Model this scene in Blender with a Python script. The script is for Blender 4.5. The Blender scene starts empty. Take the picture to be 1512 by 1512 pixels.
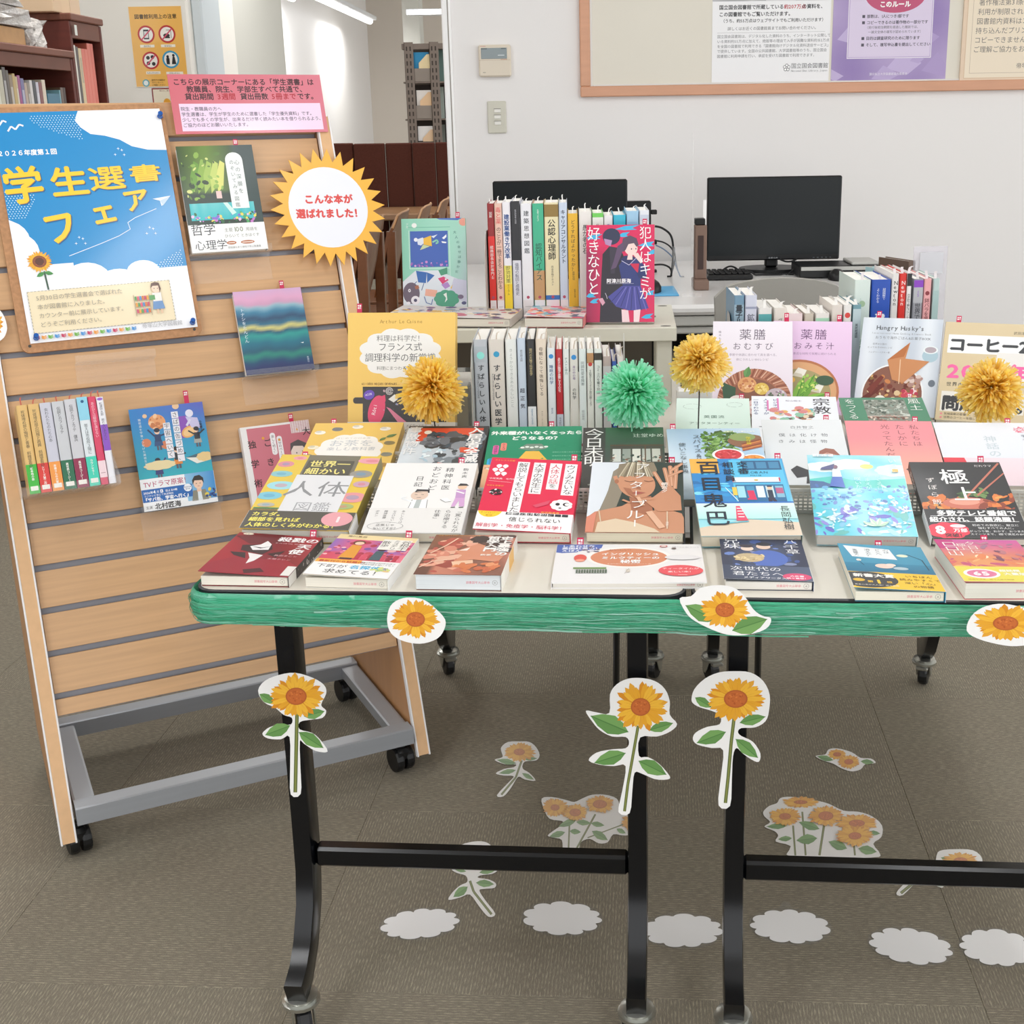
import bpy, math, random
from mathutils import Vector, Matrix
scene=bpy.context.scene
COL=scene.collection
R=math.radians
# ---------------------------------------------------------------- camera, world, lights
H_CAM,PITCH,ROLL,FPX,CX,CY=1.235,16.22,-0.97,1864.0,852.5,712.4
_p,_r=R(PITCH),R(ROLL)
FW=Vector((0,math.cos(_p),-math.sin(_p))); _up=Vector((0,math.sin(_p),math.cos(_p))); _rt=Vector((1,0,0))
RT=_rt*math.cos(_r)+_up*math.sin(_r); UP=_up*math.cos(_r)-_rt*math.sin(_r)
CO=Vector((0,0,H_CAM))
cam=bpy.data.cameras.new('camera'); camo=bpy.data.objects.new('camera',cam); COL.objects.link(camo)
camo.matrix_world=Matrix(((RT.x,UP.x,-FW.x,0),(RT.y,UP.y,-FW.y,0),(RT.z,UP.z,-FW.z,H_CAM),(0,0,0,1)))
cam.sensor_width=36; cam.lens=36*FPX/1512
cam.shift_x=(756-CX)/1512; cam.shift_y=(CY-756)/1512; cam.clip_start=.05; cam.clip_end=100
scene.camera=camo
scene.view_settings.view_transform='Standard'; scene.view_settings.look='None'
scene.view_settings.exposure=0.50; scene.view_settings.gamma=1; scene.view_settings.use_curve_mapping=False
scene.cycles.use_denoising=True
scene.cycles.max_bounces=8; scene.cycles.transparent_max_bounces=24
world=bpy.data.worlds.new('world'); scene.world=world; world.use_nodes=True
world.node_tree.nodes['Background'].inputs[0].default_value=(.985,.992,1.0,1)
world.node_tree.nodes['Background'].inputs[1].default_value=1.22
LAMPS=[(-1.3,.4),(.9,.4),(-1.3,2.6),(.9,2.6)]      # ceiling fluorescent rows (x, y), running in depth
CEIL=2.75
for lx,ly in LAMPS:
    l=bpy.data.lights.new('ceiling_lamp_light','AREA'); l.shape='RECTANGLE'; l.size=.22; l.size_y=1.25; l.energy=12.5; l.color=(.98,.99,1)
    o=bpy.data.objects.new('ceiling_lamp_light',l); COL.objects.link(o); o.location=(lx,ly,CEIL-.09)
for (x,y,z,sx,sy,e) in [(-2.36,12.2,2.3,.06,1.2,14),(-2.44,15.4,2.3,.06,1.2,14),(-1.6,7.5,2.66,.2,1.2,18),(-3.2,4.0,2.66,.2,1.2,10),(-1.9,5.2,2.66,.2,1.2,15)]:  # last entry is added to brighten the poster pillar
    l=bpy.data.lights.new('reading_room_light','AREA'); l.shape='RECTANGLE'; l.size=sx; l.size_y=sy; l.energy=e; l.color=(1,.99,.97)
    o=bpy.data.objects.new('reading_room_light',l); COL.objects.link(o); o.location=(x,y,z)

# ---------------------------------------------------------------- pixel helpers: photo pixel -> point on a real plane
def ray(x,y): return FW*FPX+RT*(x-CX)-UP*(y-CY)
def onz(x,y,z):
    d=ray(x,y); return CO+d*((z-H_CAM)/d.z)
def ony(x,y,Y):
    d=ray(x,y); return CO+d*(Y/d.y)
# ---------------------------------------------------------------- colour and materials
def lin(c):
    if isinstance(c,str):
        c=c.lstrip('#'); c=c if len(c)==6 else ''.join(q*2 for q in c); c=[int(c[i:i+2],16)/255 for i in (0,2,4)]
        return tuple((v/12.92 if v<=.04045 else ((v+.055)/1.055)**2.4) for v in c)
    return tuple(c[:3])
def mixc(a,b,t):
    a,b=lin(a),lin(b); return tuple(a[i]*(1-t)+b[i]*t for i in range(3))
MATS={}
def mat(name,color='#ffffff',rough=.5,metal=0,coat=0,attr=False,trans=None,noise=None,bump=None,spec=.5,alpha=None,emit=None,translucent=0):
    if name in MATS: return MATS[name]
    m=bpy.data.materials.new(name); m.use_nodes=True; nt=m.node_tree; b=nt.nodes['Principled BSDF']; b.location=(300,0)
    b.inputs['Roughness'].default_value=rough; b.inputs['Metallic'].default_value=metal; b.inputs['Coat Weight'].default_value=coat
    b.inputs['Coat Roughness'].default_value=.12; b.inputs['Specular IOR Level'].default_value=spec
    c=lin(color); b.inputs['Base Color'].default_value=(*c,1)
    src=None
    if attr:
        a=nt.nodes.new('ShaderNodeAttribute'); a.attribute_name='Col'; src=a.outputs['Color']; nt.links.new(src,b.inputs['Base Color'])
    tc=nt.nodes.new('ShaderNodeTexCoord')
    if noise:   # (scale vec, amount, detail)
        sc,amt=noise[0],noise[1]
        mp=nt.nodes.new('ShaderNodeMapping'); mp.inputs['Scale'].default_value=sc; nt.links.new(tc.outputs['Object'],mp.inputs['Vector'])
        n=nt.nodes.new('ShaderNodeTexNoise'); n.inputs['Scale'].default_value=1; n.inputs['Detail'].default_value=6; nt.links.new(mp.outputs[0],n.inputs['Vector'])
        mr=nt.nodes.new('ShaderNodeMapRange'); mr.inputs['From Min'].default_value=.3; mr.inputs['From Max'].default_value=.7
        mr.inputs['To Min'].default_value=1-amt; mr.inputs['To Max'].default_value=1+amt*.6; nt.links.new(n.outputs['Fac'],mr.inputs['Value'])
        mx=nt.nodes.new('ShaderNodeVectorMath'); mx.operation='SCALE'
        if src: nt.links.new(src,mx.inputs[0])
        else: mx.inputs[0].default_value=c
        nt.links.new(mr.outputs[0],mx.inputs['Scale']); nt.links.new(mx.outputs[0],b.inputs['Base Color'])
    if bump:    # (scale vec, strength, distance)
        mp=nt.nodes.new('ShaderNodeMapping'); mp.inputs['Scale'].default_value=bump[0]; nt.links.new(tc.outputs['Object'],mp.inputs['Vector'])
        n=nt.nodes.new('ShaderNodeTexNoise'); n.inputs['Scale'].default_value=1; n.inputs['Detail'].default_value=4; nt.links.new(mp.outputs[0],n.inputs['Vector'])
        bp=nt.nodes.new('ShaderNodeBump'); bp.inputs['Strength'].default_value=bump[1]; bp.inputs['Distance'].default_value=bump[2]
        nt.links.new(n.outputs['Fac'],bp.inputs['Height']); nt.links.new(bp.outputs[0],b.inputs['Normal'])
    if emit: b.inputs['Emission Color'].default_value=(*lin(emit[0]),1); b.inputs['Emission Strength'].default_value=emit[1]
    if trans is not None or translucent:
        out=nt.nodes['Material Output']; mix=nt.nodes.new('ShaderNodeMixShader')
        if translucent:
            t=nt.nodes.new('ShaderNodeBsdfTranslucent'); 
            if src: nt.links.new(src,t.inputs[0])
            else: t.inputs[0].default_value=(*c,1)
            mix.inputs[0].default_value=translucent
            nt.links.new(b.outputs[0],mix.inputs[1]); nt.links.new(t.outputs[0],mix.inputs[2])
        else:
            t=nt.nodes.new('ShaderNodeBsdfTransparent'); t.inputs[0].default_value=(*[.8+.2*v for v in c],1)
            fr=nt.nodes.new('ShaderNodeLayerWeight'); pw=nt.nodes.new('ShaderNodeMath'); pw.operation='POWER'; pw.inputs[1].default_value=4; nt.links.new(fr.outputs['Facing'],pw.inputs[0])
            ad=nt.nodes.new('ShaderNodeMath'); ad.operation='MULTIPLY_ADD'; ad.inputs[1].default_value=.5; ad.inputs[2].default_value=trans+.035; ad.use_clamp=True
            nt.links.new(pw.outputs[0],ad.inputs[0]); nt.links.new(ad.outputs[0],mix.inputs[0])
            nt.links.new(t.outputs[0],mix.inputs[1]); nt.links.new(b.outputs[0],mix.inputs[2])
        nt.links.new(mix.outputs[0],out.inputs[0])
    MATS[name]=m; return m
PRINT=mat('printed_gloss',rough=.45,coat=.16,attr=True)
MATTE=mat('printed_matte',rough=.62,attr=True,spec=.3)
LAMI=mat('laminated_print',rough=.3,coat=.5,attr=True)
PAGES=mat('page_block','#e9e3d6',rough=.8,attr=True,noise=((8,8,2600),.10),spec=.2)
ACRYL=mat('clear_acrylic','#ffffff',rough=.06,trans=.015)
BLACKM=mat('black_enamel','#06080d',rough=.22,spec=.45)
BLACKP=mat('black_plastic','#0d0e10',rough=.42)
CHROME=mat('zinc_metal','#b9bab4',rough=.3,metal=.9)
ALU=mat('silver_tube','#a9adb3',rough=.42,metal=.35,noise=((3,3,60),.06))
BEIGE=mat('beige_laminate','#dfdace',rough=.35,coat=.15)
WHITEP=mat('white_plastic','#e6e4e0',rough=.4)
# ---------------------------------------------------------------- mesh builder
class MB:
    def __init__(s): s.v=[];s.f=[];s.c=[];s.mi=[]
    def add(s,vs,fs,c='#ffffff',mi=0):
        b=len(s.v); s.v+= [tuple(x) for x in vs]; s.f+=[tuple(b+i for i in f) for f in fs]; s.mi+=[mi]*len(fs)
        if isinstance(c,list): s.c+=[lin(x) for x in c]
        else: s.c+=[lin(c)]*len(vs)
    def box(s,lo,hi,c='#ffffff',mi=0,M=None):
        x0,y0,z0=lo;x1,y1,z1=hi
        vs=[(x0,y0,z0),(x1,y0,z0),(x1,y1,z0),(x0,y1,z0),(x0,y0,z1),(x1,y0,z1),(x1,y1,z1),(x0,y1,z1)]
        if M is not None: vs=[tuple(M@Vector(v)) for v in vs]
        s.add(vs,[(0,3,2,1),(4,5,6,7),(0,1,5,4),(1,2,6,5),(2,3,7,6),(3,0,4,7)],c,mi)
    def bbox(s,lo,hi,b=.003,c='#ffffff',mi=0,M=None):
        # box with chamfered edges
        lo,hi=list(lo),list(hi); b=min(b,*[(hi[i]-lo[i])*.45 for i in range(3)])
        vs=[];idx={}
        for sx in (0,1):
            for sy in (0,1):
                for sz in (0,1):
                    for ax in range(3):
                        p=[(lo,hi)[sx][0],(lo,hi)[sy][1],(lo,hi)[sz][2]]
                        for k,sg in enumerate((sx,sy,sz)):
                            if k!=ax: p[k]+= b if not sg else -b
                        idx[(sx,sy,sz,ax)]=len(vs); vs.append(tuple(p))
        fs=[]
        for ax in range(3):
            o=[i for i in range(3) if i!=ax]
            for sd in (0,1):
                q=[]
                for a,bb in ((0,0),(1,0),(1,1),(0,1)):
                    k=[0,0,0];k[ax]=sd;k[o[0]]=a;k[o[1]]=bb;q.append(idx[(*k,ax)])
                fs.append(tuple(q))
        for ax in range(3):   # edges parallel to ax
            o=[i for i in range(3) if i!=ax]
            for a in (0,1):
                for bb in (0,1):
                    k0=[0,0,0];k1=[0,0,0];k1[ax]=1
                    for k in (k0,k1): k[o[0]]=a;k[o[1]]=bb
                    fs.append((idx[(*k0,o[0])],idx[(*k1,o[0])],idx[(*k1,o[1])],idx[(*k0,o[1])]))
        for sx in (0,1):
            for sy in (0,1):
                for sz in (0,1): fs.append(tuple(idx[(sx,sy,sz,a)] for a in range(3)))
        if M is not None: vs=[tuple(M@Vector(v)) for v in vs]
        s.add(vs,fs,c,mi)
    def tube(s,pts,r,n=8,c='#ffffff',mi=0,caps=True,rect=None,ref=Vector((1,0,0))):
        # sweep; rect=(half width along ref, half depth)
        pts=[Vector(p) for p in pts]; rings=[];vs=[]
        for i,p in enumerate(pts):
            d=(pts[min(i+1,len(pts)-1)]-pts[max(i-1,0)]).normalized()
            a=ref if rect else (Vector((0,0,1)) if abs(d.z)<.9 else Vector((1,0,0)))
            a=(a-d*a.dot(d)).normalized(); b=d.cross(a)
            rr=r[i] if isinstance(r,(list,tuple)) else r
            if rect: ring=[p+a*rect[0]*sx+b*rect[1]*sy for sx,sy in ((-1,-.8),(-.9,-1),(.9,-1),(1,-.8),(1,.8),(.9,1),(-.9,1),(-1,.8))]
            else: ring=[p+a*math.cos(t)*rr+b*math.sin(t)*rr for t in [2*math.pi*k/n for k in range(n)]]
            vs+=ring
        n=8 if rect else n; fs=[]
        for i in range(len(pts)-1):
            for k in range(n): fs.append((i*n+k,i*n+(k+1)%n,(i+1)*n+(k+1)%n,(i+1)*n+k))
        if caps: fs.append(tuple(range(n))[::-1]); fs.append(tuple((len(pts)-1)*n+k for k in range(n)))
        s.add(vs,fs,c,mi)
    def lathe(s,prof,n=16,c='#ffffff',mi=0,M=None):
        vs=[];fs=[]
        for (r,z) in prof:
            for k in range(n):
                t=2*math.pi*k/n; v=Vector((r*math.cos(t),r*math.sin(t),z)); vs.append(M@v if M is not None else v)
        for i in range(len(prof)-1):
            for k in range(n): fs.append((i*n+k,i*n+(k+1)%n,(i+1)*n+(k+1)%n,(i+1)*n+k))
        fs.append(tuple(range(n))[::-1]); fs.append(tuple((len(prof)-1)*n+k for k in range(n)))
        s.add(vs,fs,c,mi)
    def prism(s,pts2,z0,z1,T=lambda x,y,z:(x,y,z),c='#ffffff',mi=0):
        n=len(pts2); vs=[T(x,y,z0) for x,y in pts2]+[T(x,y,z1) for x,y in pts2]
        s.add(vs,[tuple(range(n))[::-1],tuple(range(n,2*n))]+[(i,(i+1)%n,n+(i+1)%n,n+i) for i in range(n)],c,mi)
    def build(s,name,mats,parent=None,world=False,smooth=False,**kw):
        me=bpy.data.meshes.new(name)
        if world and parent is not None:
            Mi=parent.matrix_basis.inverted()
            if parent.parent is not None: Mi=Mi@parent.parent.matrix_basis.inverted()
            s.v=[tuple(Mi@Vector(v)) for v in s.v]
        me.from_pydata(s.v,[],s.f)
        if not isinstance(mats,(list,tuple)): mats=[mats]
        for m in mats: me.materials.append(m)
        if len(mats)>1: me.polygons.foreach_set('material_index',s.mi)
        a=me.color_attributes.new('Col','FLOAT_COLOR','POINT'); buf=[]
        for c in s.c: buf+= [c[0],c[1],c[2],1.0]
        a.data.foreach_set('color',buf)
        if smooth:
            me.polygons.foreach_set('use_smooth',[True]*len(me.polygons))
            try: me.set_sharp_from_angle(angle=R(40))
            except Exception: pass
        me.update()
        o=bpy.data.objects.new(name,me); COL.objects.link(o)
        if parent is not None: o.parent=parent
        for k,v in kw.items(): o[k]=v
        return o
def thing(name,label,cat,loc=(0,0,0),M=None,group=None):
    o=bpy.data.objects.new(name,None); COL.objects.link(o); o.empty_display_size=.02
    o.matrix_basis=M if M is not None else Matrix.Translation(Vector(loc))
    o['label']=label;o['category']=cat
    if group:o['group']=group
    return o
def frame(P,X,Y,N): return Matrix(((X.x,Y.x,N.x,P.x),(X.y,Y.y,N.y,P.y),(X.z,Y.z,N.z,P.z),(0,0,0,1)))
def pose(P,yaw,tilt,roll=0):
    a,t,r=R(yaw),R(tilt),R(roll)
    X=Vector((math.cos(a),math.sin(a),0));F=Vector((-math.sin(a),math.cos(a),0));Y=F*math.cos(t)+Vector((0,0,math.sin(t)))
    X2=X*math.cos(r)+Y*math.sin(r);Y2=Y*math.cos(r)-X*math.sin(r)
    return frame(Vector(P),X2,Y2,X2.cross(Y2))
# ---------------------------------------------------------------- flat print: vector art
GL={}
def glyph(ch):
    if ch in GL: return GL[ch]
    c=bpy.data.curves.new('g','FONT'); c.body=ch; c.size=1; c.resolution_u=2
    o=bpy.data.objects.new('g',c); COL.objects.link(o); m=o.to_mesh()
    r=([(v.co.x,v.co.y) for v in m.vertices],[tuple(p.vertices) for p in m.polygons])
    o.to_mesh_clear(); bpy.data.objects.remove(o); bpy.data.curves.remove(c)
    GL[ch]=r; return r
WIDE=lambda ch: ord(ch)>0x2000
class Art:
    """print in millimetres on a surface; T(x_mm,y_mm,lift)->3D"""
    def __init__(s,mb,w,h,T,dz=.00002,mi=0,seed=1): s.mb=mb;s.w=w;s.h=h;s.T=T if w<3 else (lambda x,y,l:T(max(0,min(w,x)),max(0,min(h,y)),l));s.k=1;s.dz=dz;s.mi=mi;s.rnd=random.Random(seed)
    def L(s): s.k+=1; return s.k*s.dz
    def poly(s,pts,c,l=None):
        l=l or s.L(); s.mb.add([s.T(x,y,l) for x,y in pts],[tuple(range(len(pts)))],c,s.mi)
    def rect(s,x,y,w,h,c,rot=0):
        p=[(0,0),(w,0),(w,h),(0,h)]
        if rot: a=R(rot); p=[(u*math.cos(a)-v*math.sin(a),u*math.sin(a)+v*math.cos(a)) for u,v in p]
        s.poly([(x+u,y+v) for u,v in p],c)
    def ell(s,x,y,rx,ry,c,n=22,rot=0,l=None):
        a=R(rot);ca,sa=math.cos(a),math.sin(a)
        s.poly([(x+rx*math.cos(t)*ca-ry*math.sin(t)*sa,y+rx*math.cos(t)*sa+ry*math.sin(t)*ca) for t in [2*math.pi*k/n for k in range(n)]],c,l)
    def grad(s,fn,nx=14,ny=20,x=0,y=0,w=None,h=None,l=None):
        w=w or s.w;h=h or s.h;l=l or s.L();vs=[];cs=[]
        for j in range(ny+1):
            for i in range(nx+1):
                u,v=i/nx,j/ny; vs.append(s.T(x+u*w,y+v*h,l)); cs.append(fn(u,v))
        s.mb.add(vs,[(j*(nx+1)+i,j*(nx+1)+i+1,(j+1)*(nx+1)+i+1,(j+1)*(nx+1)+i) for j in range(ny) for i in range(nx)],cs,s.mi)
    def line(s,pts,w,c):
        l=s.L()
        for (x0,y0),(x1,y1) in zip(pts,pts[1:]):
            d=math.hypot(x1-x0,y1-y0) or 1; nx,ny=-(y1-y0)/d*w/2,(x1-x0)/d*w/2
            s.mb.add([s.T(x0+nx,y0+ny,l),s.T(x0-nx,y0-ny,l),s.T(x1-nx,y1-ny,l),s.T(x1+nx,y1+ny,l)],[(0,1,2,3)],c,s.mi)
    def specks(s,n,x0,y0,x1,y1,cols,a,b,asp=.6,rot=None,l=None):
        l=l or s.L()
        for i in range(n):
            r=s.rnd.uniform(a,b); s.ell(s.rnd.uniform(x0,x1),s.rnd.uniform(y0,y1),r,r*s.rnd.uniform(asp*.6,asp*1.3),s.rnd.choice(cols),n=7,rot=s.rnd.uniform(0,360) if rot is None else rot+s.rnd.uniform(-15,15),l=l+i*s.dz*.15)
        s.k+=int(n*.15)+1
    def cloud(s,x,y,rx,ry,c,n=9):
        pts=[]
        for k in range(n*6):
            t=2*math.pi*k/(n*6); r=1+.10*abs(math.sin(t*n/2)); pts.append((x+rx*r*math.cos(t),y+ry*r*math.sin(t)))
        s.poly(pts,c)
    def t(s,text,x,y,size,c,vert=False,bold=0,al='l',sx=1,rot=0,gap=1.0,out=None):
        """size = em in mm; horizontal: x,y baseline-left; vertical: x centre, y top"""
        if out:   # outline colour
            for dx,dy in ((-1,0),(1,0),(0,-1),(0,1)): s._t(text,x+dx*out[1]*.5,y+dy*out[1]*.5,size,out[0],vert,al,sx,rot,gap,s.L())
        offs=[(0,0)]
        if bold: b=bold*size; offs=[(-b,0),(b,0),(0,-b),(0,b)]
        l=s.L()
        for i,(dx,dy) in enumerate(offs): s._t(text,x+dx,y+dy,size,c,vert,al,sx,rot,gap,l+i*s.dz*.25)
    def _t(s,text,x,y,size,c,vert,al,sx,rot,gap,l):
        a=R(rot);ca,sa=math.cos(a),math.sin(a)
        adv=lambda ch:(1.0 if WIDE(ch) else (.32 if ch in ' .,!:\'il1' else .58))*size*sx*gap
        if not vert:
            tot=sum(adv(ch) for ch in text); px={'l':0,'c':-tot/2,'r':-tot}[al]; py=0
        else: px=0;py=0
        for ch in text:
            if vert:
                if ch!=' ':
                    vs,fs=glyph(ch)
                    if ch in 'ー〜「」（）-―…':
                        P=[((y_-.38)*size*sx,-(x_-.5)*size-size*.5+py) for x_,y_ in vs]
                    else:
                        w=1.0 if WIDE(ch) else .56
                        P=[((x_-w/2)*size*sx,(y_-.88)*size+py) for x_,y_ in vs]
                    s.mb.add([s.T(x+u*ca-v*sa,y+u*sa+v*ca,l) for u,v in P],fs,c,s.mi)
                    py-=size*gap*(1 if WIDE(ch) or ch=='ー' else .8)
                else: py-=size*.6
            else:
                if ch not in ' 　':
                    vs,fs=glyph(ch); P=[(x_*size*sx+px,y_*size) for x_,y_ in vs]
                    s.mb.add([s.T(x+u*ca-v*sa,y+u*sa+v*ca,l) for u,v in P],fs,c,s.mi)
                px+=adv(ch)
# simple sunflower print in art coordinates
def sunflower(a,x,y,rx,ry,cr,n=20,c1='#f2b42a',c2='#e0931a',core='#c8682a',seed=3,fade=0):
    rnd=random.Random(seed); f=lambda c:mixc(c,'#f7e9d8',fade)
    for lay,(cc,off,sc) in enumerate(((c2,.5,1.0),(c1,0,.93))):
        l=a.L()
        for k in range(n):
            t=2*math.pi*(k+off+rnd.uniform(-.2,.2))/n; rr=sc*rnd.uniform(.86,1.05); w=math.pi/n*1.25
            P=lambda r,dt:(x+rx*r*math.cos(t+dt),y+ry*r*math.sin(t+dt))
            b=cr/rx*.8
            cc2=mixc(cc,'#d98a12' if rnd.random()<.4 else '#f8c544',.35)
            a.mb.add([a.T(*p,l+k*a.dz*.2) for p in (P(b,-w*.7),P(.6*rr,-w*.85),P(.85*rr,-w*.5),P(rr,0),P(.85*rr,w*.5),P(.6*rr,w*.85),P(b,w*.7))],[tuple(range(7))],mixc(cc2,'#f7e9d8',fade),a.mi)
            a.mb.add([a.T(*p,l+(n+k)*a.dz*.2) for p in (P(b,-w*.08),P(.8*rr,0),P(b,w*.08))],[(0,1,2)],mixc(mixc('#c97a10','#f7e9d8',fade),cc2,.2),a.mi)
        a.k+=int(n*.4)+2
    cry=cr*ry/rx
    a.ell(x,y,cr,cry,f(mixc(core,'#8c3f14',.3))); a.ell(x,y,cr*.86,cry*.86,f(core))
    a.specks(26,x-cr*.6,y-cry*.6,x+cr*.6,y+cry*.6,[f('#b7561d'),f('#d87a35')],cr*.06,cr*.12)
def leaf(a,x0,y0,x1,y1,w=.34,c='#6f9c54',c2='#4f7d3c'):
    dx,dy=x1-x0,y1-y0; P=lambda t,s:(x0+dx*t-dy*s,y0+dy*t+dx*s)
    a.poly([P(0,0),P(.2,w*.32),P(.45,w*.5),P(.75,w*.33),P(1,0),P(.75,-w*.33),P(.45,-w*.5),P(.2,-w*.32)],c)
    a.poly([P(0,0),P(.2,-w*.32),P(.45,-w*.5),P(.75,-w*.33),P(1,0)],mixc(c,c2,.45))
    a.line([(x0,y0),(x1,y1)],math.hypot(dx,dy)*.025,c2)
# ---------------------------------------------------------------- books
def tagpart(root,x,y,z,up=.014,w=.0085,lean=0):
    ca,sa=math.cos(R(lean)),math.sin(R(lean)); mb=MB(); T=lambda a,b,l:(x+(a-w*500)/1000,y+b/1000*ca-l*sa,z+b/1000*sa+l*ca)
    mb.box((x-w/2,y-.03,z-.0002),(x+w/2,y,z),'#c8164f'); mb.add([T(0,0,-.2e-3),T(w*1000,0,-.2e-3),T(w*1000,up*1000,-.2e-3),T(0,up*1000,-.2e-3),T(0,0,0),T(w*1000,0,0),T(w*1000,up*1000,0),T(0,up*1000,0)],[(0,3,2,1),(4,5,6,7),(0,1,5,4),(1,2,6,5),(2,3,7,6),(3,0,4,7)],'#c8164f')
    a=Art(mb,w*1000,up*1000,T,dz=.00004); a.t('学選',w*500-3.1,up*1000-5,3.1,'#ffffff',bold=.03); a.t('展示',w*500-3.1,up*1000-8.6,3.1,'#ffffff',bold=.03)
    return mb.build('flag_tag',PRINT,root,label='red paper flag tag')
def book(label,P,yaw,tilt,w,h,t,art,base='#ffffff',roll=0,spine='r',open_=0,band=None,tag=.7,page='#e8e2d5',spc=None,group=None,stamp=True,mat_=None,name='book',spineart=None,tagup=.013,seed=1,hard=False,plastic=False):
    m_=mat_ or PRINT
    M=pose(P,yaw,tilt,roll); N=Vector((M[0][2],M[1][2],M[2][2])); M=M.copy(); M.translation=Vector(P)-N*t
    root=thing(name,label,'book',M=M,group=group)
    spc=spc or base; sg=1 if spine=='r' else -1
    pb=MB(); ins=.002
    x0,x1=(-w/2+ins,w/2-.0012) if spine=='r' else (-w/2+.0012,w/2-ins)
    pb.bbox((x0,ins*(.9 if not hard else 1.6),.0010),(x1,h-ins,t-.0010),.0006,page)
    if stamp:
        a=Art(pb,w*1000,t*1000,lambda x,y,l:(x/1000-w/2,ins*(.9 if not hard else 1.6)-l,t-y/1000))
        sz=min(3.6,t*300)
        a.t('帝塚山大学図書館',w*1000-9-sz*8,t*500+sz*.36,sz,'#dd6f7c',sx=1) if False else None
        # stamp reads upside down on the lower page edge
        b=Art(pb,w*1000,t*1000,lambda x,y,l:(w/2-x/1000,ins*(.9 if not hard else 1.6)-l,y/1000))
        b.t('帝塚山大学図書館',14,t*500-sz*.36,sz,'#df7885')
        b.line([(8+3*math.cos(k*.524),t*500+min(3,t*350)*math.sin(k*.524)) for k in range(13)],.35,'#8a8580'); b.t('本',6.6,t*500-1.1,2.8,'#8a8580')
    pb.build('pages',PAGES,root)
    # cover: front plate hinged at the spine, spine plate, back plate
    mb=MB(); th=.0005 if not hard else .0016
    op=R(open_)
    def F(x,y,l):   # mm on the front plate, hinged about the spine edge
        X=x/1000-w/2; d=(w/2-X) if spine=='r' else (X+w/2)
        return ((w/2-d*math.cos(op)) if spine=='r' else (-w/2+d*math.cos(op)), y/1000, t+d*math.sin(op)+l)
    c4=[F(0,0,-th),F(w*1000,0,-th),F(w*1000,h*1000,-th),F(0,h*1000,-th),F(0,0,0),F(w*1000,0,0),F(w*1000,h*1000,0),F(0,h*1000,0)]
    mb.add(c4,[(0,3,2,1),(4,5,6,7),(0,1,5,4),(1,2,6,5),(2,3,7,6),(3,0,4,7)],base)
    mb.box((-w/2+(.0022 if spine=='r' else 0),.0022,0),(w/2-(.0022 if spine=='l' else 0),h-.002,th),base)
    xs=(w/2-.0004,w/2+.0004) if spine=='r' else (-w/2-.0004,-w/2+.0004)
    mb.box((xs[0],0,0),(xs[1],h,t),spc)
    a=Art(mb,w*1000,h*1000,F,seed=seed); art(a)
    if spineart:
        # spine art: x across the thickness, y along the height
        xo=xs[1] if spine=='r' else xs[0]
        T=(lambda x,y,l:(xo+l,y/1000,t-x/1000)) if spine=='r' else (lambda x,y,l:(xo-l,y/1000,x/1000))
        spineart(Art(mb,t*1000,h*1000,T))
    mb.build('cover',m_,root)
    if band:
        bh,bf=band; mb=MB(); k0=a.k*a.dz+.0002
        G=lambda x,y,l:F(x,y,l+k0)
        c4=[G(-.3,0,-.00015),G(w*1000+.3,0,-.00015),G(w*1000+.3,bh,-.00015),G(-.3,bh,-.00015),G(-.3,0,0),G(w*1000+.3,0,0),G(w*1000+.3,bh,0),G(-.3,bh,0)]
        mb.add(c4,[(0,3,2,1),(4,5,6,7),(0,1,5,4),(1,2,6,5),(2,3,7,6),(3,0,4,7)],'#f4f4f4')
        xo=(w/2+.0005,w/2+.0008) if spine=='r' else (-w/2-.0008,-w/2-.0005)
        b=Art(mb,w*1000,bh,G); bc=bf(b) or '#f4f4f4'
        mb.box((xo[0],0,0),(xo[1],bh/1000,t),bc)
        mb.build('paper_band',m_,root)
    if tag is not None: tagpart(root,-w/2+tag*w,h,t*.8 if tilt<40 else t*.7,up=max(tagup,.011) if tilt<40 else tagup,lean=62-tilt if tilt<40 else 0)
    return root
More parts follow.
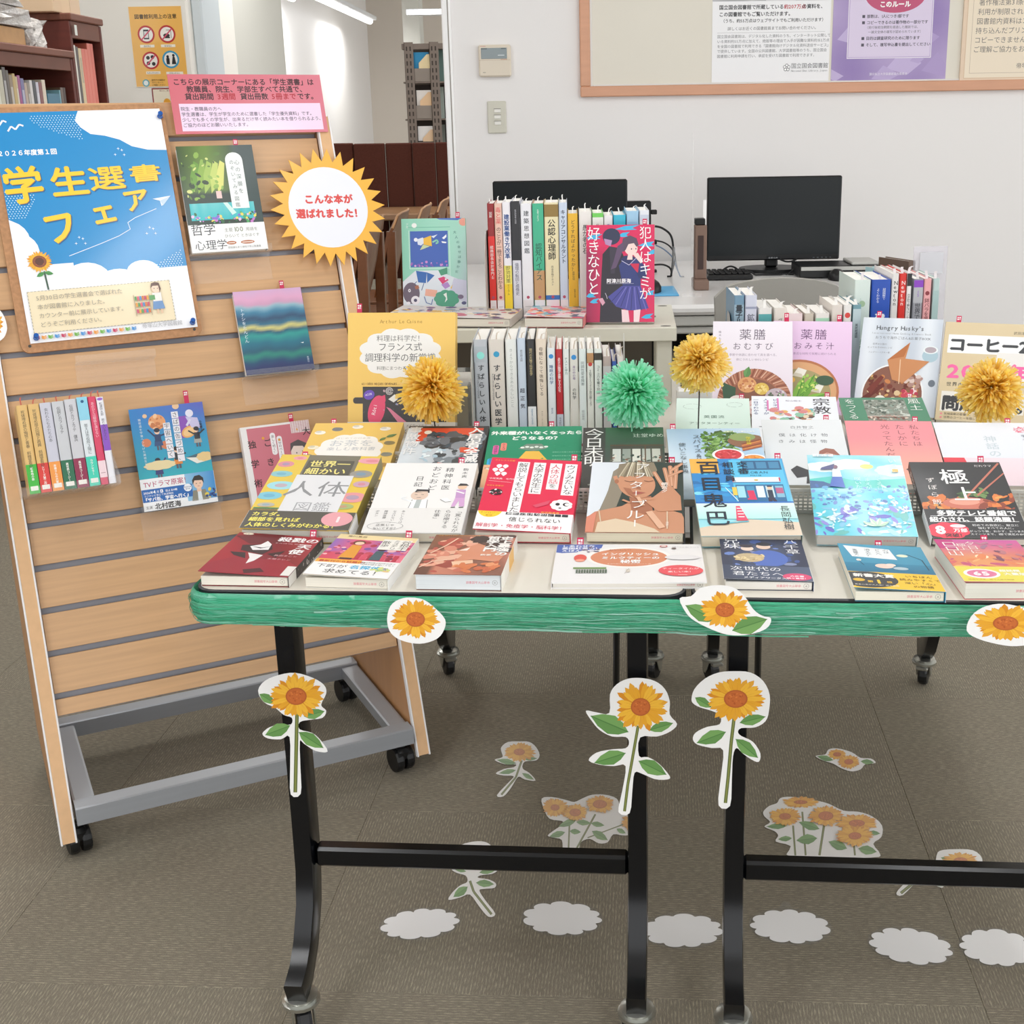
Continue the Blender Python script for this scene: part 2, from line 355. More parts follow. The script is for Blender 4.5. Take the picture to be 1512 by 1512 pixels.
def spine_book(label,x0,x1,Y,z0,h,depth,base,sp,top='#efece6',yaw=0,group=None,slip='#f3f1ee',M=None,lean=0,slipc=1,name='book'):
    """upright book seen by its spine. sp(a): art on the spine (mm, origin bottom left)"""
    w=x1-x0
    if M is None: M=Matrix.Translation(Vector(((x0+x1)/2,Y,z0)))@Matrix.Rotation(R(yaw),4,'Z')@Matrix.Rotation(R(lean),4,'Y')
    root=thing(name,label,'book',M=M,group=group)
    pb=MB(); pb.bbox((-w/2+.0008,.0012,.002),(w/2-.0008,depth-.002,h-.0025),.0006,top); pb.build('pages',PAGES,root)
    mb=MB(); r=min(.002,w*.2); pr=[(-w/2,.0015),(-w/2+r,0),(w/2-r,0),(w/2,.0015)]
    pts=pr+[(w/2,depth),(w/2-.0007,depth),(w/2-.0007,.0022),(-w/2+.0007,.0022),(-w/2+.0007,depth),(-w/2,depth)]
    mb.prism(pts,0,h,c=base)
    a=Art(mb,w*1000,h*1000,lambda x,y,l:(x/1000-w/2,-l,y/1000)); sp(a); mb.build('cover',PRINT,root)
    if slipc:
        mb=MB(); rr=random.Random(label); a0=rr.uniform(-.004,.004); H=rr.uniform(.012,.02); W=.0011 if slipc==1 else .0026
        ps=[(0,0),(a0*.2,H*.5),(a0*.7,H*.85),(a0*1.5+.002,H)]
        for i in range(3):
            (u,v),(u2,v2)=ps[i],ps[i+1]; mb.add([(u-W,.01,h-.004+v),(u+W,.01,h-.004+v),(u2+W,.01,h-.004+v2),(u2-W,.01,h-.004+v2)],[(0,1,2,3)],slip)
            mb.add([(u-W,.0104,h-.004+v),(u+W,.0104,h-.004+v),(u2+W,.0104,h-.004+v2),(u2-W,.0104,h-.004+v2)],[(3,2,1,0)],slip)
        mb.build('bookmark_slip',MATTE,root)
    return root
def struct(name,mb,m,world=True,parent=None,**k):
    o=mb.build(name,m,parent,world=False,**k); o['kind']='structure'; return o
# ================================================================ SETTING
# carpet: 50 cm tiles, quarter turned, lines woven in
def carpet_mat():
    m=bpy.data.materials.new('carpet_loops'); m.use_nodes=True; nt=m.node_tree; b=nt.nodes['Principled BSDF']; b.inputs['Roughness'].default_value=.95; b.inputs['Specular IOR Level'].default_value=.1
    tc=nt.nodes.new('ShaderNodeTexCoord')
    def nz(sc,det=3):
        mp=nt.nodes.new('ShaderNodeMapping'); mp.inputs['Scale'].default_value=sc; nt.links.new(tc.outputs['Object'],mp.inputs['Vector'])
        n=nt.nodes.new('ShaderNodeTexNoise'); n.inputs['Scale'].default_value=1; n.inputs['Detail'].default_value=det; nt.links.new(mp.outputs[0],n.inputs['Vector']); return n.outputs['Fac']
    big=nz((5,5,5)); dash=nz((85,560,1),2); fine=nz((900,900,900),2)
    w=nt.nodes.new('ShaderNodeTexWave'); w.bands_direction='Y'; w.inputs['Scale'].default_value=60; w.inputs['Distortion'].default_value=0; nt.links.new(tc.outputs['Object'],w.inputs['Vector'])
    r1=nt.nodes.new('ShaderNodeMapRange'); r1.inputs[1].default_value=.44; r1.inputs[2].default_value=.66; nt.links.new(dash,r1.inputs[0])
    mu=nt.nodes.new('ShaderNodeMath'); mu.operation='MULTIPLY'; nt.links.new(r1.outputs[0],mu.inputs[0]); nt.links.new(w.outputs['Fac'],mu.inputs[1])
    c1=nt.nodes.new('ShaderNodeMix'); c1.data_type='RGBA'; c1.inputs[6].default_value=(*lin('#877d70'),1); c1.inputs[7].default_value=(*lin('#8b8677'),1); nt.links.new(big,c1.inputs[0])
    c2=nt.nodes.new('ShaderNodeMix'); c2.data_type='RGBA'; nt.links.new(mu.outputs[0],c2.inputs[0]); nt.links.new(c1.outputs[2],c2.inputs[6]); c2.inputs[7].default_value=(*lin('#b3aa95'),1)
    r2=nt.nodes.new('ShaderNodeMapRange'); r2.inputs[1].default_value=.3; r2.inputs[2].default_value=.7; r2.inputs[3].default_value=.62; r2.inputs[4].default_value=1.25; nt.links.new(fine,r2.inputs[0])
    sc=nt.nodes.new('ShaderNodeVectorMath'); sc.operation='SCALE'; nt.links.new(c2.outputs[2],sc.inputs[0]); nt.links.new(r2.outputs[0],sc.inputs['Scale']); nt.links.new(sc.outputs[0],b.inputs['Base Color'])
    bp=nt.nodes.new('ShaderNodeBump'); bp.inputs['Strength'].default_value=.6; bp.inputs['Distance'].default_value=.002; nt.links.new(fine,bp.inputs['Height']); nt.links.new(bp.outputs[0],b.inputs['Normal'])
    return m
CARPET=carpet_mat()
mb=MB(); mb.box((-5.5,-1.5,-.02),(4.5,19,-.0045),'#6d6558'); FLOOR=struct('floor',mb,mat('floor_screed','#6d6558',rough=.9))
mb=MB(); mb.bbox((-.25,-.25,-.004),(.25,.25,0),.0012,'#777'); tile0=mb.build('carpet_tile',CARPET,FLOOR)
tyaw=R(-3.6); ti=0; tu=Vector((math.cos(tyaw),math.sin(tyaw),0)); tv=Vector((-tu.y,tu.x,0)); to=Vector((.601,2.022,0))
for j in range(-3,12):
    for i in range(-8,7):
        c=to+tu*(.5*i+.25)+tv*(.5*j+.25)
        if abs(c.x)>4.3 or c.y>7.2: continue
        if c.y>3.2 and c.x>1.4: continue
        o=tile0 if ti==0 else tile0.copy()
        if ti: COL.objects.link(o)
        o.parent=FLOOR; o.location=c; o.rotation_euler=(0,0,tyaw+(math.pi/2 if (i+j)%2 else 0)); ti+=1
mb=MB(); mb.box((-5.5,7.4,-.004),(4.5,19,-.001),'#8d8374'); mb.build('far_carpet',CARPET,FLOOR)
WALL=mat('painted_wall','#f3f1f0',rough=.85,bump=((60,60,60),.08,.002),spec=.2)
WALLW=mat('painted_wall_warm','#ddd5cb',rough=.85,spec=.2)
WALLG=mat('painted_wall_grey','#d3d3cc',rough=.85,spec=.2)
# back wall behind the desk (slightly turned), with its end face
WY=4.72; wy=R(1.5)
WX0=ony(677,300,WY).x
MW=Matrix.Translation(Vector((WX0,WY,0)))@Matrix.Rotation(wy,4,'Z')
def onw(px,py,off=0):    # pixel -> local coordinates on the back wall
    n=Vector((math.sin(wy),-math.cos(wy),0)); d=ray(px,py); t=((Vector((WX0,WY,0))+n*off-CO).dot(n))/d.dot(n); return MW.inverted()@(CO+d*t)
mb=MB(); mb.box((0,0,0),(4.4,.16,CEIL)); o=struct('wall_back',mb,WALL); o.matrix_basis=MW
mb=MB(); mb.bbox((-.032,-.012,0),(0,.175,CEIL),.004); mb.box((-.012,-.0125,0),(-.008,-.0118,CEIL),'#9a958e'); o=struct('trim_1',mb,mat('wall_trim','#e7e1da',rough=.5,attr=True)); o.matrix_basis=MW
mb=MB(); mb.box((0,-.012,0),(4.3,0,.08)); o=struct('baseboard_back',mb,mat('baseboard_brown','#5a4c40',rough=.6)); o.matrix_basis=MW
# reading room shell behind on the left
mb=MB(); mb.box((-2.95,9.2,0),(-2.75,18.2,3.1)); struct('wall_left',mb,WALL)
mb=MB(); mb.box((-3.2,18.2,0),(2.6,18.4,3.2)); struct('wall_far',mb,WALLW)
mb=MB(); mb.box((-5.4,-1.4,0),(-5.2,9.2,CEIL)); mb.box((-5.4,9.2,0),(-2.95,9.4,CEIL)); struct('wall_side',mb,WALL)
a_,b_=ony(604,100,16.0).x,ony(628,100,16.0).x
mb=MB(); mb.box((a_,15.6,0),(b_,16.0,3.1)); struct('wall_pier',mb,WALLG)
mb=MB(); mb.box((-5.6,-1.6,CEIL),(4.6,4.9,CEIL+.08)); mb.box((-5.6,4.9,CEIL),(-.3,9.0,CEIL+.08)); mb.box((-3.3,9.0,3.1),(2.6,18.4,3.18)); struct('ceiling',mb,mat('ceiling_board','#efece6',rough=.9))
# pillars seen above the slat display
pa0,pa1=ony(137,80,6.6),ony(283,80,6.6)
mb=MB(); mb.bbox((pa0.x-.1,6.6,0),(pa1.x,7.5,CEIL),.01); struct('wall_pillar',mb,mat('pillar_paint','#efece4',rough=.8,spec=.2))
mb=MB(); mb.bbox((pa1.x,6.66,0),(ony(304,80,6.66).x,7.0,CEIL),.008); struct('trim_2',mb,mat('pipe_cover_paint','#cdd6da',rough=.6))
pb0,pb1=ony(300,80,7.6),ony(343,80,7.6)
mb=MB(); mb.box((pb0.x-.1,7.6,0),(pb1.x,9.0,CEIL+.3)); struct('wall_column',mb,mat('column_paint','#d2d1c9',rough=.8,spec=.2))
# ---------------------------------------------------------------- ceiling lights
def lamp(label,x,y,z,L,w=.24):
    t=thing('ceiling_light',label,'ceiling light',(x,y,z),group=None)
    mb=MB(); mb.bbox((-w/2,-L/2,-.045),(w/2,L/2,0),.006); mb.build('housing',mat('lamp_housing','#e3e6ea',rough=.4),t)
    mb=MB(); mb.tube([(0,-L/2+.02,-.055),(0,L/2-.02,-.055)],w*.22,12); mb.build('tube',mat('lamp_tube','#ffffff',emit=('#ffffff',2.2)),t,smooth=True)
    return t
for i,(x,y) in enumerate(LAMPS): lamp(['long fluorescent ceiling light at the front left of the room','long fluorescent ceiling light at the front right of the room','long fluorescent ceiling light over the slat display','long fluorescent ceiling light over the right table'][i],x,y,CEIL,1.3)
for _x,_y,_l in ((-1.6,7.5,'ceiling light above the brown study screens'),(-3.2,4.0,'ceiling light above the dark bookcases'),(-1.9,5.2,'ceiling light before the pillar with the orange poster')): lamp(_l,_x,_y,CEIL,1.3)  # pillar fixture is added, a body for the extra brightening light
lamp('white tube lamp on the reading room wall, whole of it in view',-2.37,14.3,2.34+.06,3.3,.16)
lamp('white tube lamp on the reading room wall, only its end showing at the top edge',-2.62,12.1,2.34+.06,1.4,.16)
mb=MB(); 
t=thing('ceiling_light','thin bright ceiling lamp glimpsed above the steel shelf','ceiling light',(ony(642,18,14.5).x,14.5,ony(642,18,14.5).z))
mb.bbox((-.3,-.1,-.03),(.3,.1,.03),.005); mb.build('housing',mat('lamp_housing'),t)
mb=MB(); mb.bbox((-.29,-.112,-.028),(.29,-.1,.02),.004); mb.build('tube',mat('lamp_tube'),t)

# ---------------------------------------------------------------- bookcases at far left (front faces look to +x)
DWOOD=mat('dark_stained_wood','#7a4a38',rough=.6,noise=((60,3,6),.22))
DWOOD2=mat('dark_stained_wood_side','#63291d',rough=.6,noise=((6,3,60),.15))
BX=-2.03
def zy(px,py):  # point on the bookcase front plane x=BX
    d=ray(px,py); return CO+d*(BX/d.x)
def bookcase(label,y0,y1,ztop,shelves,depth=.30,fa=.078,name='bookcase'):
    t=thing(name,label,'bookcase',(BX-depth/2,(y0+y1)/2,0)); I=lambda:MB()
    for y in (y0,y1-.025):
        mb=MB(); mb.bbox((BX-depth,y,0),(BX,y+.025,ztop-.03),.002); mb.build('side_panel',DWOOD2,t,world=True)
    mb=MB(); mb.bbox((BX-depth-.01,y0-.001,ztop-.028),(BX+.012,y1+.001,ztop),.004); mb.build('top_board',DWOOD,t,world=True)
    mb=MB(); mb.bbox((BX-.02,y0+.02,ztop-fa),(BX-.002,y1-.02,ztop-.028),.002); mb.build('fascia',DWOOD,t,world=True)
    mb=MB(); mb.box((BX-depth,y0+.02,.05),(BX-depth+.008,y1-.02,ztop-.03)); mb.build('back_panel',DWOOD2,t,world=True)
    for z in shelves:
        mb=MB(); mb.bbox((BX-depth+.008,y0+.025,z-.02),(BX-.012,y1-.025,z),.002); mb.build('shelf',DWOOD,t,world=True)
    return t
yA,yB=4.0,zy(106,80).y; zA=zy(100,75).z
bookcase('dark wooden bookcase on the left with wrapped parcels on its top',yA,yB,zA,(zA-.078-.315,zA-.82,.1))
yC=zy(150,60).y+.01; zB=zy(106,20).z
bookcase('taller dark wooden bookcase right of the parcels, cartons on top',yB+.006,yC,zB,(zB-.095-.285,zB-.095-.31-.28,.1),fa=.095)
def vol(label,y0,y1,z0,h,c,ex=None,dep=.2):
    M=Matrix.Translation(Vector((BX-.02,(y0+y1)/2,z0)))@Matrix.Rotation(R(90),4,'Z')
    def sp(a):
        if ex: a.rect(a.w*.2,a.h*.45,a.w*.6,a.h*.4,ex)
    return spine_book(label,-(y1-y0)/2,(y1-y0)/2,0,0,h,dep,c,sp,M=M,slipc=0,top='#c9bfa6')
def ordn(i): return ['first','second','third','fourth','fifth','sixth','seventh','eighth','ninth','tenth','eleventh','twelfth','thirteenth','fourteenth','fifteenth','sixteenth','seventeenth','eighteenth'][i]
cols1=['#d9d9c6','#c2bda6','#4a4038','#55493d','#8d7a60','#c3a866','#c9b88e','#9c3f7c','#6d6a9a','#b9a390','#8f8577','#d9d5d2','#1f2228','#c8c6d2','#7f3a34','#e0d3bd']
px=[0,7,13,18,22,27,31,34,38,43,47,51,55,60,64,69,74]; zs=zA-.078-.315
nm1=['ivory','stone','dark brown','brown','tan','mustard','cream and gold','plum','slate violet','dull pink','grey brown','pale grey','black','lilac','brick red','light beige']
for i in range(16):
    y0,y1=zy(px[i],120).y,zy(px[i+1],120).y; h=[.30,.3,.31,.30,.285,.29,.28,.285,.275,.26,.26,.27,.27,.265,.265,.275][i]
    vol(f'{nm1[i]} spined volume, {ordn(i)} from the left in the near dark bookcase',y0+.0005,y1-.0005,zs+.0005,h,cols1[i],mixc(cols1[i],'#ffffff',.35) if i in (2,4,6,8,10,13) else None)
vol('thick teal box file in the near dark bookcase',zy(75,120).y,zy(93,120).y,zs+.0005,.225,'#0d6a86')
vol('brown bound volume right of the teal box file',zy(95,120).y,zy(99,120).y,zs+.0005,.25,'#5d4634')
vol('light blue thin volume beside the teal box file',zy(93.2,120).y,zy(94.8,120).y,zs+.0005,.24,'#7fb0bd')
vol('dark brown volume at the right end of the near dark bookcase',zy(99.3,120).y,zy(102.5,120).y,zs+.0005,.25,'#463428')
cols2=['#8f7a55','#6b6150','#dcdad0','#4a3b37','#d8c398','#e0705c','#e27762','#e27762','#de6f5b']
nm2=['olive brown','grey','white','dark maroon','cream','salmon red','salmon','pale salmon','deep salmon']
px=[110,115,118.5,122,125.5,130,134.5,139,143.5,147.5]; zs=zB-.095-.285
for i in range(9):
    y0,y1=zy(px[i],100).y,zy(px[i+1],100).y
    vol(f'{nm2[i]} spined volume, {ordn(i)} from the left in the taller dark bookcase',y0+.0004,y1-.0004,zs+.0005,[.28,.255,.26,.255,.25,.25,.25,.275,.275][i],cols2[i],'#b9a98c' if i in (1,4) else None)
# parcels on top of the near case
KRAFT=mat('kraft_paper','#c49a6b',rough=.7,noise=((20,20,20),.08)); WRAP=mat('bubble_wrap','#d7d5d2',rough=.2,coat=.5,trans=.55,bump=((220,220,220),.7,.004))
def parcel(label,y0,y1,z0,z1,x1=BX-.01,m=None,crease=.010,dep=.22,seed=1,name='wrapped_parcel'):
    t=MB(); rnd=random.Random(seed); nx,ny,nz=5,7,4
    # lumpy box
    vs=[];key={}
    def V(i,j,k):
        if (i,j,k) in key: return key[(i,j,k)]
        p=Vector((x1-dep+dep*i/nx,y0+(y1-y0)*j/ny,z0+(z1-z0)*k/nz)); c=Vector((x1-dep/2,(y0+y1)/2,(z0+z1)/2))
        d=(p-c); 
        if k>0: p+=Vector((rnd.uniform(-1,1),rnd.uniform(-1,1),rnd.uniform(-1,.4)))*crease
        e=sum(1 for q,n in ((i,nx),(j,ny),(k,nz)) if q in (0,n))
        if e>=2: p-=d*.10*(1 if k>0 else .3)
        key[(i,j,k)]=len(vs); vs.append(p); return key[(i,j,k)]
    fs=[]
    for j in range(ny):
        for k in range(nz):
            fs+=[(V(nx,j,k),V(nx,j+1,k),V(nx,j+1,k+1),V(nx,j,k+1)),(V(0,j,k),V(0,j,k+1),V(0,j+1,k+1),V(0,j+1,k))]
    for i in range(nx):
        for k in range(nz): fs+=[(V(i,0,k),V(i+1,0,k),V(i+1,0,k+1),V(i,0,k+1)),(V(i,ny,k),V(i,ny,k+1),V(i+1,ny,k+1),V(i+1,ny,k))]
        for j in range(ny): fs+=[(V(i,j,nz),V(i+1,j,nz),V(i+1,j+1,nz),V(i,j+1,nz)),(V(i,j,0),V(i,j+1,0),V(i+1,j+1,0),V(i+1,j,0))]
    t.add(vs,fs,'#d9cfc4'); o=t.build(name,m or WRAP,label=label,category='parcel'); return o
ya,yb=zy(0,70).y,zy(40,70).y
mb=MB(); mb.bbox((BX-.22,4.1,zA+.0005),(BX-.02,zy(46,60).y,zA+.062),.004,'#c79c6a'); o=mb.build('carton',KRAFT,label='flat brown carton under the plastic wrapped parcels',category='box')
WRAPS=mat('plastic_wrapped_paper','#cbc6c1',rough=.28,coat=.6,noise=((14,14,22),.28),bump=((60,60,90),.8,.012))
parcel('crumpled plastic wrapped parcel lying on the brown carton',4.0,zy(60,40).y,zA+.065,zA+.135,m=WRAPS,seed=4,crease=.014)
parcel('grey plastic wrapped parcel, topmost on the near bookcase',4.0,zy(44,20).y,zA+.137,zA+.215,m=WRAPS,seed=9,crease=.014)
parcel('pale wrapped parcel bulging at the right end of the carton',zy(47,60).y+.004,zy(74,60).y,zA+.0005,zA+.105,m=WRAPS,seed=14,dep=.2,crease=.016)
# cartons on the taller case
for i,(a0,b0,lab,c) in enumerate([(90,104,'beige carton on the taller bookcase, left of three','#d9bd9c'),(105,119,'beige carton on the taller bookcase, middle of three','#dcc2a0'),(121,137,'beige carton on the taller bookcase, right of three','#d8bfa2')]):
    y0,y1=zy(a0,10).y,zy(b0,16).y
    mb=MB(); mb.bbox((BX-.24,y0,zB+.0005),(BX-.03-.01*i,y1-.008,zB+.30),.003,c); mb.build('carton',mat('carton_%d'%i,c,rough=.7),label=lab,category='box')
mb=MB(); mb.bbox((BX-.29,yB-.33,zB+.004),(BX-.1,yB-.02,zB+.27),.004); 
mb=MB(); mb.box((BX+.0122,yB+.03,zB-.085),(BX+.0132,yB+.055,zB-.045),'#dfe3dc'); mb.build('shelf_sign',MATTE,label='small white card stuck on the taller dark bookcase',category='sign')

# ---------------------------------------------------------------- library rules poster on the pillar + small notice
def flat(name,label,cat,P,X,Y,w,h,art,base='#ffffff',th=.0008,m=None,group=None,mi=0):
    """flat printed sheet: P bottom-left corner"""
    N=X.cross(Y); t=thing(name,label,cat,M=frame(P,X,Y,N),group=group) if False else None
    mb=MB(); mb.box((0,0,0),(w,h,th),base); a=Art(mb,w*1000,h*1000,lambda x,y,l:(x/1000,y/1000,th+l)); art(a)
    o=mb.build(name,m or LAMI); o.matrix_basis=frame(P,X,Y,N); o['label']=label;o['category']=cat
    if group:o['group']=group
    return o
EX,EZ=Vector((1,0,0)),Vector((0,0,1))
def rules(a):
    a.rect(3,3,a.w-6,a.h-6,'#f2ba5c')
    S=a.w/82; g=lambda x,y:(x*S,a.h-y*S)
    a.t('図書館利用上の注意',a.w/2,a.h-18*S,7.2*S,'#5a4520',al='c',bold=.03)
    for i,(x,y,c) in enumerate([(24,41,'#c02a2e'),(56,41,'#c02a2e'),(27,79,'#c02a2e'),(58,78,'#3a9cc4')]):
        X,Y=g(x,y); a.ell(X,Y,13*S,13*S,c,28); a.ell(X,Y,10.3*S,10.3*S,'#f4f1ea',28)
        k='#2b2b2e'
        if i==0: a.rect(X-4*S,Y-7*S,8*S,14*S,k); a.rect(X-3*S,Y-5*S,6*S,9.5*S,'#e6e6e6')
        elif i==1: a.rect(X-5*S,Y-6*S,9*S,2*S,k); a.ell(X-1*S,Y-2*S,5*S,3*S,k); a.line([(X-1*S,Y+6*S),(X+6*S,Y+6*S),(X+6*S,Y-6*S)],.7*S,k)
        elif i==2:
            for dx,dy in ((-4,4),(3,5),(-4,-4),(4,-5)): a.ell(X+dx*S,Y+dy*S,2.8*S,2.8*S,k)
        else:
            a.rect(X-7*S,Y-7*S,5*S,9*S,k); a.ell(X-4.5*S,Y+4*S,2*S,2.4*S,k); a.poly([(X+1*S,Y-7*S),(X+8*S,Y-7*S),(X+6*S,Y+4*S),(X+3*S,Y+4*S)],k); a.ell(X+4.5*S,Y+6*S,2*S,2*S,k)
        if i<3: a.line([(X-8*S,Y-8*S),(X+8*S,Y+8*S)],2*S,'#d0506a')
    for x,y,w,t in ((24,58,22,'通話禁止'),(56,58,22,'飲食禁止'),(29,97,22,'私語は控えめに'),(62,98,26,'荷物は手元に')):
        X,Y=g(x,y); a.rect(X-w/2*S,Y-2*S,w*S,4*S,'#f5efe0'); a.t(t,X,Y-1.2*S,2.8*S,'#3a3a3a',al='c')
    X,Y=g(16,112); a.ell(X,Y,5.5*S,5.5*S,'#5aa9b4'); a.ell(X,Y,3.5*S,3.8*S,'#e8f1ee')
    for k,s_ in enumerate(('館内での撮影は','カウンターへ','ご相談ください')): a.t(s_,X+9*S,Y+(3-3.6*k)*S,3*S,'#5a4520')
    a.rect(X+8*S,Y-7*S,0.1,0.1,'#f5efe0')
q0,q1,q2=ony(204,129,6.59),ony(279,126,6.59),ony(188,9,6.59)
w_=q1.x-q0.x; h_=q2.z-q0.z
flat('poster','orange library rules poster with four round pictograms on the pillar','poster',Vector((q0.x-.012,6.598,q0.z)),EX,EZ,w_+.01,h_,rules,'#efe9da')
def small(a):
    a.rect(2,2,a.w-4,a.h-4,'#8e2b2b'); a.rect(6,6,a.w-12,a.h-12,'#efe6cf'); a.ell(a.w*.55,a.h*.55,18,20,'#e8a63a'); a.poly([(a.w*.45,8),(a.w*.8,8),(a.w*.75,a.h*.55)],'#3c2a2a'); a.t('展示のご案内',a.w/2,a.h-16,9,'#7a2b2b',al='c')
q0=ony(228,178,6.59); flat('notice','small red bordered notice below the orange rules poster','sign',Vector((q0.x,6.598,q0.z)),EX,EZ,.13,.155,small,'#8e2b2b')

# ---------------------------------------------------------------- carrel partitions and desk
FABR=mat('brown_fabric_panel','#543027',rough=.9,spec=.15,noise=((120,120,120),.12),bump=((400,400,400),.3,.001))
t=thing('study_carrel','row of study desks with tall dark brown fabric screens','desk',(ony(570,400,7.3).x,7.3,0))
xs=[440,521.5,568,608,642,700]
for i in range(5):
    x0,x1=ony(xs[i],215,7.3).x,ony(xs[i+1],215,7.3).x; zt=ony(570,211.5,7.3).z-(.0 if i else -.004)
    mb=MB(); mb.bbox((x0+.002,7.3-.012*(i%2),.35),(x1-.002,7.33,zt),.006); mb.build('screen_panel',FABR,t,world=True)
z=ony(570,311,7.0).z
mb=MB(); mb.bbox((-1.75,6.75,z-.035),(ony(660,300,7).x+.3,7.29,z),.006); mb.build('desk_top',mat('desk_oak','#9a7350',rough=.4,coat=.2,noise=((4,60,60),.12)),t,world=True)
for x in (-1.65,-.6):
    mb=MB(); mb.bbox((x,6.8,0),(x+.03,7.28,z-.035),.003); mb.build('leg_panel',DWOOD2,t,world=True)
# wooden chairs in a receding row
CHW=mat('bent_plywood','#7a4a2a',rough=.35,coat=.4,noise=((5,40,40),.15)); CHE=mat('edge_highlight','#b98b5e',rough=.5)  # paler edge tone paints the highlight along the backrest top
def chair(label,x,y,yaw=90,zs=1):
    # faces -x ; local: +x is the back side
    t=thing('wooden_chair',label,'chair',(x,y,0))
    t.matrix_basis=Matrix.Translation(Vector((x,y,0)))@Matrix.Rotation(R(yaw-90),4,'Z')@Matrix.Diagonal((1,1,zs,1))
    mb=MB(); W=.40; prof=[(-.06,.60),(-.035,.68),(-.015,.76),(0,.84),(.02,.90)]
    vs=[];n=len(prof);m=9
    for s_ in (0,.012):
        for (px_,pz) in prof:
            for k in range(m):
                v=(k/(m-1)-.5); drop=(abs(v)*2)**6*.05*(1 if pz>.86 else .4 if pz>.8 else 0)
                wd=W*(1 if pz>.64 else .86); vs.append((px_+s_-.03*(1-(2*v)**2)*-1-.03,v*wd,pz-drop))
    fs=[]
    for q in range(2):
        for i in range(n-1):
            for k in range(m-1):
                a0=q*n*m+i*m+k; fs.append((a0,a0+1,a0+m+1,a0+m) if q else (a0,a0+m,a0+m+1,a0+1))
    for k in range(m-1): a0=(n-1)*m+k; b0=n*m+a0; fs.append((a0,b0,b0+1,a0+1))
    for i in range(n-1):
        for e in (0,m-1): a0=i*m+e; b0=n*m+a0; fs.append((a0,a0+m,b0+m,b0))
    mb.add(vs,fs); mb.build('backrest',CHW,t,smooth=True)
    mb=MB(); mb.tube([(.02-.03-.02*0+.006+.03*(1-(2*(k/8-.5))**2),(k/8-.5)*W,.901-(abs(k/8-.5)*2)**6*.05) for k in range(9)],.0045,6); mb.build('backrest_edge',CHE,t,smooth=True)
    mb=MB(); mb.bbox((-.42,-.2,.43),(-.02,.2,.452),.008); mb.build('seat',CHW,t)
    for sy in (-1,1):
        mb=MB(); mb.tube([(.08,sy*.20,0),(.03,sy*.19,.3),(-.02,sy*.185,.5),(-.012,sy*.182,.84)],.02,rect=(.017,.016),ref=Vector((0,1,0))); mb.build('rear_leg',CHW,t)
        mb=MB(); mb.tube([(-.42,sy*.20,0),(-.38,sy*.19,.44)],.02,rect=(.015,.015),ref=Vector((0,1,0))); mb.build('front_leg',CHW,t)
        mb=MB(); mb.tube([(-.40,sy*.195,.22),(.04,sy*.195,.22)],.01,rect=(.008,.015),ref=Vector((0,1,0))); mb.build('side_rail',CHW,t)
    mb=MB(); mb.box((-.012,-.18,.45),(.008,.18,.52)); mb.build('rear_rail',CHW,t)
    return t
for i,(lab,x_,zs_,Y) in enumerate([('nearest brown wooden chair beside the slat display',-.667,1.017,4.3),('second brown wooden chair in the row behind the slat display',-.65,1.0,4.85),('third brown wooden chair in the row behind the slat display',-.623,.984,5.4),('farthest brown wooden chair, half hidden by the wall edge',-.60,.973,5.95)]):
    chair(lab,x_,Y,90,zs_)
# ---------------------------------------------------------------- slotted steel shelf
STEEL=mat('grey_brown_steel','#7d7067',rough=.5,metal=.2); STEELB=mat('slot_dark','#3c332e',rough=.7)
SY=9.6
t=thing('steel_shelf','slotted steel angle shelf with document bins above the brown screens','shelf',(ony(625,210,SY).x,SY,0))
xl,xr,ztp=ony(600,130,SY).x,ony(640,130,SY).x,ony(620,62,SY).z
for (px_,dy) in ((603,.0),(640,-.0),(655,.55)):
    x=ony(px_+3,130,SY+dy).x; mb=MB(); mb.bbox((x-.033,SY+dy,0),(x+.033,SY+dy+.004,ztp),.001); mb.bbox((x-.033,SY+dy,0),(x-.029,SY+dy+.05,ztp),.001)
    up=mb.build('upright',STEEL,t,world=True)
    mb=MB(); zz=ztp-.03
    while zz>1.0:
        for dx in (-.014,.012): mb.box((x+dx-.005,SY+dy-.0008,zz-.03),(x+dx+.005,SY+dy+.0001,zz))
        zz-=.05
    mb.build('slots',STEELB,t,world=True,kind='stuff')
x0,x1=xl-.02,ony(700,130,SY).x
mb=MB(); mb.bbox((x0,SY+.006,ztp-.05),(x1,SY+.5,ztp-.01),.002); mb.build('top_plate',STEEL,t,world=True)
for zpx in (123,178,232):
    z=ony(620,zpx,SY).z; mb=MB(); mb.bbox((x0,SY+.006,z),(x1,SY+.5,z+.012),.002); mb.build('shelf_plate',STEEL,t,world=True)
    mb=MB(); z2=ony(620,zpx-22,SY).z; mb.bbox((ony(611,100,SY).x,SY+.01,z+.013),(ony(639,100,SY).x,SY+.016,z2),.001); mb.build('bin_front',mat('bin_beige','#8f847b',rough=.6),t,world=True)
mb=MB(); mb.box((x0,SY+.5,.8),(x1,SY+.504,ztp-.05)); mb.build('back_sheet',STEELB,t,world=True)
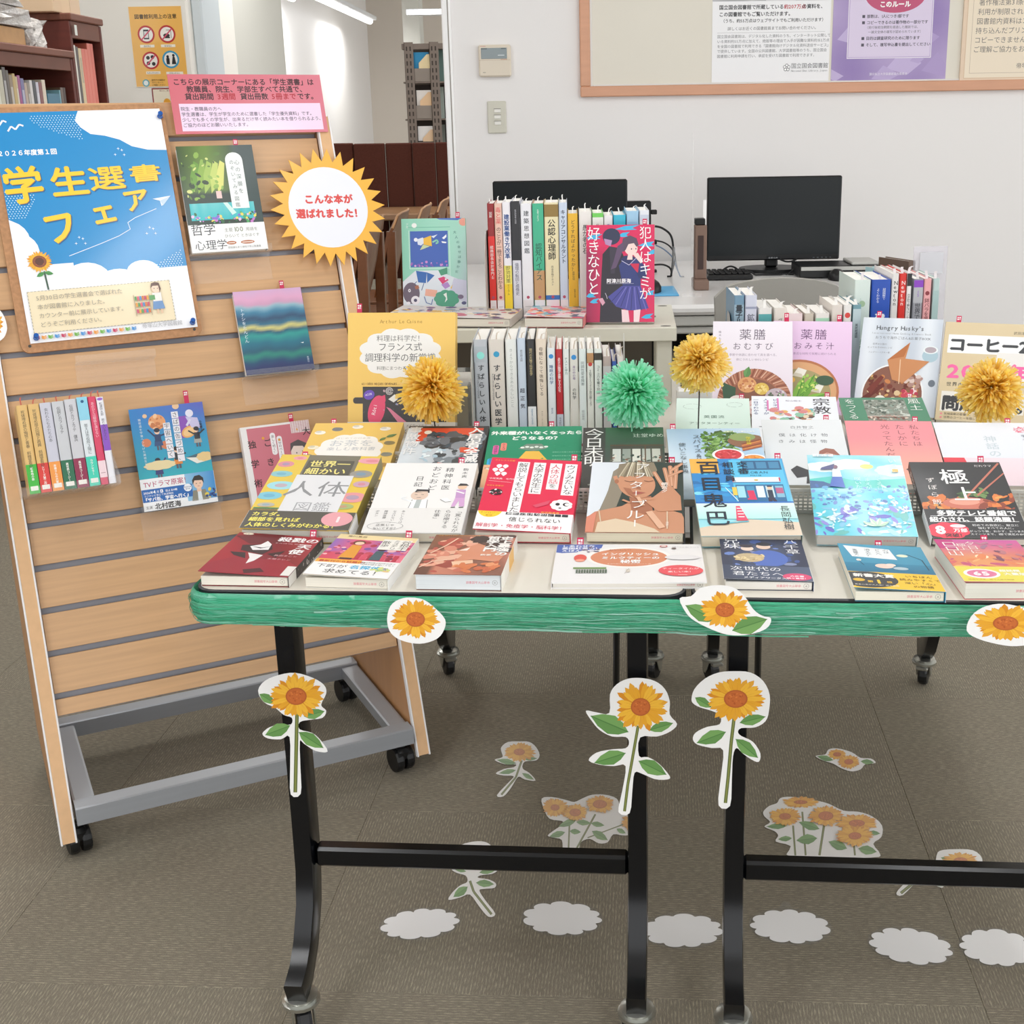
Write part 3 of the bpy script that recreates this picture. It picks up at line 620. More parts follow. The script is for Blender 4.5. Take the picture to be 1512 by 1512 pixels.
for i,(x0p,x1p,y0,y1,c,lab,cat) in enumerate([(611,633,77,101,'#3b93c4','blue folder in the top bin of the steel shelf','folder'),(619,636,80,102,'#ecd9ae','cream paper in front of the blue folder','folder'),(616,637,133,156,'#efe9e4','white file in the middle bin of the steel shelf','folder'),(621,637,136,157,'#e9c59e','peach paper in the middle bin of the steel shelf','folder'),(618,640,186,208,'#ece9e8','white file in the lowest visible bin of the steel shelf','folder'),(625,640,191,209,'#e5c4a2','peach paper in the lowest visible bin of the steel shelf','folder'),(641,652,72,120,'#7d9a92','sage green binder at the right of the steel shelf','binder'),(643,653,128,175,'#b9c4bb','pale green binder below the sage green one','binder'),(645,655,184,212,'#8c928a','grey binder low on the right of the steel shelf','binder')]):
    a0,b0=ony(x0p,y1,SY+.03+.012*(1-i%2)),ony(x1p,y0,SY+.03+.012*(1-i%2)); mb=MB(); Yv=SY+.018+.014*(1-i%2)+(.1 if i>5 else 0)
    zb=a0.z; x0_,x1_=a0.x,b0.x; k=.06 if i%2 and i<6 else .0
    mb.prism([(x0_,zb),(x1_,zb),(x1_,b0.z),(x0_+k,b0.z),(x0_,b0.z-k)],0,.006,T=lambda x,y,z:(x,Yv+z,y),c=c); mb.build('folder' if i<6 else 'binder',MATTE,label=lab,category=cat)
# ================================================================ BACK WALL ITEMS
CREAM=mat('cream_plastic','#e3d8c6',rough=.4)
def wallthing(name,label,cat,px0,py0,px1,py1):
    a,b=onw(px0,py1),onw(px1,py0); t=thing(name,label,cat,M=MW@Matrix.Translation(Vector((a.x,0,a.z)))); return t,b.x-a.x,b.z-a.z
t,w,h=wallthing('wall_thermostat','cream wall controller with a small grey display','thermostat',708,66,754,114)
mb=MB(); mb.bbox((0,-.022,0),(w,-.0005,h),.005); mb.build('body',CREAM,t)
mb=MB(); mb.bbox((w*.08,-.0235,h*.56),(w*.88,-.021,h*.9),.001,'#8b979a'); a=Art(mb,w*1000,h*1000,lambda x,y,l:(x/1000,-.0235-l,y/1000)); a.rect(w*90,h*860,w*180,h*30,'#596367'); a.rect(w*700,h*860,w*150,h*30,'#596367'); a.rect(w*600,h*660,w*200,h*20,'#e8f0f2'); mb.build('display',mat('lcd','#8b979a',rough=.15,attr=True),t)
mb=MB(); a=Art(mb,w*1000,h*1000,lambda x,y,l:(x/1000,-.0221-l,y/1000)); a.line([(2,h*520),(w*1000-2,h*520)],.8,'#b9a68f'); a.rect(w*680,h*530,w*200,1.6,'#c98d6d'); a.rect(w*60,h*940,w*170,2.5,'#d9b0a4'); a.rect(w*120,h*130,w*90,1.6,'#7f776a'); mb.build('markings',MATTE,t)
t,w,h=wallthing('light_switch','three gang light switch plate below the wall controller','switch',721,149,747,197)
mb=MB(); mb.bbox((0,-.009,0),(w,-.0005,h),.003,'#dcd9cd'); mb.build('plate',mat('switch_plate','#d6d4c6',rough=.4),t)
for k in range(3):
    z=h*(.70-.19*k); mb=MB(); mb.bbox((w*.36,-.0125,z-h*.06),(w*.70,-.008,z+h*.06),.001,'#f2f1ea'); mb.box((w*.34,-.0128,z+h*.05),(w*.72,-.0125,z+h*.068),'#77736a'); mb.build('rocker',mat('switch_rocker','#f2f1ea',rough=.35,attr=True),t)
# notice board
t=thing('notice_board','large cream notice board in a salmon pink wooden frame','notice board',M=MW@Matrix.Translation(Vector((0,0,0))))
bl,br=onw(857,143.5),onw(1512,133); zb=bl.z; x0=bl.x; x1=3.2; z1=zb+.95; fw=.036
PINKW=mat('salmon_wood_frame','#d9a180',rough=.4,coat=.2,noise=((6,40,40),.06))
mb=MB(); mb.bbox((x0+fw*.8,-.010,zb+fw*.8),(x1-.01,-.0006,z1-.01),.001); mb.build('board_surface',mat('cream_board','#e8e3d6',rough=.55,noise=((3,3,3),.02)),t)
for lo,hi in (((x0,-.022,zb),(x1,-.0006,zb+fw)),((x0,-.022,z1-fw),(x1,-.0006,z1)),((x0,-.022,zb+fw),(x0+fw,-.0006,z1-fw)),((x1-fw,-.022,zb+fw),(x1,-.0006,z1-fw))):
    mb=MB(); mb.bbox(lo,hi,.003); mb.build('frame_rail',PINKW,t)
mb=MB(); mb.bbox((x0+fw,-.014,zb+fw),(x0+fw+.008,-.010,z1-fw),.001); mb.bbox((x0+fw+.008,-.014,zb+fw),(x1-fw,-.010,zb+fw+.006),.001); mb.build('inner_trim',WHITEP,t)
def wposter(name,label,px0,py0,px1,h,art,base='#ffffff',th=.0006,y=-.0105):
    a,b=onw(px0,py0),onw(px1,py0); w=b.x-a.x
    mb=MB(); mb.box((0,-th,0),(w,0,h),base); ar=Art(mb,w*1000,h*1000,lambda x,yy,l:(x/1000,-th-l,yy/1000)); art(ar)
    o=mb.build(name,LAMI); o.matrix_basis=MW@Matrix.Translation(Vector((a.x,y,a.z))); o['label']=label;o['category']='poster'; return o
PX=1000*4.72/1864*1.02      # mm on the wall per photo pixel (about 2.6)
def p1(a):   # y positions measured in photo pixels above the lower edge
    s=PX; W=a.w
    a.grad(lambda u,v:mixc('#c9c9cc','#8f9298',abs(math.sin(u*9+v*7))*.7),12,8,0,105*s,W,a.h-105*s)
    a.poly([(W*.35,a.h),(W*.45,105*s),(W*.7,105*s),(W*.8,a.h)],'#d7d7da')
    T=[('国立国会図書館で所蔵している',96,6.2,'#3a3a3d',9),('約207万点',96,6.2,'#c23a45',9+83),('の資料を、',96,6.2,'#3a3a3d',9+83+27)]
    a.t('国立国会図書館で所蔵している',9*s,95*s,6.35*s,'#3a3a3d',bold=.03); a.t('約207万点',(9+89)*s,95*s,6.35*s,'#b8323e',bold=.03); a.t('の資料を、',(9+89+25)*s,95*s,6.35*s,'#3a3a3d',bold=.03)
    a.t('この図書館でもご覧いただけます。',9*s,86*s,6.35*s,'#3a3a3d',bold=.03)
    a.t('（うち、約55万点はウェブサイトでもご利用いただけます）',12*s,78*s,5.3*s,'#3a3a3d',bold=.02)
    a.t('詳しくはお近くの図書館員までお問い合わせください。',21*s,68*s,5.0*s,'#3a3a3d')
    a.line([(7*s,64.5*s),(W-7*s,64.5*s)],.8,'#a0a0a4')
    for k,q in enumerate(('国立国会図書館は、デジタル化した資料のうち、インターネット公開して','いる資料約55万点に加えて、絶版等の理由で入手が困難な資料約152万点','を全国の図書館で利用できる「図書館向けデジタル化資料送信サービス」','で提供しています。全国の公共図書館、大学図書館等のうち、国立国会','図書館に利用申請を行い、承認を受けた図書館で利用できます。')): a.t(q,7*s,(58-6.4*k)*s,4.75*s,'#6a6a70')
    for k in range(5): t=2*math.pi*k/5+.3; a.ell(104*s+3*s*math.cos(t),18*s+3*s*math.sin(t),2.2*s,2.2*s,'#55555a'); a.ell(104*s+3*s*math.cos(t),18*s+3*s*math.sin(t),1.5*s,1.5*s,'#ffffff')
    a.t('国立国会図書館',110*s,17.5*s,7.4*s,'#55555a'); a.t('National Diet Library, Japan',110*s,12.5*s,3.6*s,'#6a6a70')
wposter('poster','white national library digital service notice with a grey photo at its top',1050,122,1222,.46,p1,'#f4f4f6')
def p2(a):
    s=PX; W=a.w; 
    a.grad(lambda u,v:mixc('#b6a2cf','#8c72b4',.5+.5*math.sin(7*u+4*v)*math.cos(5*v-3*u)),16,12)
    rnd=random.Random(5)
    for k in range(9): x,y=rnd.uniform(0,W),rnd.uniform(0,30*s) if k<5 else rnd.uniform(40*s,a.h*.8); q=rnd.uniform(10,30)*s; a.poly([(max(0,min(W,x+q*math.cos(t))),max(0,min(a.h,y+q*.6*math.sin(t)))) for t in (0,1.7,3.6,5)],mixc('#a68fc6','#c3b1dc',rnd.random()))
    a.rect(21*s,29*s,W-43*s,96*s,'#efe9f4'); a.rect(22*s,30*s,W-45*s,94*s,'#b8a3d1'); a.rect(23*s,31*s,W-47*s,92*s,'#ddd0ea')
    a.ell(W*.53,112*s,42*s,24*s,'#c03a6c',40)
    for k,q in enumerate(('図書館で','コピーをとるなら','このルール')): a.t(q,W*.53,(118-11*k)*s,8.6*s,'#ffffff',al='c',bold=.045)
    for k,(q,x,z) in enumerate((('■ 部数は、1人につき1部です',40,5),('■ コピーできるのは著作物の一部分です',40,5),('（発行後相当期間を経過した雑誌では、',45,4.2),('　一論文全体の複写が認められています）',45,4.2),('■ 目的は調査研究のために限ります',40,5),('■ そして、複写申込書を提出してください',40,5))): a.t(q,x*s,([82,74,68,62,53.5,45])[k]*s,z*s,'#3a3048',bold=.02 if z==5 else 0)
    a.t('国公私立大学図書館協力委員会',W*.5,7*s,3.8*s,'#f4f0fa',al='c')
wposter('poster','purple poster of copying rules with a magenta oval title',1225.5,120,1394,.46,p2,'#a48cc6')
def p3(a):
    s=PX; a.rect(0,0,a.w,a.h,'#e4cbb0'); a.rect(5*s,5*s,a.w,a.h,'#d7b796'); a.rect(6*s,6*s,a.w,a.h,'#efe0c8'); a.line([(13*s,a.h),(13*s,12*s),(a.w,12*s)],1,'#a08a72'); 
    for k,q in enumerate(('コンビニエンスストア等と同様に','著作権法第31条により','利用が制限されております。','図書館内資料はコピーできますが、','持ち込んだプリントやノートの','コピーできません。','ご理解ご協力をお願いします。')): a.t(q,(21-k*.8)*s,(113-12.2*k)*s,9*s,'#5f5a55')
    a.t('帝塚山大学図書館',78*s,18*s,8*s,'#5f5a55')
wposter('framed_notice','cream notice in a pale wooden frame at the right end of the board',1414,122,1560,.42,p3,'#e4cbb0',th=.008)
# ================================================================ COMPUTER DESK
DY=3.56; DZ=.715; DX0=ony(690,440,DY).x
t=thing('computer_desk','long white computer desk against the back wall','desk',(.6,4.1,0))
mb=MB(); mb.bbox((DX0-.1,DY,DZ-.03),(.95,WY-.03,DZ),.010); mb.build('desk_top',mat('white_laminate','#e4e3e2',rough=.3,coat=.2),t,world=True)
mb=MB(); mb.bbox((DX0-.08,DY+.012,DZ-.062),(.94,DY+.05,DZ-.034),.004); mb.build('front_rail',mat('grey_rail','#bfbfba',rough=.4),t,world=True)
mb=MB(); mb.bbox((DX0-.08,DY+.02,DZ-.085),(.94,DY+.06,DZ-.066),.004); mb.build('lower_rail',mat('grey_rail'),t,world=True)
mb=MB(); mb.box((DX0-.05,DY+.5,.12),(.92,DY+.52,DZ-.04)); mb.build('modesty_panel',mat('black_panel','#141414',rough=.6),t,world=True)  # black panel stands in for the darkness under the desk
for x in (DX0-.06,.45,.90):
    mb=MB(); mb.bbox((x,DY+.06,0),(x+.04,WY-.08,DZ-.032),.004); mb.build('leg_panel',mat('grey_rail'),t,world=True)
t=thing('drawer_pedestal','white drawer pedestal under the computer desk','cabinet',(ony(1025,600,DY).x,DY+.2,0))
xa,xb=ony(1001,600,DY).x,ony(1075,600,DY).x
mb=MB(); mb.bbox((xa,DY,.02),(xb,DY+.4,.52),.004); mb.build('body',WHITEP,t,world=True)
for k in range(3):
    mb=MB(); mb.bbox((xa+.005,DY-.012,.04+.16*k),(xb-.005,DY,.19+.16*k),.003); dr=mb.build('drawer',WHITEP,t,world=True)
SCR=mat('monitor_screen','#10171a',rough=.32,spec=.35)
def monitor(label,p0,p1,Y,brand=True,yaw=0,stand=True):
    a,b=ony(*p0,Y),ony(*p1,Y); w=b.x-a.x; zt,zb=a.z,b.z; xc=(a.x+b.x)/2
    t=thing('monitor',label,'monitor',M=Matrix.Translation(Vector((xc,Y,DZ)))@Matrix.Rotation(R(yaw),4,'Z'))
    zt-=DZ;zb-=DZ
    mb=MB(); mb.bbox((-w/2,0,zb),(w/2,.028,zt),.004); mb.bbox((-w*.3,.028,zb+.05),(w*.3,.05,zt-.06),.01); mb.build('case',BLACKP,t)
    mb=MB(); mb.box((-w/2+.004,-.001,zb+.018),(w/2-.004,.0005,zt-.004)); mb.build('screen',SCR,t)
    if brand:
        mb=MB(); mb.box((-.022,-.002,zb+.004),(.022,-.0002,zb+.014),'#1d1f22'); ar=Art(mb,44,10,lambda x,y,l:(x/1000-.022,-.002-l,zb+.004+y/1000)); ar.t('GLADIOLAE',22,2.4,6.0,'#c3c8cc',al='c'); mb.build('badge',MATTE,t)
        mb=MB(); 
        for k in range(5): mb.box((w*.3+k*.014,-.0006,zb+.006),(w*.3+k*.014+.006,0,zb+.008),'#6a6f73')
        mb.build('buttons',MATTE,t)
    if stand:
        mb=MB(); mb.bbox((-.022,.03,.012),(.022,.055,zb+.1),.006); mb.build('stand_neck',BLACKP,t)
        mb=MB(); mb.prism([(.11*math.cos(k*.2618),.03+.085*math.sin(k*.2618)) for k in range(24)],.0005,.012); mb.build('stand_base',BLACKP,t)
    return t
monitor('black desktop monitor standing on the desk under the notice board',(1045,262.5),(1239,382.5),4.3,yaw=0)
monitor('black monitor behind the row of books on the display shelf',(727,268),(927,400),4.25,brand=False)
# second black unit behind
t=thing('computer_unit','narrow black computer unit beside the left monitor','computer',(ony(945,400,4.35).x,4.36,DZ))
a,b=ony(915,297,4.35),ony(961,297,4.35)
mb=MB(); mb.bbox((a.x,4.33,DZ+.02),(b.x,4.37,a.z),.004); mb.build('case',BLACKP,t,world=True)
mb=MB(); mb.bbox((a.x-.02,4.31,DZ+.0005),(b.x-.01,4.40,DZ+.02),.004); mb.build('foot',BLACKP,t,world=True)
mb=MB()
for k in range(3): mb.bbox((b.x,4.335,a.z-.045-.1*k),(b.x+.02,4.36,a.z-.03-.1*k),.002)
mb.build('plug',BLACKP,t,world=True)
def cable(label,pts,r=.0022,c='#111214',Y=4.2,grp=None):
    P=[ony(x,y,Y+dy) if len(q)==3 else ony(x,y,Y) for q in pts for (x,y,dy) in [(q+(0,))[:3]]]
    # smooth (Catmull-Rom)
    out=[]
    for i in range(len(P)-1):
        p0,p1,p2,p3=P[max(i-1,0)],P[i],P[i+1],P[min(i+2,len(P)-1)]
        for k in range(6):
            u=k/6; out.append(.5*((2*p1)+(p2-p0)*u+(2*p0-5*p1+4*p2-p3)*u*u+(3*p1-p0-3*p2+p3)*u**3))
    out.append(P[-1])
    for v in out: v.z=max(v.z,DZ+r)
    mb=MB(); mb.tube(out,r,6,c); o=mb.build('cable',mat('cable_'+c[1:],c,rough=.45),smooth=True,label=label,category='cable'); return o
cable('thick black cable looping down from the computer unit plug',[(967,334),(978,337),(990,347),(994,365),(993,392),(990,412)],.0035)
cable('second black cable bundled beside the thick one',[(966,355),(980,358),(991,366),(997,380),(992,402),(988,414)],.0025)
cable('black cable leaving the lowest plug of the computer unit',[(966,391),(980,391),(990,397),(991,410),(985,414)],.003)
cable('blue grey network cable beside the black ones',[(968,362),(980,368),(993,380),(999,395),(1006,412)],.0022,'#6a7f9a')
cable('grey cable hanging between the black ones',[(996,365),(998,385),(1003,405),(1010,416)],.0018,'#8a8e92')
cable('thin black cable arching left of the monitor stand',[(1050,412),(1063,402),(1075,394),(1085,395),(1096,404),(1110,408)],.003)
cable('black cable tangled at the foot of the monitor',[(1083,407),(1100,405),(1108,401),(1116,406),(1135,409),(1160,404),(1172,408)],.003)
cable('black cable hanging in a loop under the monitor',[(1152,383,.05),(1160,386,.05),(1168,386,.05),(1176,383,.05)],.003)
cable('black cable running right to the set top unit',[(1160,406),(1178,395),(1190,395),(1205,402),(1222,409)],.0028)
# keyboards, mouse, mouse pad, set top unit
def keyboard(label,p0,p1):
    a,b=onz(*p0,DZ),onz(*p1,DZ); w=b.x-a.x
    t=thing('keyboard',label,'keyboard',(a.x,a.y,DZ)); mb=MB(); mb.bbox((0,-.05,.001),(w,.08,.018),.004); mb.build('body',BLACKP,t)
    mb=MB(); n=int(w/.019)
    for i in range(n):
        for j in range(5): mb.bbox((.006+i*.019,-.04+j*.022,.018),(.006+i*.019+.016,-.04+j*.022+.018,.025),.002)
    mb.build('keys',BLACKP,t,kind='stuff')
keyboard('black keyboard on the desk left of the monitor foot',(1042,412),(1110,412))
a=onz(1180,412,DZ)
t=thing('disc_drive','flat black and silver disc drive unit at the right end of the desk','electronics',(a.x,a.y,DZ))
mb=MB(); mb.bbox((0,0,.002),(.26,.16,.04),.004); mb.build('case',BLACKP,t)
mb=MB(); mb.bbox((.005,-.002,.026),(.255,.0,.038),.001); mb.build('front_strip',mat('grey_rail'),t)
mb=MB(); mb.bbox((.17,.01,.04),(.26,.15,.05),.003); mb.build('top_tray',mat('grey_rail'),t)
a=onz(981,432,DZ)
mb=MB(); c0,c1=onz(962,438,DZ),onz(995,424,DZ); mb.bbox((c0.x-.08,c0.y,DZ+.0005),(c1.x,c1.y,DZ+.004),.0015); mb.build('mouse_pad',mat('blue_pad','#5fb4e6',rough=.6),label='light blue mouse pad on the white desk',category='mouse pad')
def mouse(label,c,s=1):
    t=MB(); pr=[(0.001,.034),(.012,.032),(.022,.024),(.028,.012),(.028,.0)]
    M=Matrix.Translation(c)@Matrix.Diagonal((1,1.7,1,1)); t.lathe([(r*s,z*s) for r,z in pr][::-1],16,M=M); t.build('mouse',BLACKP,smooth=True,label=label,category='mouse')
mouse('black computer mouse on the blue pad',Vector((a.x-.04,a.y,DZ+.0045)),1.1)
mouse('black computer mouse by the disc drive',Vector((onz(1236,413,DZ).x,onz(1236,413,DZ).y,DZ+.0005)))
# brown organiser, papers, acrylic panels
t=thing('document_holder','tall narrow brown holder left of the monitor','organiser',(ony(1035,428,3.9).x,3.9,DZ))
x0,x1=ony(1026,425,3.9).x,ony(1043,425,3.9).x; zt=ony(1035,333,3.9).z
BR=mat('brown_board','#80675a',rough=.6)
mb=MB(); mb.bbox((x0,3.9,DZ+.03),(x1,3.95,zt),.002); mb.build('body',BR,t,world=True)
mb=MB(); mb.bbox((x0+.008,3.8985,DZ+.06),(x1-.01,3.8998,zt-.03),.0005); mb.build('recess',mat('dark_brown_board','#3f2c28',rough=.6),t,world=True)
mb=MB(); mb.bbox((x0-.006,3.86,DZ+.0005),(x1+.004,3.96,DZ+.03),.002); mb.build('foot',BR,t,world=True)
mb=MB(); mb.bbox((x0,3.905,zt+.001),(x1-.005,3.945,ony(1035,323,3.9).z),.002); mb.build('clip',BLACKP,t,world=True)
mb=MB(); p=ony(1041,330,3.93); mb.box((p.x-.004,3.952,DZ+.05),(p.x+.006,3.956,ony(1041,296,3.93).z)); mb.build('paper_sheet',MATTE,label='white sheet standing between brown holder and monitor',category='paper')
t=thing('clear_divider','tall clear acrylic divider standing on the white desk','divider',(ony(1022,430,3.95).x,3.75,DZ))
x=ony(1022,420,3.72).x
mb=MB(); mb.box((x-.002,3.72,DZ+.004),(x+.002,3.735,ony(1022,197,3.72).z)); mb.build('panel',ACRYL,t,world=True)
mb=MB(); mb.box((x-.03,3.72,DZ+.0005),(x+.03,3.77,DZ+.004)); mb.build('foot',ACRYL,t,world=True)
t=thing('acrylic_stand','clear acrylic leaflet stand right of the cables','stand',(ony(1000,415,3.8).x,3.8,DZ))
x0,x1=ony(993,420,3.8).x,ony(1024,420,3.8).x
for dy,tl in ((0,.25),(.05,.3)):
    mb=MB(); mb.prism([(0,.0),(.003,0),(.003+.13*tl,.13),(.13*tl,.13)],x0+.004,x1,T=lambda y,z,x:(x,3.8+dy+y,DZ+.001+z)); mb.build('plate',ACRYL,t,world=True)
# grey office chair
p=ony(1150,420,3.08); t=thing('office_chair','grey moulded office chair standing at the white desk','chair',(p.x,3.05,0))
GREYC=mat('grey_shell','#a5a39d',rough=.5,bump=((90,90,90),.15,.002))
xl,xr=ony(1056,425,3.05).x,ony(1252,425,3.05).x; zt=ony(1150,411,3.05).z; ze=ony(1060,428,3.05).z
pts=[]
for k in range(13): u=k/12; pts.append((xl+(xr-xl)*u,ze+(zt-ze)*(1-(2*u-1)**2)-.02*(abs(2*u-1)**12)))
pts+=[(xr-.01,.56),(xr-.05,.5),(xl+.05,.5),(xl+.01,.56)]
mb=MB(); mb.prism(pts,3.05,3.075,T=lambda x,z,y:(x,y,z)); mb.build('backrest',GREYC,t,world=True)
mb=MB(); mb.bbox((xl-.01,3.08,.42),(xr+.01,3.5,.47),.02); mb.build('seat',GREYC,t,world=True)
mb=MB(); mb.tube([((xl+xr)/2,3.28,.05),((xl+xr)/2,3.28,.42)],.025,10); mb.build('post',BLACKP,t,world=True)
for k in range(5):
    th=k*1.2566+.3; mb=MB(); c=Vector(((xl+xr)/2,3.28,.07)); e=c+Vector((math.cos(th)*.25,math.sin(th)*.25,-.035)); mb.tube([c,e],.018,8); mb.lathe([(.001,0),(.02,.005),(.024,.018),(.02,.03),(.001,.034)],10,M=Matrix.Translation(Vector((e.x,e.y,0)))); mb.build('foot_arm',BLACKP,t,world=True)
# ================================================================ SLAT DISPLAY
SYAW,STILT,SOFF=27,72,-2.13
_a,_t=R(SYAW),R(STILT); n0=Vector((math.sin(_a),-math.cos(_a),0))
SX=Vector((math.cos(_a),math.sin(_a),0)); SYd=-n0*math.cos(_t)+Vector((0,0,math.sin(_t))); SN=SX.cross(SYd); SO=n0*SOFF
SL=lambda u,v,n=0: SO+SX*u+SYd*v+SN*n
SM=frame(SO,SX,SYd,SN)
BACK=-n0   # horizontal direction away from the viewer
def ons(px,py,n=0):
    d=ray(px,py); t=((SO+SN*n-CO).dot(SN))/d.dot(SN); P=CO+d*t-SO; return P.dot(SX),P.dot(SYd)
OAK=mat('oak_slat','#cfa477',rough=.42,coat=.15,noise=((5,110,5),.10))
OAKP=mat('oak_panel','#c08d5e',rough=.45,coat=.1,noise=((40,40,4),.08))
slat=thing('slat_display','mobile oak slat wall display leaning back on a castered base','display stand',M=Matrix.Translation(Vector((-.62,2.1,0))))
W0,W1=.097,.722
GV=[.286+.0755*k for k in range(14)]
edges=[.252]+GV+[1.336]
for k in range(15):
    v0=edges[k]+(.0055 if k else 0); v1=edges[k+1]-(.0055 if k<14 else 0)
    M=SM@Matrix.Translation(Vector((0,(v0+v1)/2,0)))
    mb=MB(); hh=(v1-v0)/2; mb.bbox((W0,-hh,-.012),(W1,hh,0),.0007); o=mb.build('slat',OAK,slat); o.matrix_parent_inverse=slat.matrix_basis.inverted(); o.matrix_basis=M
mb=MB(); mb.box((W0,.25,-.022),(W1,1.336,-.0125),M=SM); mb.build('backing_sheet',mat('aluminium_liner','#8d9099',rough=.45,metal=.2),slat,world=True)
WE=mat('white_edging','#eceaea',rough=.35)
for s_,(u0,u1) in enumerate(((.069,.096),(.723,.750))):
    # end panel: front edge on the slope, vertical rear edge
    P=lambda u,v,n:SL(u,v,n)
    vb,vt=.033,1.30
    f0,f1=SL(0,vb,.012),SL(0,vt,.012)
    depth=.405
    r0=Vector((0,0,0)); base0=SO+BACK*depth
    def tri(u,inset):
        a=SL(u,vb,.012); b=SL(u,vt,.012); zb=.05; c=SO+SX*u+BACK*(depth+.02); c1=Vector((c.x,c.y,b.z)); c0=Vector((c.x,c.y,zb+.02)); 
        return [a,b,c1 if (c1-b).dot(BACK)>0 else b+BACK*.012,c0]
    A_,B_=tri(u0+.0016,0),tri(u1-.0016,0); mb=MB(); mb.add(A_+B_,[(0,1,2,3),(7,6,5,4),(0,4,5,1),(1,5,6,2),(2,6,7,3),(3,7,4,0)]); mb.build('end_panel',OAKP,slat,world=True)
    mb=MB(); mb.box((u0+.003,vb,.0121),(u1-.003,vt,.0132),M=SM); mb.build('front_edge_strip',mat('oak_edge','#dcb183',rough=.45,noise=((60,6,60),.05)),slat,world=True)
    for (x0,x1) in ((u0,u0+.0032),(u1-.0032,u1)):
        mb=MB(); mb.bbox((x0,vb-.002,.002),(x1,vt+.002,.0145),.0008,M=SM); mb.build('edge_moulding',WE,slat,world=True)
# base frame
def fl(P): return Vector(P)
FLp,FRp=SO+SX*.100+BACK*.02,SO+SX*.719+BACK*.02
BLp,BRp=SO+SX*.100+BACK*.375,SO+SX*.719+BACK*.375
def tubeb(name,a,b,z,w=.02,h=.012,c=ALU):
    mb=MB(); mb.tube([Vector((a.x,a.y,z)),Vector((b.x,b.y,z))],.01,rect=(h,w),ref=Vector((0,0,1))); return mb.build(name,c,slat,world=True)
tubeb('front_rail',FLp,FRp,.078,.019,.017); tubeb('rear_rail',BLp,BRp,.078,.019,.017)
e=.02
tubeb('side_rail',FLp+SX*.018+BACK*e,BLp+SX*.018-BACK*e,.078,.018,.012); tubeb('side_rail',FRp-SX*.018+BACK*e,BRp-SX*.018-BACK*e,.078,.018,.012)
def caster(parent,x,y,zt,r=.026,yaw=0,metal=False,name='caster'):
    M=Matrix.Translation(Vector((x,y,0)))@Matrix.Rotation(R(yaw),4,'Z')
    mb=MB()
    if not metal:
        mb.lathe([(.007,r*1.5),(.007,zt)],8,M=M); mb.lathe([(.006,r*1.2),(r*.62,r*1.25),(r*.66,r*1.75),(r*.4,r*2.02),(.006,r*2.04)],12,M=M)
        c=mb.build(name,BLACKP,parent,world=True,smooth=True)
        for s_ in (-1,1):
            m2=MB(); Mw=M@Matrix.Translation(Vector((s_*r*.42,r*.25,r+.0005)))@Matrix.Rotation(R(90),4,'Y')
            m2.lathe([(r*.3,-r*.3),(r*.93,-r*.3),(r,-r*.16),(r,r*.16),(r*.93,r*.3),(r*.35,r*.34),(r*.3,r*.24)],18,M=Mw); w=m2.build('wheel',BLACKP,c,smooth=False)
            w.parent=c; 
            inv=(parent.matrix_basis).inverted()
            w.data.transform(inv)
    else:
        mb.lathe([(r*.55,r*2.02),(r*1.0,r*2.05),(r*1.02,r*2.25),(r*.8,r*2.3),(r*.9,r*2.5),(r*.62,r*2.62),(.008,r*2.64),(.008,zt)],16,M=M)
        for s_ in (-1,1): mb.prism([(-r*.5,r*2.05),(r*.75,r*2.05),(r*.75,r*1.3),(r*.55,r*.75),(r*.2,r*.75),(-r*.1,r*1.2)],s_*r*.56-.001,s_*r*.56+.001,T=lambda y,z,x:M@Vector((x,y,z)))
        mb.bbox((-r*.5,-r*1.15,r*1.75),(r*.5,-r*.6,r*2.02),.002,M=M)
        c=mb.build(name,CHROME,parent,world=True,smooth=True)
        m2=MB(); Mw=M@Matrix.Translation(Vector((0,r*.3,r+.0005)))@Matrix.Rotation(R(90),4,'Y')
        m2.lathe([(r*.25,-r*.4),(r*.9,-r*.38),(r,-r*.22),(r,r*.22),(r*.9,r*.38),(r*.25,r*.4)],20,M=Mw); w=m2.build('wheel',BLACKP,c); w.data.transform(parent.matrix_basis.inverted())
    return c
for P,dy in ((FLp+SX*.0,-.01),(FRp-SX*.02,.0),(BLp+SX*.0,0),(BRp-SX*.02,0)): caster(slat,P.x,P.y,.062,yaw=35)

# acrylic holders and books on the slat wall
def holder(label,u0,u1,v,d=.028,back=.05):
    t=thing('acrylic_holder',label,'display holder',M=SM@Matrix.Translation(Vector(((u0+u1)/2,v,.0012)))); w=(u1-u0)/2
    mb=MB(); mb.box((-w,-back,0),(w,0,.0016)); mb.build('back_plate',ACRYL,t)
    mb=MB(); mb.box((-w,-.0016,.0017),(w,0,d)); mb.build('ledge',ACRYL,t)
    mb=MB(); mb.box((-w,0.0001,d-.0016),(w,.012,d)); mb.build('lip',ACRYL,t)
    return t
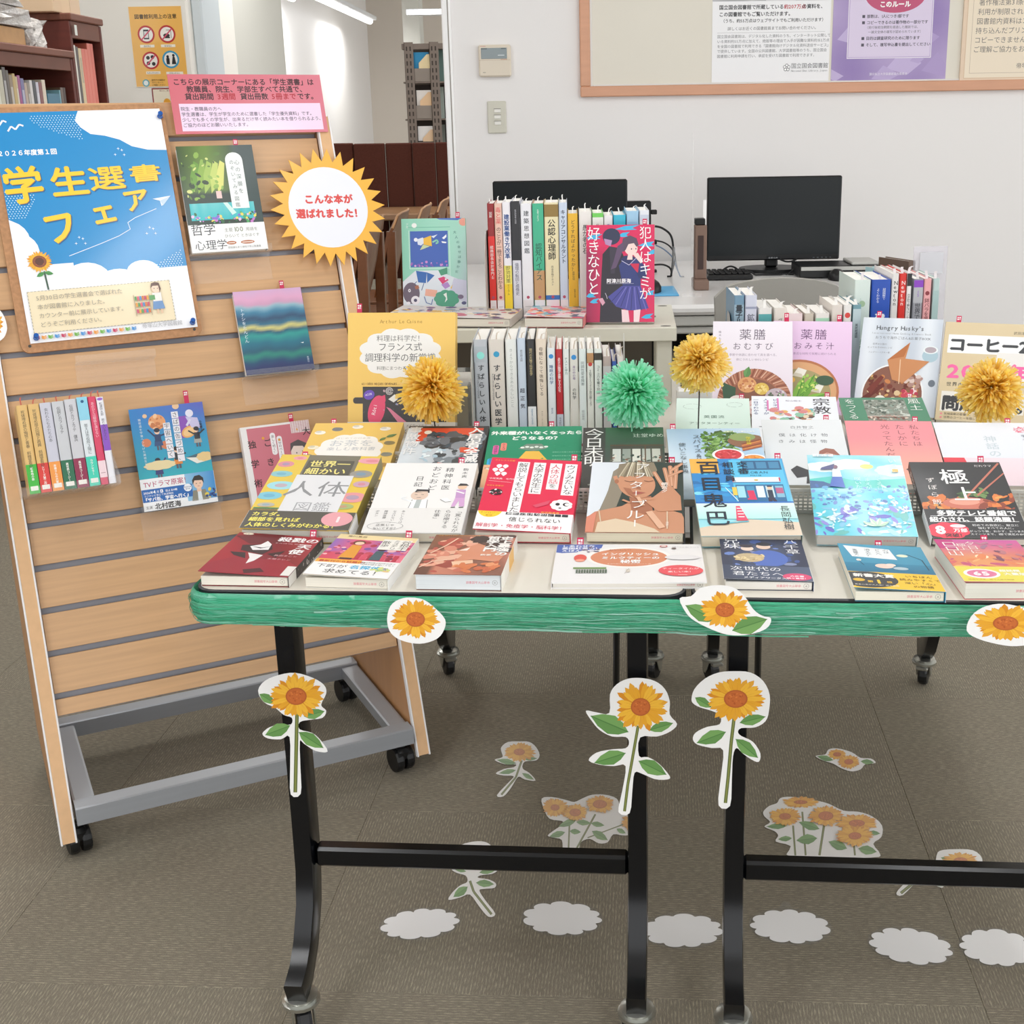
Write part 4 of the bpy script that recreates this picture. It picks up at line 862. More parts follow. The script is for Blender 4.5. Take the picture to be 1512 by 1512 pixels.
# ================================================================ TABLES
TZ=.695
TY1,TY2=-4.6,-4.8
T1M=Matrix.Translation(Vector((-.1705,1.396,0)))@Matrix.Rotation(R(TY1),4,'Z')
T2M=Matrix.Translation(Vector((.4255,1.343,0)))@Matrix.Rotation(R(TY2),4,'Z')
LW=.592/2; TL=1.34
TAPED=mat('green_tape','#3fb98a',rough=.3,coat=.4,attr=True,bump=((10,900,900),.8,.003),translucent=.2)
def rrect(x0,y0,x1,y1,r,n=5):
    P=[]
    for cx,cy,a0 in ((x1-r,y1-r,0),(x0+r,y1-r,90),(x0+r,y0+r,180),(x1-r,y0+r,270)):
        for k in range(n+1): t=R(a0+90*k/n); P.append((cx+r*math.cos(t),cy+r*math.sin(t)))
    return P
def table(label,M):
    t=thing('folding_table',label,'table',M=M)
    mb=MB(); mb.prism(rrect(-LW+.003,.003,LW-.003,TL,.025),TZ-.026,TZ); mb.build('tabletop',BEIGE,t)
    mb=MB(); P=rrect(-LW,0,LW,TL+.003,.028); Q=rrect(-LW+.0035,.0035,LW-.0035,TL-.0005,.0245)
    n=len(P); vs=[(x,y,TZ-.027) for x,y in P]+[(x,y,TZ-.0005) for x,y in P]+[(x,y,TZ+.0006) for x,y in Q]+[(x,y,TZ-.027) for x,y in Q]
    fs=[]
    for i in range(n):
        j=(i+1)%n
        for q in range(3): fs.append((q*n+i,q*n+j,(q+1)*n+j,(q+1)*n+i))
    mb.add(vs,fs); mb.build('edge_trim',mat('black_edge_trim','#25272b',rough=.45),t)
    lx=.234
    for sx in (-1,1):
        for rear in (0,1):
            y0=.16 if not rear else TL-.16; s=-1 if not rear else 1
            pts=[(sx*lx,y0,TZ-.028),(sx*lx,y0,.30),(sx*lx,y0+s*.002,.22),(sx*lx,y0+s*.014,.165),(sx*lx,y0+s*.042,.118),(sx*lx,y0+s*.072,.092),(sx*lx,y0+s*.104,.080)]
            mb=MB(); mb.tube(pts,.01,rect=(.0135,.022),ref=Vector((1,0,0))); leg=mb.build('leg',BLACKM,t,smooth=True)
            mb=MB(); mb.lathe([(.004,0),(.008,0),(.008,.002),(.005,.004)],10,M=Matrix.Translation(Vector((sx*lx,y0-.022-.0005,.60)))@Matrix.Rotation(R(90),4,'X')); mb.build('bolt',CHROME,leg)
            P=M@Vector((sx*lx,y0+s*.082,0)); caster(t,P.x,P.y,.072,r=.026,yaw=(20 if sx<0 else -25)+(0 if rear else 180),metal=True)
            if rear==0 and sx==(1 if '-.1705' in str(M.translation.x)[:6] or M.translation.x<0 else -1):
                mb=MB(); mb.tube([(sx*lx-sx*.028,y0+.03,.64),(sx*lx-sx*.034,y0+.10,.42)],.0045,6); mb.build('stay_rod',BLACKM,t)
    for rear in (0,1):
        y0=.16 if not rear else TL-.16
        mb=MB(); mb.bbox((-lx+.0136,y0-.012,.222),(lx-.0136,y0+.012,.252),.004); mb.build('crossbar',BLACKM,t)
    for sx in (-1,1):
        mb=MB(); mb.bbox((sx*lx-.012,.14,TZ-.05),(sx*lx+.012,TL-.14,TZ-.0275),.002); mb.build('apron_rail',BLACKM,t)
    return t
tab1=table('left black legged folding table with a beige top under the books',T1M)
tab2=table('right black legged folding table with a beige top, cropped by the frame',T2M)
# green tape wrapped round the front edges: strands of flattened tape
mb=MB(); rnd=random.Random(8)
def tpath(s_):   # path along the wrapped edge, s in metres from the left rear
    L1=.24; r=.03
    if s_<L1-r: return T1M@Vector((-LW-.002,L1-s_,0)),(T1M.to_3x3()@Vector((-1,0,0)))
    s2=s_-(L1-r)
    if s2<r*1.5708: a=s2/r; return T1M@Vector((-LW-.002+r-r*math.cos(a),r-r*math.sin(a)-.002,0)),(T1M.to_3x3()@Vector((-math.cos(a),-math.sin(a),0)))
    s3=s2-r*1.5708; x=-LW+r+s3
    if x<LW-.004: return T1M@Vector((x,-.002,0)),(T1M.to_3x3()@Vector((0,-1,0)))
    x2=x-LW; return T2M@Vector((-LW+x2,-.002,0)),(T2M.to_3x3()@Vector((0,-1,0)))
NS=150; Ltot=.24+1.22
def section(k,m,off,wob,z0,z1,bul):
    # closed-ish band wrapped round the table edge
    s_=Ltot*k/NS; P,n=tpath(s_); out=[]
    for j in range(m+1):
        a=j/m; z=z1+(z0-z1)*a; b=bul*math.sin(math.pi*min(1,a*1.02))**.6+off
        w=wob*(math.sin(s_*31+j*1.3)+math.sin(s_*73+j*2.1)*.6+math.sin(s_*150+j*.7)*.35)
        out.append(P+n*(b+w)+Vector((0,0,z+w*.8)))
    return out
def ribbon(z0,z1,off,wob,bul,m,cf,k0=0,k1=NS):
    rows=[section(k,m,off,wob,z0,z1,bul) for k in range(k0,k1+1)]; n=m+1; vs=[p for r in rows for p in r]; cs=[cf(k,j/m) for k in range(len(rows)) for j in range(n)]
    mb.add(vs,[(k*n+j,(k+1)*n+j,(k+1)*n+j+1,k*n+j+1) for k in range(len(rows)-1) for j in range(m)],cs)
g=['#45c496','#5fd0a6','#38b98b','#8adcc0','#52c99c','#b4ebd8','#4cc096']
base=lambda k,v:mixc(g[(k//9+int(v*9))%5],'#34b384',.3)
ribbon(TZ-.041,TZ-.0015,.003,.0006,.006,9,base)
for q in range(70):
    zc=TZ-.004-rnd.random()*.036; wd=rnd.uniform(.0006,.0022); col=rnd.choice(g); k0=rnd.randint(0,NS-40); k1=min(NS,k0+rnd.randint(30,110))
    sl=rnd.uniform(-.008,.008)
    rows=[];cs=[]
    for k in range(k0,k1+1):
        s_=Ltot*k/NS; P,n=tpath(s_); z=zc+sl*(k-k0)/(k1-k0)+.0009*math.sin(k*.7+q); z=min(TZ-.003,max(TZ-.043,z)); a=(TZ-z)/.042; b=.0092*math.sin(math.pi*min(.97,max(.08,a)))**.5+.0012*math.sin(k*.31+q)+.0012
        for e_ in (-.5,.5): rows.append(P+n*(b+.0004*e_)+Vector((0,0,z+e_*wd))); cs.append(mixc(col,'#d8f4ea',rnd.random()*.25))
    mb.add(rows,[(2*i,2*i+1,2*i+3,2*i+2) for i in range(k1-k0)],cs)
# wispy curl at the left end of the tape
mb.build('green_tape',TAPED,label='shiny green plastic tape wrapped along the front edges of both tables',category='tape')
# perforated trays under the book rows
PERF=mat('perforated_steel','#d9d7d0',rough=.45)
def tray(label,M,x0,x1,y0,y1,hf=.038,hb=.07):
    t=thing('perforated_tray',label,'tray',M=M@Matrix.Translation(Vector((0,0,TZ))))
    mb=MB(); n=int((x1-x0)/.0065); nz=6; dz=(hf-.006)/nz
    for i in range(n+1):
        x=x0+(x1-x0)*i/n; mb.box((x-.0011,y0-.0006,.003),(x+.0011,y0+.0006,hf-.003))
    for k in range(nz+1): mb.box((x0,y0-.0005,.002+k*dz),(x1,y0+.0005,.002+k*dz+.0022))
    mb.box((x0,y0-.001,.0004),(x1,y0+.001,.0055)); mb.box((x0,y0-.001,hf-.004),(x1,y0+.003,hf))
    mb.build('perforated_front',PERF,t,kind='stuff')
    mb=MB(); mb.box((x0,y0+.004,.0004),(x1,y1,.002)); mb.build('floor_plate',PERF,t)
    for x in (x0,x1-.0015):
        mb=MB(); mb.box((x,y0+.001,.0022),(x+.0015,y1,hf*.5)); mb.build('side_plate',PERF,t)
    return t
trays=[(T1M,-.29,.0,.318,.335,'perforated white rack behind the second row of books, left table, left half'),(T1M,.004,.29,.318,.335,'perforated white rack behind the second row of books, left table, right half'),
(T2M,-.285,.0,.328,.345,'perforated white rack behind the second row of books, right table, left half'),(T2M,.004,.285,.328,.345,'perforated white rack behind the second row of books, right table, right half'),
(T1M,-.29,.29,.515,.53,'perforated white rack behind the third row of books on the left table'),(T2M,-.285,.285,.505,.52,'perforated white rack behind the third row of books on the right table')]
for M_,x0,x1,y0,y1,l in trays: tray(l,M_,x0,x1,y0,y1,hf=.036)
# ================================================================ SHELF UNIT ON THE LEFT TABLE
def LV(x,y,z): return Vector((x,y,z))
DKZ=.8485
CM=Matrix.Translation(Vector((-.09,2.372,TZ)))@Matrix.Rotation(R(-2.5),4,'Z')
sh=thing('desktop_shelf','beige desktop shelf with books on its top board','shelf',M=CM)
PAINT=mat('beige_painted_steel','#d4d1c2',rough=.45,noise=((30,30,30),.03))
hz=DKZ-TZ
mb=MB(); mb.bbox((-.29,0,hz-.0255),(.282,.30,hz),.0012); mb.build('top_board',PAINT,sh)
for x in (-.285,.244):
    mb=MB(); mb.bbox((x,.02,.0008),(x+.03,.05,hz-.0258),.002); mb.build('front_post',PAINT,sh)
    mb=MB(); mb.bbox((x,.25,.0008),(x+.03,.28,hz-.0258),.002); mb.build('rear_post',PAINT,sh)
mb=MB(); mb.box((-.255,.262,.03),(.24,.264,hz-.03)); mb.build('back_sheet',mat('dark_gap','#6e675e',rough=.8),sh)  # dark tone stands in for the shaded gap under the board
mb=MB(); 
for (x,y) in ((.262,.02),(.262,.28),(-.27,.02)): mb.lathe([(.010,0),(.010,.0003)],12,c='#4a4843',M=Matrix.Translation(Vector((x,y,hz+.0001)))@Matrix.Diagonal((1,.5,1,1)))
mb.build('bolt_hole',mat('hole_dark','#4a4843',rough=.8),sh)
mb=MB(); mb.lathe([(.001,0),(.014,0),(.014,.0012),(.001,.0015)],14,c='#8d8a84',M=CM@Matrix.Translation(Vector((.232,.135,hz+.0004)))); mb.build('drawing_magnet',mat('grey_disc','#7f7d78',rough=.5),label='small grey disc lying on the shelf top beside the red manga book',category='magnet')
# grey bookends
def bookend(label,x,y,z,h=.15,d=.11,yaw=-3,hole=True,c='#b9b8b3'):
    t=thing('bookend',label,'bookend',M=Matrix.Translation(Vector((x,y,z)))@Matrix.Rotation(R(yaw),4,'Z'))
    P=[(0,0),(d,0),(d,h*.8)]+[(d-.02*(1-math.cos(R(a))),h-.02*0-.2*h*(1-math.sin(R(a)))) for a in (30,60,90)]+[(.04,h),(.015,h*.93),(0,h*.78)]
    mb=MB(); mb.prism(P,-.0006,.0006,T=lambda yy,zz,xx:(xx,yy,zz+.0012)); mb.build('upright_plate',mat('bookend_grey',c,rough=.45),t)
    mb=MB(); mb.box((.0008,0,.0001),(.07,d,.0005)); mb.build('foot_plate',mat('bookend_grey'),t)
    if hole:
        mb=MB(); mb.lathe([(.005,0),(.005,.0004)],12,M=Matrix.Translation(Vector((-.0007,d*.35,h*.72)))@Matrix.Rotation(R(-90),4,'Y')@Matrix.Diagonal((2.2,1,1,1))); mb.build('finger_hole',mat('hole_dark'),t)
# easels for the upright books
def easel(label,Pm,w,h,tilt):
    """Pm: pose matrix of the book back (origin bottom centre). bent clear acrylic stand"""
    t=thing('acrylic_easel',label,'display holder',M=Pm)
    mb=MB(); mb.box((-w/2,-.001,-.0028),(w/2,h*.7,-.0008)); mb.build('back_plate',ACRYL,t)
    mb=MB(); mb.box((-w/2,-.0032,-.0028),(w/2,-.0012,.024)); mb.build('ledge',ACRYL,t)
    return t
# ================================================================ POM-POMS
def pompom(label,c,r,c_in,c_out,sx,sy,z_bot,Y=None,seed=1,n=620,group=None,lean=0):
    rnd=random.Random(seed); t=thing('tape_pompom',label,'pom-pom',c)
    mb=MB()
    for i in range(n):
        z=rnd.uniform(-1,1); th=rnd.uniform(0,2*math.pi); q=math.sqrt(1-z*z); d=Vector((q*math.cos(th),q*math.sin(th),z))
        L=r*rnd.uniform(.70,1.12)*(1+(.12 if d.z<0 else 0)); s=Vector((rnd.uniform(-1,1),rnd.uniform(-1,1),rnd.uniform(-1,1))); a=(s-d*s.dot(d)).normalized()
        b=d.cross(a); w0,w1=.0010,rnd.uniform(.0016,.0034); dr=Vector((0,0,-.10*r)); m=d*L*.55+a*rnd.uniform(-.04,.04)*r
        e=d*L+dr*rnd.random()+b*rnd.uniform(-.08,.08)*r
        ci,cm,ce=lin(c_in),mixc(c_in,c_out,.45),mixc(c_out,'#ffffff',rnd.random()*.30)
        f=d*L*.2
        mb.add([f+a*w0,f-a*w0,m-a*w1*.8,m+a*w1*.8,e+a*w1,e-a*w1*.6],[(0,1,2,3),(3,2,5,4)],[ci,ci,cm,cm,ce,ce])
    mb.build('tape_strands',mat('plastic_tape_strands',rough=.35,coat=.2,attr=True,translucent=.62),t,kind='stuff')
    mb=MB(); mb.tube([(0,0,-r*.2),(sx*.4,0,(z_bot-c.z)*.5),(sx,sy,z_bot-c.z)],.0011,6); mb.build('wire_stem',mat('dark_wire','#2a2624',rough=.5),t)
    return t
# ================================================================ PAPER CUTOUTS (sunflowers and clouds)
PAPER=mat('paper_cutout',rough=.45,coat=.3,attr=True)
class Cut:
    """paper cutout laid on a real plane; points come in photo pixels and are projected on that plane"""
    def __init__(s,name,label,cat,plane,outline,conv,group=None,th=.0006,base='#f5f4f2'):
        s.P=lambda x,y,l: plane(conv[0]+x*conv[2],conv[1]+y*conv[2],l); s.lab=(name,label,cat,group); s.mb=MB()
        vs=[s.P(x,y,0) for x,y in outline]+[s.P(x,y,th) for x,y in outline]; n=len(outline)
        s.mb.add(vs,[tuple(range(n))[::-1],tuple(range(n,2*n))]+[(i,(i+1)%n,n+(i+1)%n,n+i) for i in range(n)],base)
        s.a=Art(s.mb,1,1,lambda x,y,l:s.P(x,y,th+l),dz=.000015)
    def done(s):
        name,label,cat,group=s.lab; c=Vector((0,0,0)); vs=[Vector(v) for v in s.mb.v]; c=sum(vs,Vector())/len(vs); s.mb.v=[tuple(v-c) for v in vs]
        o=s.mb.build(name,PAPER); o.location=c; o['label']=label;o['category']=cat
        if group:o['group']=group
        return o
def plane_y(Y): return lambda x,y,l: ony(x,y,Y-l)
def plane_z(z): return lambda x,y,l: onz(x,y,z+l)
def smooth(pts,n=3):
    out=[];N=len(pts)
    for i in range(N):
        p0,p1,p2,p3=[pts[(i+k-1)%N] for k in range(4)]
        for k in range(n):
            u=k/n; out.append(tuple(.5*((2*p1[q])+(p2[q]-p0[q])*u+(2*p0[q]-5*p1[q]+4*p2[q]-p3[q])*u*u+(3*p1[q]-p0[q]-3*p2[q]+p3[q])*u**3) for q in (0,1)))
    return out
Z1=(0,880,.4233);Z2=(560,860,.3307);Z3=(1000,860,.3386);Z4=(380,1200,.2778)
def cutflower(label,plane,conv,outline,fls,leaves=(),stems=(),fade=0,seed=1,cat='paper flower',name='paper_sunflower'):
    c=Cut(name,label,cat,plane,smooth(outline),conv); a=c.a
    for (pts,w) in stems: a.line(pts,w,mixc('#5c6a33','#d9d9cf',fade)); a.line(pts,w*.35,mixc('#8a8f4a','#d9d9cf',fade))
    for (x0,y0,x1,y1,w) in leaves: leaf(a,x0,y0,x1,y1,w,mixc('#74a35a','#dfe3da',fade),mixc('#4c7f3e','#d5dccf',fade))
    for i,(x,y,rx,ry,cr) in enumerate(fls): sunflower(a,x,y,rx,ry,cr,n=18+2*(i%3),seed=seed+i,fade=fade)
    return c.done()
legp=plane_y(1.500)
cutflower('paper sunflower with three leaves taped to the leftmost table leg',legp,Z1,[(900,330),(925,295),(975,275),(1030,268),(1090,285),(1130,310),(1138,340),(1120,380),(1138,400),(1125,425),(1080,432),(1046,440),(1045,465),(1090,478),(1120,505),(1143,543),(1100,540),(1060,515),(1046,508),(1048,600),(1049,690),(1014,692),(1012,600),(1010,492),(980,500),(935,497),(915,480),(940,458),(980,448),(1015,448),(1018,425),(990,415),(960,390),(920,370)],
 [(1033,350,97,80,37)],[(905,342,960,375,.5),(1060,420,1132,402,.5),(1012,452,925,485,.5),(1042,475,1128,530,.45)],[([(1036,410),(1034,500),(1030,685)],13)])
cutflower('large paper sunflower taped to the right leg of the left table',legp,Z2,[(1030,500),(1060,455),(1110,430),(1170,427),(1230,440),(1275,475),(1297,530),(1297,590),(1330,632),(1300,665),(1240,688),(1165,692),(1160,775),(1200,780),(1250,810),(1297,865),(1285,880),(1230,878),(1175,855),(1140,850),(1130,930),(1118,1030),(1068,1025),(1085,930),(1100,820),(1050,820),(990,815),(935,795),(970,760),(1040,745),(1100,740),(1115,715),(1100,690),(1040,688),(985,660),(950,620),(922,573),(970,580),(1027,583)],
 [(1167,556,123,112,44)],[(1112,668,944,596,.48),(1205,660,1312,628,.42),(1100,762,960,806,.45),(1158,797,1282,858,.48)],[([(1156,640),(1135,760),(1110,900),(1095,1022)],13)],seed=5)
cutflower('wide paper sunflower taped to the left leg of the right table',plane_y(1.480),Z3,[(62,510),(75,465),(120,420),(180,393),(250,387),(320,393),(375,430),(403,490),(400,560),(385,605),(340,632),(280,635),(265,652),(280,670),(330,695),(362,745),(355,783),(320,770),(285,745),(258,722),(243,760),(238,860),(230,975),(180,972),(190,850),(200,732),(150,722),(90,708),(68,685),(80,655),(130,630),(185,618),(187,580),(150,560),(100,545),(72,530)],
 [(255,508,138,104,52)],[(78,502,150,545,.5),(272,612,385,585,.42),(212,652,85,700,.45),(255,683,352,765,.45)],[([(248,590),(235,700),(222,850),(210,962)],15)],seed=9)
bp=plane_y(1.372)
cutflower('round paper sunflower head stuck on the green tape of the left table',plane_y(1.366),Z2,[(35,160),(50,105),(90,75),(140,67),(200,78),(250,115),(294,165),(290,210),(260,250),(200,272),(140,270),(80,250),(45,215)],[(162,165,115,92,42)],seed=13)
cutflower('paper sunflower head with two big leaves stuck where the tables meet',plane_y(1.340),Z3,[(10,70),(60,60),(100,25),(170,12),(240,20),(290,55),(330,115),(370,145),(408,155),(400,190),(360,215),(290,230),(220,228),(150,205),(80,170),(40,135)],[(208,120,112,84,42)],[(170,165,36,100,.5),(240,210,392,160,.5)],seed=17)
cutflower('wide paper sunflower head stuck on the green tape at the right frame edge',plane_y(1.305),Z3,[(1262,210),(1280,150),(1330,110),(1400,93),(1470,100),(1560,130),(1600,200),(1560,260),(1480,278),(1400,270),(1310,245)],[(1432,178,150,84,56)],seed=21)
fp=plane_z(.0008); F_=.28
cutflower('small single paper sunflower with stem on the carpet, farthest back',fp,Z2,[(545,735),(575,712),(630,710),(670,712),(700,735),(716,770),(700,795),(650,800),(640,830),(670,850),(698,885),(650,880),(620,868),(590,915),(555,955),(525,950),(580,890),(600,865),(555,862),(520,852),(560,832),(600,825),(610,812),(560,812),(515,792),(550,780),(545,755)],[(625,757,75,46,25)],[(612,808,525,792,.3),(650,790,705,785,.3),(610,838,535,852,.3),(638,852,690,880,.35)],[([(636,795),(610,870),(545,948)],9)],fade=F_,seed=25)
cutflower('paper bouquet of four sunflowers on the carpet left of the table leg',fp,Z2,[(725,965),(770,958),(830,970),(870,980),(905,965),(950,948),(1010,948),(1060,965),(1075,1000),(1090,1030),(1120,1025),(1165,1040),(1165,1110),(1100,1130),(1045,1125),(1020,1160),(980,1165),(940,1145),(900,1160),(885,1200),(825,1200),(815,1150),(780,1140),(752,1130),(790,1100),(820,1080),(815,1065),(760,1055),(735,1010)],[(785,1005,62,44,20),(1135,1070,58,44,22),(875,1027,60,40,26),(985,990,70,42,32)],[(880,1060,800,1090,.35),(830,1115,760,1135,.4),(880,1070,945,1075,.4),(945,1075,1005,1085,.4),(950,1110,1020,1150,.45),(1060,1100,1100,1120,.5),(850,1110,900,1115,.5)],[([(850,1060),(845,1190)],7),([(965,1035),(880,1190)],8),([(1090,1080),(930,1140)],5)],fade=F_,seed=29)
cutflower('paper sunflower whose head is hidden by the left crossbar',fp,Z4,[(1080,172),(1150,153),(1210,155),(1245,180),(1250,230),(1240,285),(1280,300),(1250,325),(1190,332),(1172,345),(1230,355),(1267,375),(1260,400),(1205,405),(1180,415),(1215,470),(1265,538),(1228,553),(1180,500),(1130,435),(1080,450),(1015,463),(1040,420),(1080,385),(1115,368),(1108,335),(1060,320),(1032,300),(1070,288),(1060,240),(1070,200)],[(1160,222,78,52,28)],[(1110,312,1050,302,.3),(1180,318,1270,302,.35),(1118,393,1042,448,.5),(1162,372,1258,380,.42)],[([(1130,362),(1150,420),(1245,540)],13)],fade=.18,seed=33)
cutflower('tiny paper pair of sunflowers on the carpet between the right table legs',fp,Z3,[(602,757),(645,750),(660,728),(700,724),(760,740),(800,765),(845,768),(865,787),(820,793),(800,815),(760,824),(715,810),(680,790),(640,778)],[(697,750,45,24,18),(748,782,52,32,20)],[(680,775,610,758,.35),(800,780,858,785,.4)],fade=.15,seed=37)
cutflower('big paper bouquet of five sunflowers on the carpet under the right table',fp,Z3,[(375,1000),(400,975),(435,962),(450,940),(500,935),(600,950),(660,965),(725,995),(790,1000),(850,1020),(893,1060),(890,1110),(855,1140),(885,1185),(840,1200),(500,1200),(495,1150),(430,1130),(440,1105),(425,1085),(380,1065),(405,1045),(380,1020)],[(538,958,88,26,30),(783,1050,98,44,35),(470,1020,76,42,26),(648,1018,80,48,33),(775,1105,86,48,28)],[(480,1060,390,1065,.3),(620,1075,530,1045,.4),(500,1115,440,1120,.4),(610,1115,520,1125,.5),(740,1160,660,1130,.5),(830,1090,885,1095,.4),(790,1160,870,1175,.5)],[([(545,1000),(560,1190)],8),([(505,1060),(515,1190)],8),([(640,1060),(620,1190)],10),([(770,1140),(775,1190)],8)],fade=.2,seed=41)
cutflower('paper sunflower half hidden by the right table crossbar',fp,Z3,[(1130,1195),(1145,1170),(1210,1163),(1290,1168),(1330,1205),(1320,1260),(1275,1310),(1230,1308),(1165,1285),(1160,1330),(1125,1320),(1105,1300),(1050,1302),(985,1363),(955,1355),(1000,1305),(1070,1260),(1120,1240)],[(1235,1212,82,36,30)],[(1150,1200,1195,1215,.4),(1112,1300,1158,1325,.45),(1240,1296,1275,1300,.4)],[([(1100,1265),(1040,1302),(975,1355)],13)],fade=.2,seed=45)
# flower cutout at the left edge of the slat wall
sp_=lambda x,y,l:(lambda uv:SL(uv[0],uv[1],.016+l))(ons(x,y,.016))
cutflower('paper flower on the slat wall cropped by the left frame edge',sp_,(0,440,1),[(-40,20),(-15,8),(3,22),(10,40),(9,52),(2,62),(-15,68),(-40,60)],[(-14,40,20,22,7)],seed=49)
def cloud(label,cx,cy,rx,ry,ang,tab=False,seed=1):
    A_=R(ang); P=lambda r,t,f:(cx+(rx+f)*r*math.cos(t)*math.cos(A_)-(ry+f)*r*math.sin(t)*math.sin(A_),cy+(rx+f)*r*math.cos(t)*math.sin(A_)+(ry+f)*r*math.sin(t)*math.cos(A_))
    N=120; rq=random.Random(int(cx)); lob=[rq.uniform(.8,1.2) for _ in range(11)]; s_=[sum(lob[:i])/sum(lob) for i in range(12)]
    def rad(k):
        u=(k/N+.03)%1; i=max(j for j in range(11) if s_[j]<=u); f=(u-s_[i])/(s_[i+1]-s_[i]); return .80+.20*math.sqrt(max(0,1-(2*f-1)**2))
    out=[P(rad(k),2*math.pi*k/N,0) for k in range(N)]
    c=Cut('paper_cloud',label,'paper cloud',plane_z(.0012),out,(0,0,1),th=.0003,base='#f7f7f8'); c.mb.mi=[0]*len(c.mb.mi)
    root=c.done()
    m2=MB(); o2=[P(1.0+.01*math.sin(2*k*.157),2*math.pi*k/40,2) for k in range(40)]
    if tab: o2=[q for q in o2]; i=min(range(40),key=lambda i:o2[i][1]); x_,y_=o2[i]; o2[i:i+1]=[(x_-10,y_+2),(x_-4,y_-9),(x_+6,y_-9),(x_+12,y_+3)]
    m2.add([onz(x,y,.0006)-root.location for x,y in o2],[tuple(range(len(o2)))]); m2.build('laminate_rim',mat('laminate_film','#e6e8ea',rough=.15,coat=.3,trans=.04),root)
    return root
for args in (('leftmost white paper cloud on the carpet, with a bright glare',620,1364,59,22,-6),('white paper cloud left of the middle table leg',830,1356,59,25,2),('white paper cloud partly hidden between the two middle table legs',1008,1374,60,25,0),('white paper cloud with a hanging tab above it',1167,1368,60,25,4,True),('tilted white paper cloud under the right table',1345,1397,63,26,9),('white paper cloud at the right frame edge',1472,1399,56,27,7)): cloud(*args,**({'seed':int(args[1])%7}))
# ================================================================ ITEMS ON THE SLAT WALL
def onslat(name,label,cat,u,v,n,w,h,art,base,th=.001,roll=0,tilt=0,m=None):
    M=SM@Matrix.Translation(Vector((u,v,n)))@Matrix.Rotation(R(roll),4,'Z')@Matrix.Rotation(R(tilt),4,'X')
    mb=MB(); mb.box((0,0,0),(w,h,th),base); a=Art(mb,w*1000,h*1000,lambda x,y,l:(x/1000,y/1000,th+l)); art(a)
    o=mb.build(name,m or LAMI); o.matrix_basis=M; o['label']=label;o['category']=cat; return o
